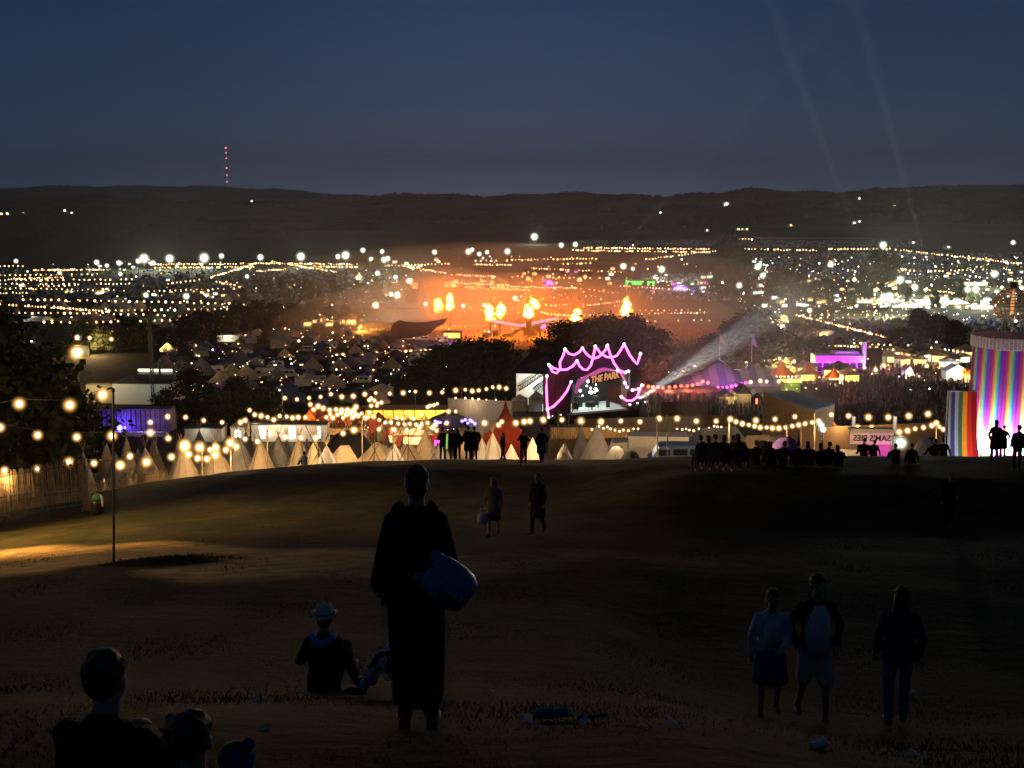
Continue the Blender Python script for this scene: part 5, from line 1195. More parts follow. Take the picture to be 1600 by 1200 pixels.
    for p in pl: pointlight('garland_glow', p, 70, (1, .15, .7), t, 1.0)
    # beam lamps at the right foot
    bl = []
    for (px, py, r_) in ((984, 632, .55), (996, 630, .42), (1008, 628, .36), (863, 650, .25), (876, 648, .3)):
        p = on(px, py, 3.0); bl.append(base + Matrix.Rotation(th, 3, 'Z') @ p)
        m_ = MB(); m_.ell(p, r_, 12, 8); m_.build('beam_halo', M['flood'], t)
        m_ = MB(); m_.tube(p+V(-.2, .5, -.3), p+V(0, .1, -.1), r_*.8, r_*.9, 10); m_.box(p+V(0, .3, -.9), (.6, .6, .5)); m_.build('beam_housing', M['dark'], t)
    return t, bl
stg, beam_src = stage()
# backstage saddle roof on the left of the stage
def backstage():
    Y = 262; q = at(832, Y); t = thing('backstage_shelter', 'pale walled backstage shelter with a dark roof and black trusses left of the stage', 'shelter', q, R(-8)); k = mpp(Y)
    z1 = slope(582)*Y-q.z; z2 = slope(566)*Y-q.z; w_ = 62*k
    m_ = MB(); m_.box((0, 6, z1*.5), (w_, .3, z1)); m_.build('wall', M['white'], t)
    m_ = MB(); m_.add([(-w_/2-.5, -2, z1), (w_/2+.5, -2, z1), (w_/2+1, 9, z2+1), (-w_/2+3, 9, z2+1)], [(0, 1, 2, 3)]); m_.box((0, 9.4, (z2+1)/2), (w_-2, .4, z2+.9)); m_.build('roof', M['black'], t)
    for j, (x0, za, x1, zb) in enumerate(((-w_/2+.5, z1*.52, w_*.2, z1*.98), (-w_*.05, z1*.50, w_*.42, z1*.88))):
        m_ = MB(); A = V(x0, 5, za); B = V(x1, 4.6, zb)
        for o_ in (V(0, 0, 0), V(.3, -.2, -1.0)): m_.tube(A+o_, B+o_, .12, n=6)
        for s in range(10): a = A.lerp(B, s/10); c = A.lerp(B, (s+.5)/10)+V(.3, -.2, -1.0); e_ = A.lerp(B, (s+1)/10); m_.tube(a, c, .07, n=5); m_.tube(c, e_, .07, n=5)
        m_.build('truss', M['dark'], t)
    for x, zz in ((-w_*.30, z1*.30), (w_*.12, z1*.36)):
        m_ = MB(); m_.box((x, -1.5, zz/2), (w_*.34, 4, zz)); m_.add([(x-w_*.19, -3.6, zz), (x+w_*.19, -3.6, zz), (x+w_*.19, .6, zz), (x-w_*.19, .6, zz), (x, -1.5, zz*1.5)], [(0, 1, 4), (1, 2, 4), (2, 3, 4), (3, 0, 4)]); m_.build('store_tent', M['canvas_g'], t)
    m_ = MB(); m_.box((w_*.22, -2.5, z1*.10), (1.6, .1, z1*.22)); m_.build('lit_door', M['whitelit'], t)
    pointlight('unseen_light', (w_*.05, 2, z1*.7), 1600, (.9, 1, .9), t)
backstage()
for i, (x, y) in enumerate(((-2.4, 2.2), (.9, 1.8), (3.0, 3.0))):
    p = stg.matrix_basis @ V(x, y, 0); b_ = [o for o in stg.children if o.name.startswith('stage_floor')][0]; zt_ = max(v.co.z for v in b_.data.vertices)
    person('performer in black standing on the lit stage, %s of three' % ['left one', 'middle one', 'right one'][i], (p.x, p.y, stg.location.z+zt_), R(205), 1.0, pose_stand(.05, ['hold', 'front', 'photo'][i]), 'cl_black', 'cl_black', group='performers on the stage')

# ------------------------------------------------------------------ ribbon tower with its basket
def ribbon_tower():
    Y = 188; px = 1566; q = at(px, Y); t = thing('ribbon_tower', 'round tower hung with glowing rainbow ribbons under a balustrade', 'tower', q); k = mpp(Y)
    zt = slope(541)*Y-q.z; zrim = slope(524)*Y-q.z; n = 72
    rib = bpy.data.materials.new('rainbow_ribbons'); rib.use_nodes = True
    nn = rib.node_tree.nodes; l = rib.node_tree.links; b = nn['Principled BSDF']; b.inputs['Roughness'].default_value = .8
    tcx = nn.new('ShaderNodeTexCoord'); sp = nn.new('ShaderNodeSeparateXYZ'); l.new(tcx.outputs['Object'], sp.inputs[0])
    an = nn.new('ShaderNodeMath'); an.operation = 'ARCTAN2'; l.new(sp.outputs['X'], an.inputs[0]); ng = nn.new('ShaderNodeMath'); ng.operation = 'MULTIPLY'; ng.inputs[1].default_value = -1; l.new(sp.outputs['Y'], ng.inputs[0]); l.new(ng.outputs[0], an.inputs[1])
    ml = nn.new('ShaderNodeMath'); ml.operation = 'MULTIPLY_ADD'; ml.inputs[1].default_value = 16/6.2832; ml.inputs[2].default_value = 20.3; l.new(an.outputs[0], ml.inputs[0])
    fr = nn.new('ShaderNodeMath'); fr.operation = 'FRACT'; l.new(ml.outputs[0], fr.inputs[0])
    rp = nn.new('ShaderNodeValToRGB'); l.new(fr.outputs[0], rp.inputs[0]); cr = rp.color_ramp
    stops = [(0, (.16, .01, .42)), (.12, (.60, .03, .55)), (.24, (.75, .04, .16)), (.34, (.85, .42, .04)), (.45, (.80, .82, .22)), (.54, (.25, .75, .30)), (.64, (.06, .50, .85)), (.76, (.12, .06, .65)), (.90, (.45, .02, .70)), (1, (.16, .01, .42))]
    cr.elements[0].position = 0; cr.elements[0].color = stops[0][1]+(1,); cr.elements[1].position = 1; cr.elements[1].color = stops[-1][1]+(1,)
    for p_, c_ in stops[1:-1]: e_ = cr.elements.new(p_); e_.color = c_+(1,)
    l.new(rp.outputs[0], b.inputs['Base Color'])
    m_ = MB(); R0 = 52*k; rg = []
    for j in range(24):
        u = j/23; rr = R0*(1.0+.09*(1-u)**2); rg.append([(rr*(1+.018*math.cos(16*4*a*2*math.pi/ (n*4)))*math.sin(2*math.pi*a/(n*4)), -rr*(1+.018*math.cos(16*4*a*2*math.pi/(n*4)))*math.cos(2*math.pi*a/(n*4)), zt*u) for a in range(n*4)])
    m_.loft(rg, False); m_.build('ribbon_cladding', rib, t, True)
    m_ = MB(); m_.loft([[(rr*math.sin(2*math.pi*a/n), -rr*math.cos(2*math.pi*a/n), z) for a in range(n)] for rr, z in ((R0*1.03, zt-.05), (R0*1.06, zt), (R0*1.06, zrim), (R0*1.0, zrim), (R0*.98, zt+.2))], True); m_.build('balustrade', mat('pale_pink_balustrade', (.46, .36, .46), .7, .2, 3), t)
    m_ = MB()
    for a in range(60): m_.tube((R0*1.075*math.sin(a*.10472), -R0*1.075*math.cos(a*.10472), zt+.05), (R0*1.075*math.sin(a*.10472), -R0*1.075*math.cos(a*.10472), zrim), .06, n=5)
    m_.build('baluster', M['white'], t)
    m_ = MB(); m_.tube((0, 0, 0), (0, 0, zt+.25), R0*.9, n=36); m_.build('core', M['black'], t)
    for a in range(-5, 6):
        th = a*.23; p = V((R0+1.5)*math.sin(th), -(R0+1.5)*math.cos(th), slope(688)*Y-q.z)
        m_ = MB(); m_.tube(p-V(0, 0, .6), p, .22, .26, 10); m_.build('uplighter', M['led_white'], t)
        pointlight('uplight', p+V(0, 0, .35), 4300, (1, .95, .95), t, .2)
    for a in range(4):
        m_ = MB(); p = V(-R0*.95+a*.8, -R0-.6, slope(684)*Y-q.z); m_.ell(p, .28, 10, 6); m_.build('foot_lamp', M['flood'], t)
    # tall stems and people on the platform are left to the rail; the wicker-like copper basket floats above on poles
    zb0 = slope(496)*Y-q.z; zb1 = slope(466)*Y-q.z; zb2 = slope(441)*Y-q.z; rb = 28.5*k; cp = mat('copper_wire', (.40, .20, .08), .4, .2, 4, metal=.5)
    prof_ = [(.62, zb0), (.86, zb0+.12*(zb2-zb0)), (1.0, zb0+.35*(zb2-zb0)), (.96, zb0+.52*(zb2-zb0)), (.74, zb0+.68*(zb2-zb0)), (.40, zb0+.78*(zb2-zb0)), (.22, zb0+.86*(zb2-zb0))]
    m_ = MB()
    for j in range(24): a = j*math.pi/12; m_.path([(rb*r_*math.cos(a), rb*r_*math.sin(a), z) for r_, z in prof_], .055, 4)
    for r_, z in prof_[:6]+[(.95, zb0+.25*(zb2-zb0)), (.99, zb0+.44*(zb2-zb0)), (.86, zb0+.60*(zb2-zb0))]: m_.path([(rb*r_*math.cos(j*math.pi/16), rb*r_*math.sin(j*math.pi/16), z) for j in range(33)], .06, 4)
    m_.build('wire_basket', cp, t)
    m_ = MB(); m_.tube((0, 0, zb2-.18*(zb2-zb0)), (0, 0, zb2), rb*.20, rb*.16, 12); m_.build('finial', M['black'], t)
    m_ = MB(); m_.tube((0, 0, zb0+.6), (0, 0, zb1+1.2), .35, .25, 10); m_.build('inner_lamp', emis('amber_lamp', (1, .45, .14), .8), t)
    pointlight('basket_glow', (-.8, -.8, (zb0+zb1)/2), 260, (1, .5, .2), t, .4)
    for (x, y) in ((-2.2, -1), (-.6, -2.3), (1.6, -1.8), (-.3, 2), (2.2, 1)):
        m_ = MB(); m_.tube((x, y, zt+.2), (x*.8, y*.8, zb0+.3), .07, n=6); m_.build('basket_pole', M['steel'], t)
    m_ = MB(); m_.ell((-.3, -2.4, zb0-.35), .42, 12, 8); m_.build('basket_floodlight', M['flood'], t)
ribbon_tower()
# rainbow cloth
def rainbow():
    Y = 112; q = at(1497, Y); t = thing('rainbow_cloth', 'tall rainbow striped cloth stretched from top rail to ground left of the ribbon tower', 'banner', q); k = mpp(Y); zt = slope(612)*Y-q.z; zb = slope(712)*Y-q.z
    cols = [(.30, .28, .34), (.03, .06, .16), (.36, .32, .50), (.04, .16, .07), (.85, .30, .02), (.62, .03, .02), (.42, .01, .01)]
    wt = [(-23, -19.5), (-19.5, -13), (-13, -7.5), (-7.5, -1.5), (-1.5, 5), (5, 11), (11, 20)]
    wb = [(-24, -19), (-19, -12), (-12, -6.5), (-6.5, .5), (.5, 8), (8, 17), (17, 26)]
    for i, c in enumerate(cols):
        m_ = MB(); P0 = []; 
        for j in range(13):
            u = j/12; z = zb-4+(zt-zb+4)*u; bl = lambda A, B: (A+(B-A)*min(1, max(0, (z-zb)/(zt-zb)))**.6)
            y = -1.6*(1-u)**2
            for s in range(5): x = (bl(wb[i][0], wt[i][0])*(1-s/4)+bl(wb[i][1], wt[i][1])*(s/4))*k; P0.append((x, y+.06*math.sin(x*3+z*.4), z))
        m_.add(P0, [(a*5+s, a*5+s+1, (a+1)*5+s+1, (a+1)*5+s) for a in range(12) for s in range(4)])
        m_.build('stripe', mat('rainbow_cloth_stripe', c, .9, .06, 2), t, True)
    m_ = MB(); m_.tube((-24*k, .1, zt+.05), (20*k, .1, zt+.05), .09, n=8); m_.build('top_rail', M['steel'], t)
    for x in (-24*k, 20*k): m_ = MB(); m_.tube((x, .15, 0), (x, .15, zt+.1), .08, n=8); m_.build('post', M['steel'], t)
    m_ = MB(); p = V(4*k, -5.5, zb-.6); m_.tube(p-V(0, 0, 1.2), p, .15, .2, 8); m_.build('spotlight', M['dark'], t); pointlight('spot', p+V(0, 0, .4), 900, (1, .85, .7), t, .25); pointlight('spot', V(-14*k, -5, zb+1), 300, (.85, .85, 1), t, .25)
rainbow()

# ------------------------------------------------------------------ blue big top, flags, orange tents, violet bar, barn
def big_top():
    Y = 318; q = at(1135, Y); t = thing('big_top', 'blue striped circus tent with two peaks and a flag', 'tent', q); k = mpp(Y)
    W_, D_ = 186*k/2, 12; zw = slope(600)*Y-q.z; zp1 = slope(561)*Y-q.z; zp2 = slope(569)*Y-q.z; peaks = [(-13*k, zp1), (38*k, zp2)]
    NX, NY = 60, 20; vs = []; fs = []; mi = []
    for j in range(NY+1):
        for i in range(NX+1):
            u = i/NX*2-1; v = j/NY*2-1; x = u*W_; y = v*D_*math.sqrt(max(.05, 1-.75*u*u)); best = 0
            for (pxx, pz) in peaks:
                d = math.hypot((x-pxx)/(W_*1.0), y/(D_*1.05)); best = max(best, (pz-zw)*max(0, 1-d)**1.75)
            ridge = 0
            if peaks[0][0] < x < peaks[1][0]: s = (x-peaks[0][0])/(peaks[1][0]-peaks[0][0]); ridge = (zp1+(zp2-zp1)*s-zw)*(1-1.75*s*(1-s))*max(0, 1-abs(y)/(D_*1.05))**1.5
            edge = max(abs(u), abs(v)); vs.append((x, y, zw+max(best, ridge)-.5*max(0, edge-.9)*8))
    for j in range(NY):
        for i in range(NX): fs.append((j*(NX+1)+i, j*(NX+1)+i+1, (j+1)*(NX+1)+i+1, (j+1)*(NX+1)+i)); mi.append(1 if (i//4) % 2 else 0)
    m_ = MB(); m_.v = vs; m_.f = fs; m_.mi = mi; m_.build('canvas_roof', [M['canvas_bl'], cloth('grey_blue_canvas', (.20, .22, .34), glow=.2)], t, True)
    m_ = MB(); m_.loft([[(W_*.97*math.cos(a*.19635), D_*.8*math.sin(a*.19635), z) for a in range(32)] for z in (0, zw+.4)], False); m_.build('side_wall', M['canvas_r'], t)
    for (pxx, pz) in peaks: m_ = MB(); m_.tube((pxx, 0, 0), (pxx, 0, pz+.6), .16, .12, 8); m_.build('king_pole', M['dark'], t)
    m_ = MB(); m_.path([(peaks[0][0], 0, zp1), (peaks[0][0]+4, 0, zp1-2.9), (peaks[0][0]+7, 0, zp1-3.1), (peaks[1][0]-1, 0, zp2-.2)], .16, 6); m_.build('ridge_rope', M['white'], t)
    for px, tp, c_ in ((1123, 520, 'canvas_r'), (1173, 523, 'canvas_pu')):
        x = (px-1135)*k; z = slope(tp)*Y-q.z; m_ = MB(); m_.tube((x, 0, zw), (x, 0, z), .10, .06, 6); m_.build('flag_pole', M['steel'], t)
        m_ = MB(); m_.add([(x, 0, z), (x+.9, .1, z-1.6), (x+1.5, -.1, z-3.6), (x+.7, .1, z-3.0), (x, 0, z-2.2)], [(0, 1, 2, 3, 4)]); m_.build('flag', M[c_], t)
    for x in (-18, -4, 10): pointlight('unseen_light', (x, -D_-9, 9), 1500, (.72, .84, 1), t, .5)  # unseen lights added to brighten the roof
    for x in (-20, -9, 3, 12): pointlight('rim_lamp', (x, -D_-1.5, 2.6), 130, (1, .2, .15), t, .3)
    pointlight('entrance_lamp', ((1122-1135)*k, -D_-2, slope(603)*Y-q.z), 1800, (.95, .9, 1), t, .4)
    m_ = MB(); m_.ell(((1122-1135)*k, -D_-2, slope(602)*Y-q.z), 1.15, 14, 8); m_.build('entrance_floodlight', M['flood'], t)
big_top()
for (px, top, bs, hw, lab, c_) in ((1221, 562, 592, 18, 'orange tent with a sharp curling peak, left one of the pair', 'canvas_o'), (1262, 566, 592, 19, 'orange tent with a sharp curling peak, right one of the pair', 'canvas_o'), (1302, 572, 594, 13, 'small orange pavilion glowing with lamps under its roof', 'canvas_o')):
    q = hit(px, bs+4); Y = q.y; k = mpp(Y); h = slope(top)*Y-q.z; t = thing('peaked_tent', lab, 'tent', q, 0, 'orange peaked tents'); n = 24
    rg = [[((hw*k*(1-u)**1.6*(1.18 if a % 3 == 0 else 1)+.03)*math.cos(a*math.pi/12), (hw*k*(1-u)**1.6*(1.18 if a % 3 == 0 else 1)+.03)*math.sin(a*math.pi/12), h*(.34+.66*u)) for a in range(n)] for u in [j/9 for j in range(10)]]
    m_ = MB(); m_.loft(rg, False); m_.build('canvas_roof', M[c_], t, True)
    for a in range(8): m_ = MB(); m_.tube((hw*k*.95*math.cos(a*.785), hw*k*.95*math.sin(a*.785), 0), (hw*k*.95*math.cos(a*.785), hw*k*.95*math.sin(a*.785), h*.35), .07, n=5); m_.build('pole', M['pole'], t)
    m_ = MB(); m_.ell((0, 0, h*.30), .5, 10, 6); m_.build('hanging_lamp', M['warm'], t); pointlight('lamp', (0, 0, h*.28), 700, (1, .45, .12), t, .4); pointlight('lamp', (-hw*k*.4, -hw*k*1.3, h*.8), 500, (1, .5, .2), t, .4)
    m_ = MB()
    for a in range(7): m_.ell((-hw*k+a*hw*k/3, -hw*k*1.02, h*.30), .28, 8, 5)
    m_.build('lamp_garland', M['bulb_f'], t)
q = hit(1244, 590); t = thing('lit_arch', 'ornate arch outlined in yellow lights between the two orange tents', 'arch', q); k = mpp(q.y)
m_ = MB(); m_.path([(12*k*math.cos(a*.157), 0, 14*k*math.sin(a*.157)+2*k) for a in range(21)], .3, 6); m_.path([(7*k*math.cos(a*.157), -.2, 9*k*math.sin(a*.157)+3*k) for a in range(41)], .22, 6); m_.build('arch_frame', M['yellowlit'], t)
for x in (-12*k, 12*k): m_ = MB(); m_.box((x, 0, k*2), (.7, .7, k*6)); m_.build('pier', M['wood'], t)
def violet_bar():
    q = hit(1313, 582); Y = q.y; k = mpp(Y); t = thing('festival_bar', 'long white bar washed in violet light with a slim tower at its right end', 'bar', q); h = slope(556)*Y-q.z; w_ = 76*k
    m_ = MB(); m_.box((0, 4, h/2), (w_, 6, h)); m_.box((w_*.16, 4, h+.5), (w_*.5, 4, 1.0)); m_.build('wall', M['white'], t)
    m_ = MB(); m_.box((0, .92, h*.93), (w_*1.02, .3, .5)); m_.build('fascia', M['white'], t)
    m_ = MB()
    for s in range(7): m_.box((-w_*.42+s*w_*.14, .9, h*.30), (w_*.10, .16, h*.5))
    m_.build('serving_hatch', M['dark'], t)
    xt = (1353-1313)*k; zt = slope(538)*Y-q.z; m_ = MB(); m_.box((xt, 3, zt/2), (6*k, 6*k, zt)); m_.box((xt, 3, zt+.15), (7*k, 7*k, .3)); m_.build('tower', M['white'], t)
    for x in (-.40, -.14, .12, .36): pointlight('violet_wash', (w_*x, -3.0, h*.5), 1500, (.52, .0, 1), t, .4)
    pointlight('violet_wash', (xt, -3, zt*.5), 800, (.35, .05, 1), t, .4)
    for x in range(9): m_ = MB(); m_.ell((-w_*.45+x*w_*.11, .6, h*.62), .22, 8, 5); m_.build('violet_lamp', M['purplelit'], t)
    m_ = MB(); m_.ell((xt-1.0, -1.5, 1.6), .9, 10, 6); m_.build('white_lamp', M['flood'], t)
violet_bar()
def barn():
    Y = 200; q = at(1250, Y); k = mpp(Y); t = thing('timber_barn', 'long timber walled barn under a smooth dark blue lean-to roof', 'barn', q)
    f = lambda px, py, y: (pt(px, py, y)-q)
    a, b, c, d = f(1193, 614, 196), f(1274, 643, 176), f(1304, 633, 190), f(1238, 612, 214)
    m_ = MB(); up = V(0, 0, .25); m_.add([a, b, c, d, a+up, b+up, c+up, d+up], [(3, 2, 1, 0), (4, 5, 6, 7), (0, 1, 5, 4), (1, 2, 6, 5), (2, 3, 7, 6), (3, 0, 4, 7)]); m_.build('roof', mat('blue_sheet_roof', (.045, .07, .13), .5, .1, 1.5), t)
    for A, B in ((a, b), (b, c)):
        g0 = V(A.x, A.y, G(A.x+q.x, A.y+q.y)-q.z); g1 = V(B.x, B.y, G(B.x+q.x, B.y+q.y)-q.z); m_ = MB(); m_.add([g0, g1, B-V(0, 0, .01), A-V(0, 0, .01)], [(0, 1, 2, 3)])
        for s in range(26): u = (s+.5)/26; p0 = g0.lerp(g1, u); p1 = A.lerp(B, u); m_.tube(p0+V(-.05, -.08, 0), p1+V(-.05, -.08, -.1), .09, n=4)
        m_.build('plank_wall', M['wood'], t)
    A, B = a, b; p0 = A.lerp(B, .78); m_ = MB(); m_.box((p0.x-.1, p0.y-.25, G(p0.x+q.x, p0.y+q.y)-q.z+1.6), (2.4, .2, 3.2), rz=math.atan2(B.y-A.y, B.x-A.x)); m_.build('door', M['black'], t)
    p = f(1232, 652, 172); pointlight('yard_lamp', p+V(0, 0, 2), 600, (1, .7, .35), t, .3)
barn()
def hoarding(label, px0, px1, top, Y0, Y1, mt, name='hoarding', base=None, thick=.12, cat='wall', ribs=0):
    a = at(px0, Y0); b = at(px1, Y1); t = thing(name, label, cat, a); za = slope(top if not isinstance(top, tuple) else top[0])*Y0; zb = slope(top if not isinstance(top, tuple) else top[1])*Y1
    m_ = MB(); d = b-a; n_ = V(-d.y, d.x, 0).normalized()*thick
    P0 = [V(0, 0, -.3), d+V(0, 0, -.3), V(d.x, d.y, zb-a.z), V(0, 0, za-a.z)]; m_.add([*P0, *[p+n_ for p in P0]], [(0, 1, 2, 3), (7, 6, 5, 4), (3, 2, 6, 7), (0, 3, 7, 4), (1, 5, 6, 2), (0, 4, 5, 1)])
    for s in range(ribs): u = (s+.5)/ribs; p = d*u; m_.tube(p-n_*.3, V(p.x, p.y, (za-a.z)*(1-u)+(zb-a.z)*u-.1)-n_*.3, .08, n=4)
    m_.build('panel', M[mt] if isinstance(mt, str) else mt, t)
    m_ = MB()
    for s in range(6): u = s/5; p = d*u; m_.tube(p+n_*1.6, V(p.x, p.y, (za-a.z)*(1-u)+(zb-a.z)*u-.1)+n_*1.6, .06, n=5)
    m_.build('post', M['pole'], t)
    return t
hoarding('low reddish fence panels between stage and big top', 1032, 1106, 628, 226, 240, mat('rust_boards', (.26, .13, .09), .85, .25, 3))
hoarding('dark fence along the front of the stage field', 898, 1150, (655, 648), 205, 216, 'wood')
hoarding('pale timber fence below the row of large bulbs', 860, 990, 668, 158, 160, 'wood', ribs=40)
hoarding('timber fence along the brow edge behind the crossed poles', 858, 1000, (686, 684), 120, 122, 'wood', ribs=40)
hoarding('pale corrugated wall with a small window, right of the yellow lit bar', 700, 800, (622, 627), 228, 216, 'grey', 'container_wall', ribs=44)
hoarding('dark yard fence behind the pie stall', 1250, 1470, (668, 660), 150, 165, 'wood')
t = hoarding('beige wall end showing between the two large bushes', 300, 336, (624, 628), 300, 300, 'beige', 'wall'); pointlight('wall_lamp', (3, -4, 4), 700, (1, .7, .3), t, .3)
def hut(label, px, base, top, wpx, wallm, roofm, lit=None, name='hut', lampw=0, lc=(1, .7, .3), group=None, rz=0, depth=4, gable=True, cat='hut', litpos=0.0, litw=.5):
    q = hit(px, base); Y = q.y; k = mpp(Y); h = slope(top)*Y-q.z; w_ = wpx*k; hw = h*(.62 if gable else .93); t = thing(name, label, cat, q, rz, group)
    m_ = MB(); m_.box((0, depth/2, hw/2), (w_, depth, hw)); m_.build('wall', M[wallm], t)
    m_ = MB()
    if gable: m_.prism([(-w_*.56, hw+.01), (w_*.56, hw+.01), (0, h)], -.4, depth+.4)
    else: m_.box((0, depth/2, hw+.12), (w_*1.06, depth+.8, .22))
    m_.build('roof', M[roofm], t)
    if lit: m_ = MB(); m_.box((w_*litpos, -.03, hw*.52), (w_*litw, .06, hw*.6)); m_.build('lit_hatch', M[lit], t); m_ = MB(); m_.box((w_*litpos, -.3, hw*.2), (w_*litw*1.1, .6, .1)); m_.build('counter', M['wood'], t)
    if lampw: pointlight('lamp', (0, -2.0, hw*.9), lampw, lc, t, .3)
    return t
hut('timber hut below the bright lamp of the big top', 1137, 632, 612, 28, 'beige', 'dark', None, lampw=260)
hut('timber kiosk with a black pointed roof beside the hut', 1162, 636, 602, 22, 'beige', 'black', None, lampw=200)
hut('dark kiosk with a red lamp left of the barn', 1182, 634, 612, 16, 'dark', 'dark', 'redlit', litw=.2)
# pie stall seen from behind: the lettering is mirrored
def pie():
    Y = 100; q = at(1358, Y); k = mpp(Y); t = thing('food_stall_banner', 'backlit banner on a food stall reading SAMS PIES in mirror writing', 'banner', q, R(-3)); z0 = slope(694)*Y-q.z; z1 = slope(676)*Y-q.z; w_ = 66*k
    m_ = MB(); m_.box((0, 0, (z0+z1)/2), (w_, .06, z1-z0)); m_.build('banner_cloth', mat('backlit_banner', (.55, .40, .38), .8, .2, 1.5, emit=(1, .66, .50), es=.16), t)
    m_ = MB(); m_.box((0, .3, z1+.18), (w_, .9, .36)); m_.build('awning_edge', mat('pale_green_awning', (.42, .46, .30), .8, .1, 2), t)
    o = text('lettering', "SAM'S PIES", (z1-z0)*.72, mat('dark_brown_lettering', (.05, .03, .02), .9, .1), t, .01, (0, -.05, (z0+z1)/2), (R(90), 0, 0), bold=.015); o.scale = (-w_*.86/max(.1, o.dimensions.x), 1, 1)
    for x in (-w_/2, w_/2): m_ = MB(); m_.tube((x, .1, 0), (x, .1, z1+.3), .06, n=6); m_.build('post', M['steel'], t)
    m_ = MB(); m_.add([(-w_*.22, .6, z0), (w_*.5, .6, z0), (w_*.5, .9, .5), (-w_*.3, .9, .5)], [(0, 1, 2, 3)]); m_.build('pink_panel', mat('pink_panel', (.55, .16, .42), .8, .2, 1.5), t)
    pointlight('counter_lamp', (w_*.30, -1.2, z0-.9), 120, (1, .2, .8), t, .2); pointlight('counter_lamp', (0, 1.6, z1-.4), 200, (1, .85, .55), t, .2)
pie()
for px, lab in ((1329, 'tall white banner flag left of the pie stall'), (1393, 'tall white banner flag right of the pie stall')):
    Y = 118; q = at(px, Y); k = mpp(Y); t = thing('banner_flag', lab, 'flag', q, 0, 'banner flags at the pie stall'); z0 = slope(676)*Y-q.z; z1 = slope(651)*Y-q.z
    m_ = MB(); m_.box((0, 0, (z0+z1)/2), (4.6*k, .03, z1-z0)); m_.build('cloth', mat('lit_white_banner', (.75, .75, .68), .8, .1), t); m_ = MB(); m_.tube((-2.6*k, 0, 0), (-2.6*k, 0, z1+.1), .04, n=6); m_.build('pole', M['steel'], t); pointlight('lamp', (0, -1.2, z1+.3), 55, (1, .9, .7), t, .15)
hut('small golden pagoda roofed kiosk hung with lights, left of the pie stall', 1298, 694, 657, 30, 'wood', 'canvas_o', 'warm', 'kiosk', 380, (1, .62, .2))
# bright floodlight on the brow and the tall lamp by the barn
def lamp(label, px, py, Y, rpx, mt='flood', hh=None, power=0, col=(1, 1, .9), group=None, name='floodlight', arm=True):
    p = pt(px, py, Y); g = G(p.x, p.y); t = thing(name, label, 'lamp', (p.x, p.y, g), 0, group); z = p.z-g; r = 1.5*rpx*mpp(Y)
    if z > .3: m_ = MB(); m_.tube((0, 0, 0), (0, 0, z), max(.05, r*.10), n=6); m_.build('mast', M['dark'], t)
    m_ = MB(); m_.ell((0, 0, z), r, 14, 9); m_.build('lamp_halo', M[mt], t, True)  # sphere enlarged to carry the painted bloom
    m_ = MB(); m_.box((0, r*.75, z), (r*1.0, r*.4, r*.8)); m_.build('housing', M['dark'], t)
    if power: pointlight('light', (0, -r*1.1, z), power, col, t, r*.5)
    return t
lamp('dazzling floodlight standing low on the brow left of the blue and white dome tent', 1407, 692, 60, 13, power=160)
lamp('tall bright white lamp at the corner of the barn', 1283, 664, 138, 7, power=120)
lamp('lamp below the tall bright one at the corner of the barn', 1286, 671, 138, 7)
lamp('big orange sodium lamp on a high mast above the left trees', 121, 551, 300, 15, 'flood_y', power=15000, col=(1, .72, .3), name='street_lamp')
lamp('bright lamp on the mast right of the ground of the sodium lamp', 121, 527, 330, 5, 'flood', name='street_lamp')
lamp('white lamp in the camp left of the bushes', 318, 546, 430, 8, 'flood', power=2600)
lamp('white lamp left of the red one beyond the trees', 352, 528, 470, 5, 'flood')
lamp('yellow lamp on the stretch tent', 690, 538, 440, 9, 'flood_y', power=3200, col=(1, .7, .25))

for i, (px, py, Y) in enumerate(((300, 548, 430), (345, 558, 405), (395, 552, 425), (430, 578, 360), (470, 551, 425), (505, 588, 345), (540, 548, 430), (575, 591, 340), (610, 563, 395), (640, 536, 460), (455, 524, 500), (520, 524, 500), (585, 529, 485))):
    lamp('small lamp on a post among the tents of the camper field, %s from the left' % ordinal(sorted((300, 345, 395, 430, 470, 505, 540, 575, 610, 640, 455, 520, 585)).index(px)), px, py, Y, 3.4, 'flood_y' if i % 3 else 'flood', power=7500, col=(1, .82, .55), group='post lamps of the camper field')
# ------------------------------------------------------------------ left middle ground
def white_marquee():
    q = hit(222, 632); Y = q.y; k = mpp(Y); t = thing('long_marquee', 'long white walled marquee with a flat dark roof left of the bushes', 'marquee', q, R(-4)); h = slope(596)*Y-q.z; w_ = 92*k
    m_ = MB(); m_.box((0, 5, h*.45), (w_, 10, h*.9)); m_.build('wall', M['white'], t)
    m_ = MB(); m_.box((0, 5, h*.9+.15), (w_*1.02, 10.6, .3)); m_.box((w_*.1, 7, h*.9+.9), (w_*.7, 4, 1.2)); m_.build('roof', M['dark'], t)
    m_ = MB(); m_.box((0, 9.2, h*.9+1.9), (w_*.6, .5, .5)); m_.build('lit_edge', M['warmwhite'], t)
    pointlight('yard_lamp', (-w_*.3, -6, h*1.3), 600, (1, .85, .5), t, .3); pointlight('yard_lamp', (w_*.3, -7, h*1.2), 300, (.9, 1, .85), t, .3)
white_marquee()
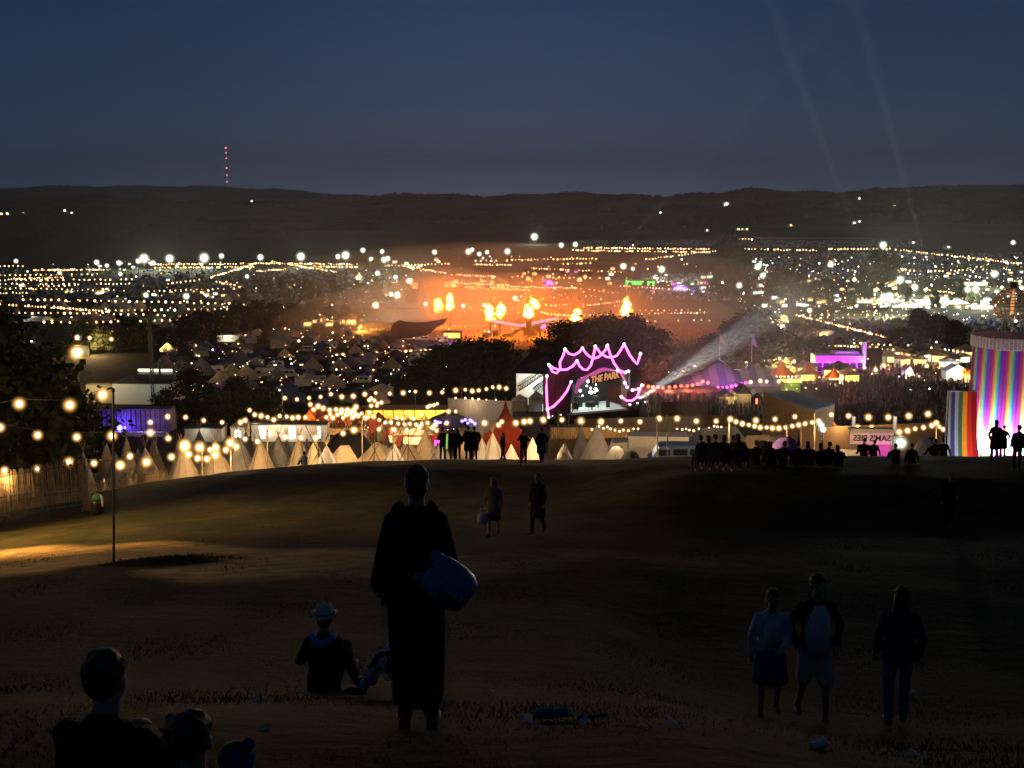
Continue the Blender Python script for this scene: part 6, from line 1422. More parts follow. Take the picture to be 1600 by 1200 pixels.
def container():
    q = hit(159, 630); Y = q.y; k = mpp(Y); t = thing('shipping_container', 'corrugated pale container lit yellow beside the tall pole lamp', 'container', q, R(3)); h = slope(601)*Y-q.z; w_ = 46*k
    m_ = MB(); m_.box((0, 1.3, h/2), (w_, 2.6, h))
    for s in range(24): m_.box((-w_/2+(s+.5)*w_/24, -.03, h/2), (w_/48, .06, h*.94))
    m_.build('shell', M['beige'], t); m_ = MB(); m_.box((0, -.02, h*.97), (w_*1.01, .1, h*.06)); m_.build('top_rail', M['grey'], t); pointlight('lamp', (-w_*.2, -5, h*.9), 1100, (1, .75, .35), t, .3)
container()
def violet_truck():
    q = hit(212, 680); Y = q.y; k = mpp(Y); t = thing('trailer_stage', 'dark sided trailer glowing violet and blue behind the near bulbs', 'trailer', q, R(-2)); h = slope(638)*Y-q.z; w_ = 112*k
    m_ = MB(); m_.box((0, 1.6, h*.56), (w_, 3.2, h*.84)); m_.build('side', mat('dark_violet_panel', (.16, .12, .20), .7, .3, 1.2), t)
    m_ = MB(); m_.box((0, -2.2, h*.10), (w_*1.02, 1.2, h*.22)); m_.build('low_white_wall', M['white'], t)
    for s in range(14): m_ = MB(); m_.box((-w_*.46+s*w_*.068, -.04, h*.6), (w_*.012, .08, h*.7)); m_.build('rib', M['dark'], t)
    for px, c_ in ((200, 'bluelit'), (192, 'bluelit'), (163, 'bluelit')):
        x = (px-212)*k; m_ = MB(); m_.ell((x, -1.5, h*.33), 4.2*k if px == 192 else 2.6*k, 12, 8); m_.build('blue_lamp', M[c_], t)
    pointlight('blue_wash', ((197-212)*k, -1.6, h*.42), 900, (.16, .08, 1), t, .3); pointlight('violet_wash', ((240-212)*k, -3, h*.5), 260, (.6, .35, 1), t, .3)
    for x in (-w_*.4, -w_*.3, w_*.35): m_ = MB(); m_.tube((x, -.2, .5), (x, .2, .5), .5, n=12); m_.build('wheel', M['rubber'], t)
violet_truck()
def lattice(label, px, base, top, wpx=4, Y=None, name='lattice_mast'):
    q = at(px, Y) if Y else hit(px, base); Y = q.y; k = mpp(Y); h = slope(top)*Y-q.z; t = thing(name, label, 'mast', q); w_ = wpx*k; m_ = MB(); n = max(6, int(h/(w_*1.4)))
    for x in (-.5, .5):
        for y in (-.5, .5): m_.tube((x*w_, y*w_, 0), (x*w_, y*w_, h), .07+.0001*Y, n=4)
    for s in range(n):
        z0, z1 = h*s/n, h*(s+1)/n; sg = 1 if s % 2 else -1
        for y in (-.5, .5): m_.tube((-sg*w_*.5, y*w_, z0), (sg*w_*.5, y*w_, z1), .05+.00007*Y, n=4)
    m_.build('lattice', M['dark'], t); m_ = MB(); m_.box((0, 0, h), (w_*1.5, w_*1.5, .3)); m_.build('head', M['dark'], t); return t
lattice('tall dark lattice mast rising right of the container', 240, 632, 480, 4)
lattice('slim lattice mast in the far camp above the trees', 541, 478, 420, 3.2)
lattice('slim lattice mast left of the far stage lights', 401, 455, 425, 2.2); lattice('slim lattice mast beyond the fire stage trees', 658, 450, 425, 2.2); lattice('slim lattice mast above the stretch of far fields at the right', 1405, 425, 400, 2.5); lattice('slim dark mast right of the lattice mast by the container', 252, 628, 565, 2)
q = hit(108, 615); t = thing('boom_lift', 'yellow boom lift with its slanting arm raised beside the sodium lamp', 'lift', q); k = mpp(q.y); m_ = MB(); m_.tube((0, 0, 1.2), (-10*k, 0, 42*k), .28, .20, 6); m_.build('boom', mat('yellow_paint', (.55, .36, .05), .5), t); m_ = MB(); m_.box((0, 0, .9), (3, 1.8, 1.0)); m_.build('chassis', M['dark'], t)
for x in (-1, 1): m_ = MB(); m_.tube((x, -1, .5), (x, 1, .5), .5, n=12); m_.build('wheel', M['rubber'], t)
m_ = MB(); m_.box((-10*k, 0, 43*k), (1.2, 1, 1.1)); m_.build('cage', M['steel'], t)
# cabins with lit doors
def cabins():
    q = hit(452, 690); Y = q.y; k = mpp(Y); t = thing('toilet_cabins', 'long grey cabin block with three bright lit doorways', 'cabin', q, R(-1)); h = slope(664)*Y-q.z; w_ = 118*k
    m_ = MB(); m_.box((0, 1.5, h*.5), (w_, 3, h)); m_.build('wall', M['grey'], t); m_ = MB(); m_.box((0, 1.5, h+.1), (w_*1.02, 3.4, .2)); m_.build('roof', M['dark'], t)
    for px, ww in ((410, 9), (457, 9), (499, 4)): m_ = MB(); m_.box(((px-452)*k, -.03, h*.55), (ww*k, .08, h*.75)); m_.build('lit_doorway', M['whitelit'], t)
    pointlight('door_lamp', ((410-452)*k, -2.5, h*.6), 200, (.9, 1, .85), t, .3); pointlight('door_lamp', ((457-452)*k, -2.5, h*.6), 200, (.9, 1, .85), t, .3)
cabins()
hut('white cabin with a lit opening left of the cabins with lit doors', 372, 688, 667, 22, 'white', 'grey', 'whitelit', 'cabin', 100, gable=False, litw=.4)
hut('grey flat roofed store with lamps along its top behind the two toned tipi', 318, 690, 668, 58, 'grey', 'dark', None, 'cabin', 300, (1, .9, .6), gable=False)
# food market
def market():
    q = hit(632, 664); Y = q.y; k = mpp(Y); t = thing('market_bar', 'long open fronted bar glowing yellow across the food market', 'bar', q); h = slope(640)*Y-q.z; w_ = 136*k
    m_ = MB(); m_.box((0, 3.2, h*.5), (w_, .3, h)); m_.build('back_wall', mat('yellow_pine_boards', (.60, .38, .12), .8, .25, 2), t); m_ = MB(); m_.box((0, 1.5, h+.15), (w_*1.02, 5, .25)); m_.build('roof', M['wood'], t)
    m_ = MB(); m_.box((0, 0, .55), (w_*.96, .5, 1.1)); m_.build('counter', M['wood'], t)
    for s in range(9): m_ = MB(); m_.tube((-w_*.48+s*w_*.12, -.6, 0), (-w_*.48+s*w_*.12, -.6, h), .09, n=6); m_.build('post', M['wood'], t)
    for s in range(7): pointlight('bar_lamp', (-w_*.44+s*w_*.146, 1.2, h*.85), 420 if s < 4 else 800, (1, .62, .16), t, .3)
    m_ = MB(); m_.box((w_*.28, 2.9, h*.82), (w_*.40, .1, h*.10)); m_.build('light_strip', M['yellowlit'], t)
    # red awning hung with streamers
    q = hit(530, 682); Y = q.y; k = mpp(Y); t = thing('market_awning', 'market stall hung with red streamers under a mass of bulbs', 'stall', q); h = slope(643)*Y-q.z; w_ = 80*k
    m_ = MB(); m_.add([(-w_/2, -3, h*.8), (w_/2, -3, h*.8), (w_/2, 3, h), (-w_/2, 3, h)], [(0, 1, 2, 3)]); m_.build('awning', M['canvas_r'], t)
    rr = random.Random(4); m_ = MB()
    for s in range(150): x = rr.uniform(-w_/2, w_/2); y = rr.uniform(-3.1, 2); z = h*(.8+.2*(y+3)/6); m_.tube((x, y, z), (x+rr.uniform(-.2, .2), y, z-rr.uniform(.6, 2.4)), .10, .03, 4)
    m_.build('streamer', M['canvas_r'], t)
    for x in (-.5, -.17, .17, .5):
        for y in (-3, 3): m_ = MB(); m_.tube((w_*x, y, 0), (w_*x, y, h*.85), .08, n=5); m_.build('post', M['pole'], t)
    m_ = MB(); m_.box((0, 2.0, .6), (w_*.9, 1, 1.2)); m_.build('counter', M['wood'], t)
    for s in range(5): pointlight('awning_lamp', (-w_*.4+s*w_*.2, -1, h*.6), 450, (1, .6, .25), t, .3)
market()
for (px, b, tp, wp, wm, rm, lit, lab, lw, lc) in ((485, 684, 640, 20, 'beige', 'canvas_o', 'warm', 'yellow glowing kiosk left of the red streamers', 500, (1, .55, .12)), (425, 682, 654, 44, 'wood', 'canvas', 'warm', 'warm lit stall at the left end of the market', 500, (1, .6, .2)),
        (588, 684, 650, 24, 'canvas_r', 'canvas_r', None, 'dark red stall tent with a pointed roof', 200, (1, .4, .2)), (603, 690, 660, 22, 'canvas_gr', 'canvas_g', None, 'grey green stall tent right of the dark red one', 150, (1, .8, .4)), (648, 698, 668, 70, 'canvas_r', 'canvas', 'warm', 'long stall with glowing front and red trim behind the cream canopies', 700, (1, .5, .2)),
        (610, 695, 667, 24, 'canvas_r', 'canvas_r', 'warm', 'small red stall left of the long glowing one', 300, (1, .35, .2)), (685, 700, 676, 24, 'canvas_r', 'canvas_r', 'pinklit', 'stall with pink lamps left of the brow walkers', 260, (1, .2, .4)), (700, 676, 648, 50, 'dark', 'canvas_d', None, 'dark canopy with violet lamps right of the yellow lit bar', 180, (.5, .3, 1)),
        (745, 672, 655, 26, 'dark', 'canvas_d', 'bluelit', 'stall with small violet lamps beside the red tent', 180, (.4, .25, 1))):
    hut(lab, px, b, tp, wp, wm, rm, lit, 'market_stall', lw, lc, 'stalls of the food market', cat='stall')
q = hit(733, 664); t = thing('lamp_tree', 'small cone of pink lamps standing above the market', 'lamp', q); k = mpp(q.y); z = slope(643)*q.y-q.z
m_ = MB(); m_.tube((0, 0, 0), (0, 0, z), .08, n=6); m_.build('pole', M['dark'], t)
for s in range(10): m_ = MB(); m_.ell((.9*math.cos(s*2.4)*(1-s/10)*3*k/.3*.12, .3*math.sin(s*2.4), z+s*.22), .30, 8, 5); m_.build('bulb', M['pinklit'], t)
festoon('short string of violet lamps on the dark canopy', [(680, 658), (684, 660), (688, 660), (722, 658), (727, 656), (731, 661), (735, 657), (738, 659), (742, 662)], 175, 175, 2.6, 'b')

# ------------------------------------------------------------------ marquees of the middle distance
ridge_tent('dark roofed marquee with a glittering lit edge left of the fire stage', 612, 479, 640, 96, .55, 'canvas_d', depth=22, hip=.12)
festoon('bright row of bulbs along the edge of the dark roofed marquee', [(575+i*3.3, 492.5-.02*i) for i in range(27)], 628, 628, 2.3)
_t = ridge_tent('orange lit marquee left of the stretch tent', 586, 505, 505, 52, .35, 'canvas', rz=R(8), depth=9, hip=.1); pointlight('marquee_lamp', (-6, -9, 3), 14000, (1, .45, .1), _t, .5)
def stretch_tent():
    Y = 452; q = at(652, Y); k = mpp(Y); t = thing('stretch_tent', 'brown stretch tent rising to a sharp point at its right end', 'tent', q); f = lambda px, py: (slope(py)*Y-q.z)
    top = [(604, 528), (612, 508), (622, 501), (634, 505), (650, 506), (668, 505), (684, 502), (699, 499)]; bot = [(600, 533), (612, 530), (626, 527), (642, 526), (656, 524), (668, 522), (676, 518), (684, 508)]
    vs = []; n = len(top)
    for (a, b) in zip(top, bot):
        for s in range(7): u = s/6; px = a[0]+(b[0]-a[0])*u; py = a[1]+(b[1]-a[1])*u; vs.append(((px-652)*k, 6*(1-u)**1.2*(1 if True else 1)-6*u, max(.4, f(px, py)-.8*math.sin(math.pi*u))))
    m_ = MB(); m_.add(vs, [(i*7+s, i*7+s+1, (i+1)*7+s+1, (i+1)*7+s) for i in range(n-1) for s in range(6)]); m_.build('canvas', cloth('brown_grey_canvas', (.24, .19, .17), glow=.2), t, True)
    m_ = MB(); m_.path([((px-652)*k, -6.05, f(px, py)) for px, py in bot], .12, 5); m_.path([((px-652)*k, 6.05, f(px, py)) for px, py in top], .12, 5); m_.build('edge_rope', M['white'], t)
    for px, py in ((622, 501), (699, 499), (660, 506)): m_ = MB(); m_.tube(((px-652)*k, 4, 0), ((px-652)*k, 5, f(px, py)-.2), .12, n=6); m_.build('pole', M['dark'], t)
stretch_tent()
ridge_tent('low pale tent at the foot of the stretch tent', 640, 531, 435, 80, .4, 'canvas_g', depth=8, hip=.2); _t = ridge_tent('lilac lit tent right of the stretch tent lamp', 705, 536, 430, 40, .4, 'canvas_pu', depth=8, hip=.2)
pointlight('lamp', (0, -8, 3), 2500, (.7, .3, 1), _t, .4)
hut('yellow lit open hall behind the point of the stretch tent', 706, 531, 517, 32, 'wood', 'dark', 'yellowlit', 'hall', 0, gable=False, cat='hall', litw=.8)
hut('white coach like cabin in the middle of the camper field', 567, 570, 562, 34, 'white', 'white', None, 'cabin', 0, gable=False)
hut('long white tent shed at the back of the camper field', 356, 534, 524, 34, 'white', 'white', None, 'shed', 700, (1, .9, .6), gable=False)
hut('small green roofed pavilion under the yellow lit tree', 262, 548, 541, 14, 'beige', 'canvas_gr', 'warmwhite', 'pavilion', 2600, (1, .8, .25))
hut('pale flat cabin at the upper left of the camper field', 296, 545, 535, 14, 'white', 'white', None, 'cabin', 0, gable=False)
hut('orange lit open barn in the dim camp at the right', 1291, 532, 517, 24, 'white', 'white', 'warm', 'barn', 300, (1, .6, .3), gable=False, cat='barn', litpos=-.2)
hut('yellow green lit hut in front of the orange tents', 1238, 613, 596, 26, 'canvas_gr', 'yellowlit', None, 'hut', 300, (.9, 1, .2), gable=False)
hut('bright white framed stall left of the ribbon tower', 1495, 598, 570, 34, 'white', 'white', 'warmwhite', 'market_stall', 2600, (1, .95, .75), gable=True, cat='stall')
hut('yellow lit stall roof beside the ribbon tower', 1512, 600, 577, 18, 'beige', 'canvas_o', 'warm', 'market_stall', 900, (1, .75, .3), cat='stall')
hut('stall with a tall white lamp among the crowd', 1420, 592, 572, 10, 'white', 'canvas', 'warmwhite', 'market_stall', 1600, (1, .9, .75), cat='stall')
lamp('white lamp over the crowd left of the white framed stall', 1421, 573, 370, 9, 'flood', power=9000); lamp('second white lamp over the crowd, lower and smaller', 1419, 588, 350, 6, 'flood', power=4000)
lamp('bright lamp on the roof of the white framed stall', 1480, 577, 350, 9, 'flood_y', power=2500); lamp('white lamp right of the roof lamp of the framed stall', 1493, 583, 345, 10, 'flood', power=2500)
# ------------------------------------------------------------------ fire arena
from mathutils import noise
def flame_mat():
    m = bpy.data.materials.new('fire'); m.use_nodes = True; n = m.node_tree.nodes; l = m.node_tree.links; n.remove(n['Principled BSDF'])
    lw = n.new('ShaderNodeLayerWeight'); lw.inputs[0].default_value = .5; inv = n.new('ShaderNodeMath'); inv.operation = 'SUBTRACT'; inv.inputs[0].default_value = 1; l.new(lw.outputs['Facing'], inv.inputs[1])
    rp = n.new('ShaderNodeValToRGB'); l.new(inv.outputs[0], rp.inputs[0]); e = rp.color_ramp.elements
    e[0].position = .1; e[0].color = (1, .10, .004, 1); e[1].position = .97; e[1].color = (1, .66, .24, 1); k = e.new(.72); k.color = (1, .36, .03, 1); k = e.new(.5); k.color = (1, .17, .008, 1)
    ml = n.new('ShaderNodeMath'); ml.operation = 'POWER'; ml.inputs[1].default_value = 4; l.new(inv.outputs[0], ml.inputs[0]); m2 = n.new('ShaderNodeMath'); m2.operation = 'MULTIPLY_ADD'; m2.inputs[1].default_value = 11; m2.inputs[2].default_value = .6; l.new(ml.outputs[0], m2.inputs[0])
    em = n.new('ShaderNodeEmission'); l.new(rp.outputs[0], em.inputs[0]); l.new(m2.outputs[0], em.inputs[1])
    tr = n.new('ShaderNodeBsdfTransparent'); ms = n.new('ShaderNodeMixShader'); pw = n.new('ShaderNodeMath'); pw.operation = 'POWER'; pw.use_clamp = True; pw.inputs[1].default_value = 1.6; l.new(inv.outputs[0], pw.inputs[0])
    l.new(pw.outputs[0], ms.inputs[0]); l.new(tr.outputs[0], ms.inputs[1]); l.new(em.outputs[0], ms.inputs[2]); l.new(ms.outputs[0], n['Material Output'].inputs[0])
    return m
M['fire'] = flame_mat()
FL = [(685.5, 478, 14, 22, 520, 0, 'leftmost of the fire towers'), (703, 473, 12, 26, 525, 0, 'second fire tower from the left, highest flame of the left pair'), (766, 490, 15, 24, 478, -.12, 'left one of the middle pair of fire towers'), (781, 487, 13, 22, 480, .15, 'right one of the middle pair of fire towers'),
      (826, 487, 15, 22, 470, 0, 'fire tower at the dark crane, lower flame'), (837.5, 474, 13, 18, 476, -.5, 'fire tower at the dark crane, leaning flame'), (898, 493, 15, 20, 468, .2, 'fire tower right of the dark crane'), (978, 484, 15, 30, 462, 0, 'rightmost fire tower with the tallest flame')]
for (px, py, w_, h_, Y, ln, lab) in FL:
    q = at(px, Y); k = mpp(Y); z = slope(py)*Y-q.z; t = thing('fire_tower', lab+' at the fire stage', 'fire tower', q, 0, 'fire towers round the fire stage'); zb = z-h_*.5*k
    m_ = MB(); m_.tube((0, 0, 0), (0, 0, zb), .45, .28, 8)
    for s in range(8): m_.tube((.5*(-1)**s, 0, zb*s/8), (.5*(-1)**(s+1), 0, zb*(s+1)/8), .08, n=4)
    m_.build('mast', M['dark'], t); m_ = MB(); m_.tube((0, 0, zb-.2), (0, 0, zb+.4), .5, .7, 10); m_.build('nozzle', M['steel'], t)
    m_ = MB(); rg = []
    for j in range(27):
        u = j/26; rad = w_*.78*k*math.sqrt(max(0, 1-(2*u**.85-1)**2))*(1.05-.2*u)+.03; cx = ln*h_*k*(u-.3)+.35*noise.noise((px, 0, u*3))*k*6*u; row = []
        for a in range(20):
            th = a*.314159; q_ = noise.noise((math.cos(th)*1.3+px, math.sin(th)*1.3, u*5.0)); up = noise.noise((math.cos(th)*2.2, px*.7, math.sin(th)*2.2))
            row.append((cx+rad*math.cos(th)*(1+.36*q_), rad*math.sin(th)*(1+.36*q_), zb-.5+h_*1.25*k*u*(1+.16*up*u)))
        rg.append(row)
    m_.loft(rg); m_.build('flame', M['fire'], t, True)
    pointlight('firelight', (0, -1, z), 150000, (1, .21, .010), t, 2.0)
def fire_stage():
    q = at(832, 470); Y = 470; k = mpp(Y); t = thing('fire_stage', 'dark crane like stage with spider legs and hanging screens in the orange fire arena', 'stage', q); f = lambda px, py: V((px-832)*k, 0, slope(py)*Y-q.z)
    m_ = MB(); a = f(826, 535); b = f(828, 497); m_.tube((a.x, 0, 0), b, 1.1, .7, 8); m_.box(f(827, 520), (4.5, 3, 2.2)); m_.box(f(826, 510), (2.2, 2.5, 5)); m_.build('core_tower', M['dark'], t)
    for pts in (((822, 514), (813, 514), (806, 519), (801, 523), (798, 530)), ((832, 512), (848, 506), (858, 514), (862, 533)), ((824, 517), (817, 512), (806, 516), (799, 528)), ((829, 516), (838, 512), (843, 518), (845, 533))):
        m_ = MB(); m_.path([f(*p)+V(0, (i-1)*2, 0) for i, p in enumerate(pts)], [.7, .6, .55, .45, .35][:len(pts)], 6); m_.build('leg', M['dark'], t)
    m_ = MB(); p = f(838, 513); m_.box(p, (11*k, .6, 7*k)); m_.build('screen', M['black'], t)
    for x in (833.5, 843): m_ = MB(); p = f(x, 513); m_.tube((p.x, 0, 0), p, .15, n=5); m_.build('screen_post', M['dark'], t)
    m_ = MB(); m_.ell(f(849, 510), 4.4*k, 14, 10); m_.build('violet_projector', emis('violet_screen', (.45, .22, 1), 1.6), t)
    for (A, B) in (((768, 501), (812, 509)), ((812, 509), (872, 497))):
        m_ = MB(); m_.tube(f(*A), f(*B), .55, n=6); m_.build('lit_truss', emis('lilac_truss_glow', (1, .34, .62), 1.3), t)  # laser light on the truss, put in as emission
    for (px, py, w_, h_) in ((761, 524, 14, 7), (767, 530, 12, 6), (774, 521, 9, 9), (792, 525, 16, 6), (826, 536, 24, 6)):
        p = f(px, py); m_ = MB(); m_.box((p.x, -3 if py > 528 else 2, p.z), (w_*k, 3, h_*k)); m_.tube((p.x-w_*k*.4, -2 if py > 528 else 2, 0), (p.x-w_*k*.4, -2 if py > 528 else 2, p.z), .2, n=5); m_.tube((p.x+w_*k*.4, -2 if py > 528 else 2, 0), (p.x+w_*k*.4, -2 if py > 528 else 2, p.z), .2, n=5); m_.build('control_platform', M['dark'], t)
fire_stage()
for i, (px, py, r_) in enumerate(((665, 475, 5), (724, 478, 5.5), (757, 477, 5), (805, 466, 6))): lamp(['white lamp left of the fire towers', 'white lamp between the left fire towers and the middle pair', 'white lamp just left of the middle pair of flames', 'white lamp above the dark crane'][i], px, py, 560, r_, 'flood', group='white lamps round the fire stage', power=1500)

for i, (px, py, Y) in enumerate(((1333, 563, 360), (1381, 571, 350), (1368, 578, 345), (1448, 572, 350), (1345, 592, 330), (1300, 600, 315), (1262, 596, 320))): lamp('warm fill lamp over the dark crowd, %s from the left of the group' % ordinal([6, 0, 3, 5, 4, 2, 1].index(i) if False else sorted((1333, 1381, 1368, 1448, 1345, 1300, 1262)).index(px)), px, py, Y, 5, 'flood_y', group='warm lamps over the crowd', power=2600, col=(1, .75, .4))  # several of these lamps are added to brighten the crowd
# ------------------------------------------------------------------ crowds
def crowd(n, region, seed, mats, label, name='crowd'):
    r = random.Random(seed); mb = MB(); c = 0
    while c < n:
        px = r.uniform(region[0], region[1]); py = r.uniform(region[2], region[3])
        if not region[4](px, py): continue
        p = hit(px, py); h = r.uniform(1.5, 1.9); w_ = r.uniform(.20, .27); mi = r.randrange(len(mats)); c += 1; a = r.uniform(0, 3.14); ca, sa = math.cos(a), math.sin(a)
        def rg(z, rx, ry): return [(p.x+rx*math.cos(t)*ca-ry*math.sin(t)*sa, p.y+rx*math.cos(t)*sa+ry*math.sin(t)*ca, p.z+z*h) for t in (0, 1.05, 2.1, 3.14, 4.19, 5.24)]
        mb.loft([rg(0, w_*.6, w_*.5), rg(.45, w_*.75, w_*.55), rg(.80, w_*1.05, w_*.6), rg(.85, w_*.4, w_*.35)], True, mi)
        mb.loft([rg(.85, w_*.35, w_*.35), rg(.92, w_*.45, w_*.45), rg(1.0, w_*.25, w_*.25)], True, mi)
        if r.random() < .15: s = r.choice((-1, 1)); mb.tube((p.x+s*w_*ca, p.y+s*w_*sa, p.z+.8*h), (p.x+s*w_*1.4*ca, p.y+s*w_*1.4*sa, p.z+1.15*h), .06, .05, 4, mi=mi)
    o = mb.build(name, [M[k] for k in mats]); tag(o, label, 'crowd', None, 'stuff')
    return o
M['cr1'] = mat('crowd_clothes', (.10, .07, .05), .9, .4, 3); M['cr2'] = mat('crowd_pale_clothes', (.34, .28, .22), .9, .4, 3); M['cr3'] = mat('crowd_red_clothes', (.26, .07, .05), .9, .4, 3)
crowd(2300, (1255, 1520, 572, 668, lambda x, y: y > 572+max(0, (1400-x)*.16) and not (x < 1310 and y > 606 and y < 668) and y < 700-max(0, 1400-x)*.2), 3, ['cr1', 'cr1', 'cr1', 'cr2', 'cr3'], 'dense dark crowd filling the arena between the violet bar and the rainbow cloth')
crowd(1300, (1004, 1120, 512, 552, lambda x, y: y < 556-(x-1000)*.22 and y > 514), 5, ['cr1', 'cr2', 'cr2', 'cr3'], 'crowd lit orange by the fire, right of the big dark trees')
crowd(150, (690, 900, 515, 540, lambda x, y: True), 6, ['cr1', 'cr2'], 'crowd scattered over the orange ground of the fire arena')
crowd(320, (1010, 1200, 622, 652, lambda x, y: True), 8, ['cr1', 'cr1', 'cr2'], 'crowd in the dark field in front of the stage')
crowd(160, (560, 700, 664, 690, lambda x, y: True), 12, ['cr1', 'cr3', 'cr2'], 'crowd between the stalls of the food market')

# ------------------------------------------------------------------ far fields: strings, floodlights, stalls
FS = 'strings of lights over the far fields'
DIM = BULBF.copy(); DIM.data = BULBF.data.copy(); DIM.data.materials[0] = emis('dim_amber_bulb', (1, .48, .15), 2.2)
def fstring(label, p0, p1, step=6.0, rp=1.2, h=4.5, wob=.8, kind='h0', via=None, skip=.09):
    """a distant run of bulbs on poles, following the ground"""
    r = random.Random(int(p0[0]*7+p1[1]*3)); pts = [p0]+(via or [])+[p1]; P = []; tot = 0
    for a, b in zip(pts, pts[1:]):
        n = max(1, int(abs(b[0]-a[0])/step))
        for i in range(n):
            u = i/n; px = a[0]+(b[0]-a[0])*u; py = a[1]+(b[1]-a[1])*u + wob*abs(math.sin(px*.14)) - wob*.5
            q = hit(px, py, h); P.append(q+V(r.uniform(-.7, .7)*q.y/F, 0, h+r.uniform(-.6, .6)*q.y/F))
    t = thing('string_lights', label, 'string lights', P[0], 0, FS); src = BULBF if kind == 'h0' else BV[kind]
    for p in P:
        if r.random() < skip: continue
        inst(src if kind != 'h0' or r.random() < .75 else r.choice((BV['h'], DIM, DIM)), p-P[0], rp*r.uniform(.65, 1.25)*p.y/F, parent=t)
    if len(P) > 1: m_ = MB(); m_.path([p-P[0]+V(0, 0, .2) for p in P], .05+P[0].y*.00003, 3); m_.build('cable', M['rubber'], t)
    m_ = MB()
    for p in P[::5]: m_.tube(p-P[0], p-P[0]-V(0, 0, h+.3), .05+.00007*p.y, n=4)
    m_.build('pole_row', M['dark'], t) if False else None
    return t
rowsL = [((0, 416), (42, 415), 7), ((50, 422), (165, 421), 3), ((0, 430), (160, 428), 8), ((0, 438), (214, 436), 8), ((14, 436), (102, 433), 4), ((0, 444), (126, 443), 9), ((152, 444), (208, 443), 6), ((0, 450), (210, 454), 8), ((232, 455), (374, 450), 8), ((0, 458), (46, 457), 5), ((36, 468), (270, 472), 11), ((270, 472), (392, 476), 11),
         ((0, 475), (180, 487), 5), ((0, 489), (170, 489), 10), ((170, 485), (366, 483), 10), ((178, 491), (360, 495), 11), ((0, 503), (150, 504), 13), ((150, 503), (300, 500), 11), ((60, 447), (125, 445), 8), ((262, 443), (318, 436), 7), ((338, 440), (372, 446), 5)]
for i, (a, b, st) in enumerate(rowsL): fstring('row of small bulbs across the far left field, %s row from the top' % ordinal(i), a, b, st, 1.7 if a[1] > 463 else 1.2)
rowsC = [((236, 413), (400, 412), 4, 'double bright row under the big white floodlights, upper'), ((242, 418), (400, 417), 4, 'double bright row under the big white floodlights, lower'), ((330, 433), (402, 411), 3, 'slanting bright line rising to the right among the far left fields'), ((400, 411), (562, 413), 4, 'bright row right of the slanting line'), ((482, 416), (562, 417), 4, 'short bright row under the right floodlights'),
         ((426, 409), (528, 425), 3, 'thin bright line sinking to the right'), ((402, 424), (448, 420), 3, 'short dim line under the slanting line'), ((602, 415), (706, 412), 5, 'row of lights left of the far central trees'), ((632, 416), (698, 427), 3, 'thin line sinking to the far central trees'), ((736, 413), (802, 414), 4, 'row of lights right of the far central trees'), ((735, 407), (800, 407), 8, 'sparse row above the one right of the far central trees'),
         ((706, 429), (776, 432), 4, 'row of lights above the dense bright band'), ((706, 442), (800, 446), 3.2, 'dense bright band, upper line'), ((708, 447), (800, 450), 3.2, 'dense bright band, middle line'), ((730, 451), (830, 453), 4, 'dense bright band, lower line'), ((800, 448), (905, 450), 3.6, 'continuation of the dense bright band to the right'), ((896, 391), (1112, 394), 4, 'long double row on the upper field, lower line'), ((912, 387), (1112, 389), 4, 'long double row on the upper field, upper line'),
         ((1010, 405), (1122, 391), 4.5, 'row rising to the far dark trees'), ((800, 406), (936, 404), 5, 'row crossing the field below the long double row'), ((830, 419), (892, 422), 4, 'short row below the crossing row'), ((905, 422), (976, 425), 5, 'short row right of the short one'), ((800, 432), (930, 435), 8, 'sparse row of pinkish lights in the middle fields'), ((880, 412), (930, 411), 7, 'few lights in a row under the crossing row'), ((900, 450), (972, 459), 7, 'row sinking below the green lit stage'),
         ((970, 447), (1082, 453), 4.5, 'row in front of the violet far tent'), ((918, 477), (986, 469), 4.5, 'slanting row beside the rightmost flame'), ((872, 493), (1110, 488), 5, 'long wavy row behind the rightmost flame'), ((1000, 485), (1112, 484), 9, 'sparse row above the long wavy row'), ((855, 478), (888, 476), 6, 'few lights right of the leaning flame'), ((855, 491), (880, 490), 6, 'few lights right of the dark crane'), ((735, 481), (800, 480), 8, 'row behind the middle pair of flames'), ((1000, 502), (1120, 500), 12, 'sparse row over the orange crowd')]
for a, b, st, lab in rowsC: fstring('far string of lights: '+lab, a, b, st)
rowsR = [((1150, 389), (1280, 391), 5, 'straight row right of the far dark trees'), ((1290, 389), (1395, 389), 5, 'straight row under the bright far floodlight'), ((1400, 390), (1600, 412), 4, 'long bright line sinking to the right edge'), ((1355, 422), (1440, 423), 6, 'row below the long bright line'), ((1455, 424), (1548, 420), 6, 'row left of the far lamp at the right'), ((1300, 408), (1338, 408), 5, 'short row left of the far lamp'), ((1245, 492), (1425, 492), 10, 'even row below the white stalls'),
         ((1245, 492), (1390, 528), 3.4, 'bright chain sinking through the dim camp'), ((1196, 497), (1234, 501), 4, 'curved row left of the bright chain'), ((1190, 504), (1235, 502), 4, 'second curved row left of the bright chain'), ((1280, 539), (1345, 542), 5, 'row behind the violet lit bar'), ((1350, 541), (1405, 547), 8, 'row right of the violet tower'), ((1335, 536), (1400, 540), 9, 'row above the violet tower'), ((1455, 543), (1525, 552), 7, 'row left of the ribbon tower'), ((1445, 452), (1495, 458), 4, 'orange chain of lights among the far right stalls'), ((1150, 373), (1180, 374), 5, 'few lights on the upper edge of the fields')]
for a, b, st, lab in rowsR: fstring('far string of lights: '+lab, a, b, st, 1.5 if a[1] > 480 else 1.2)
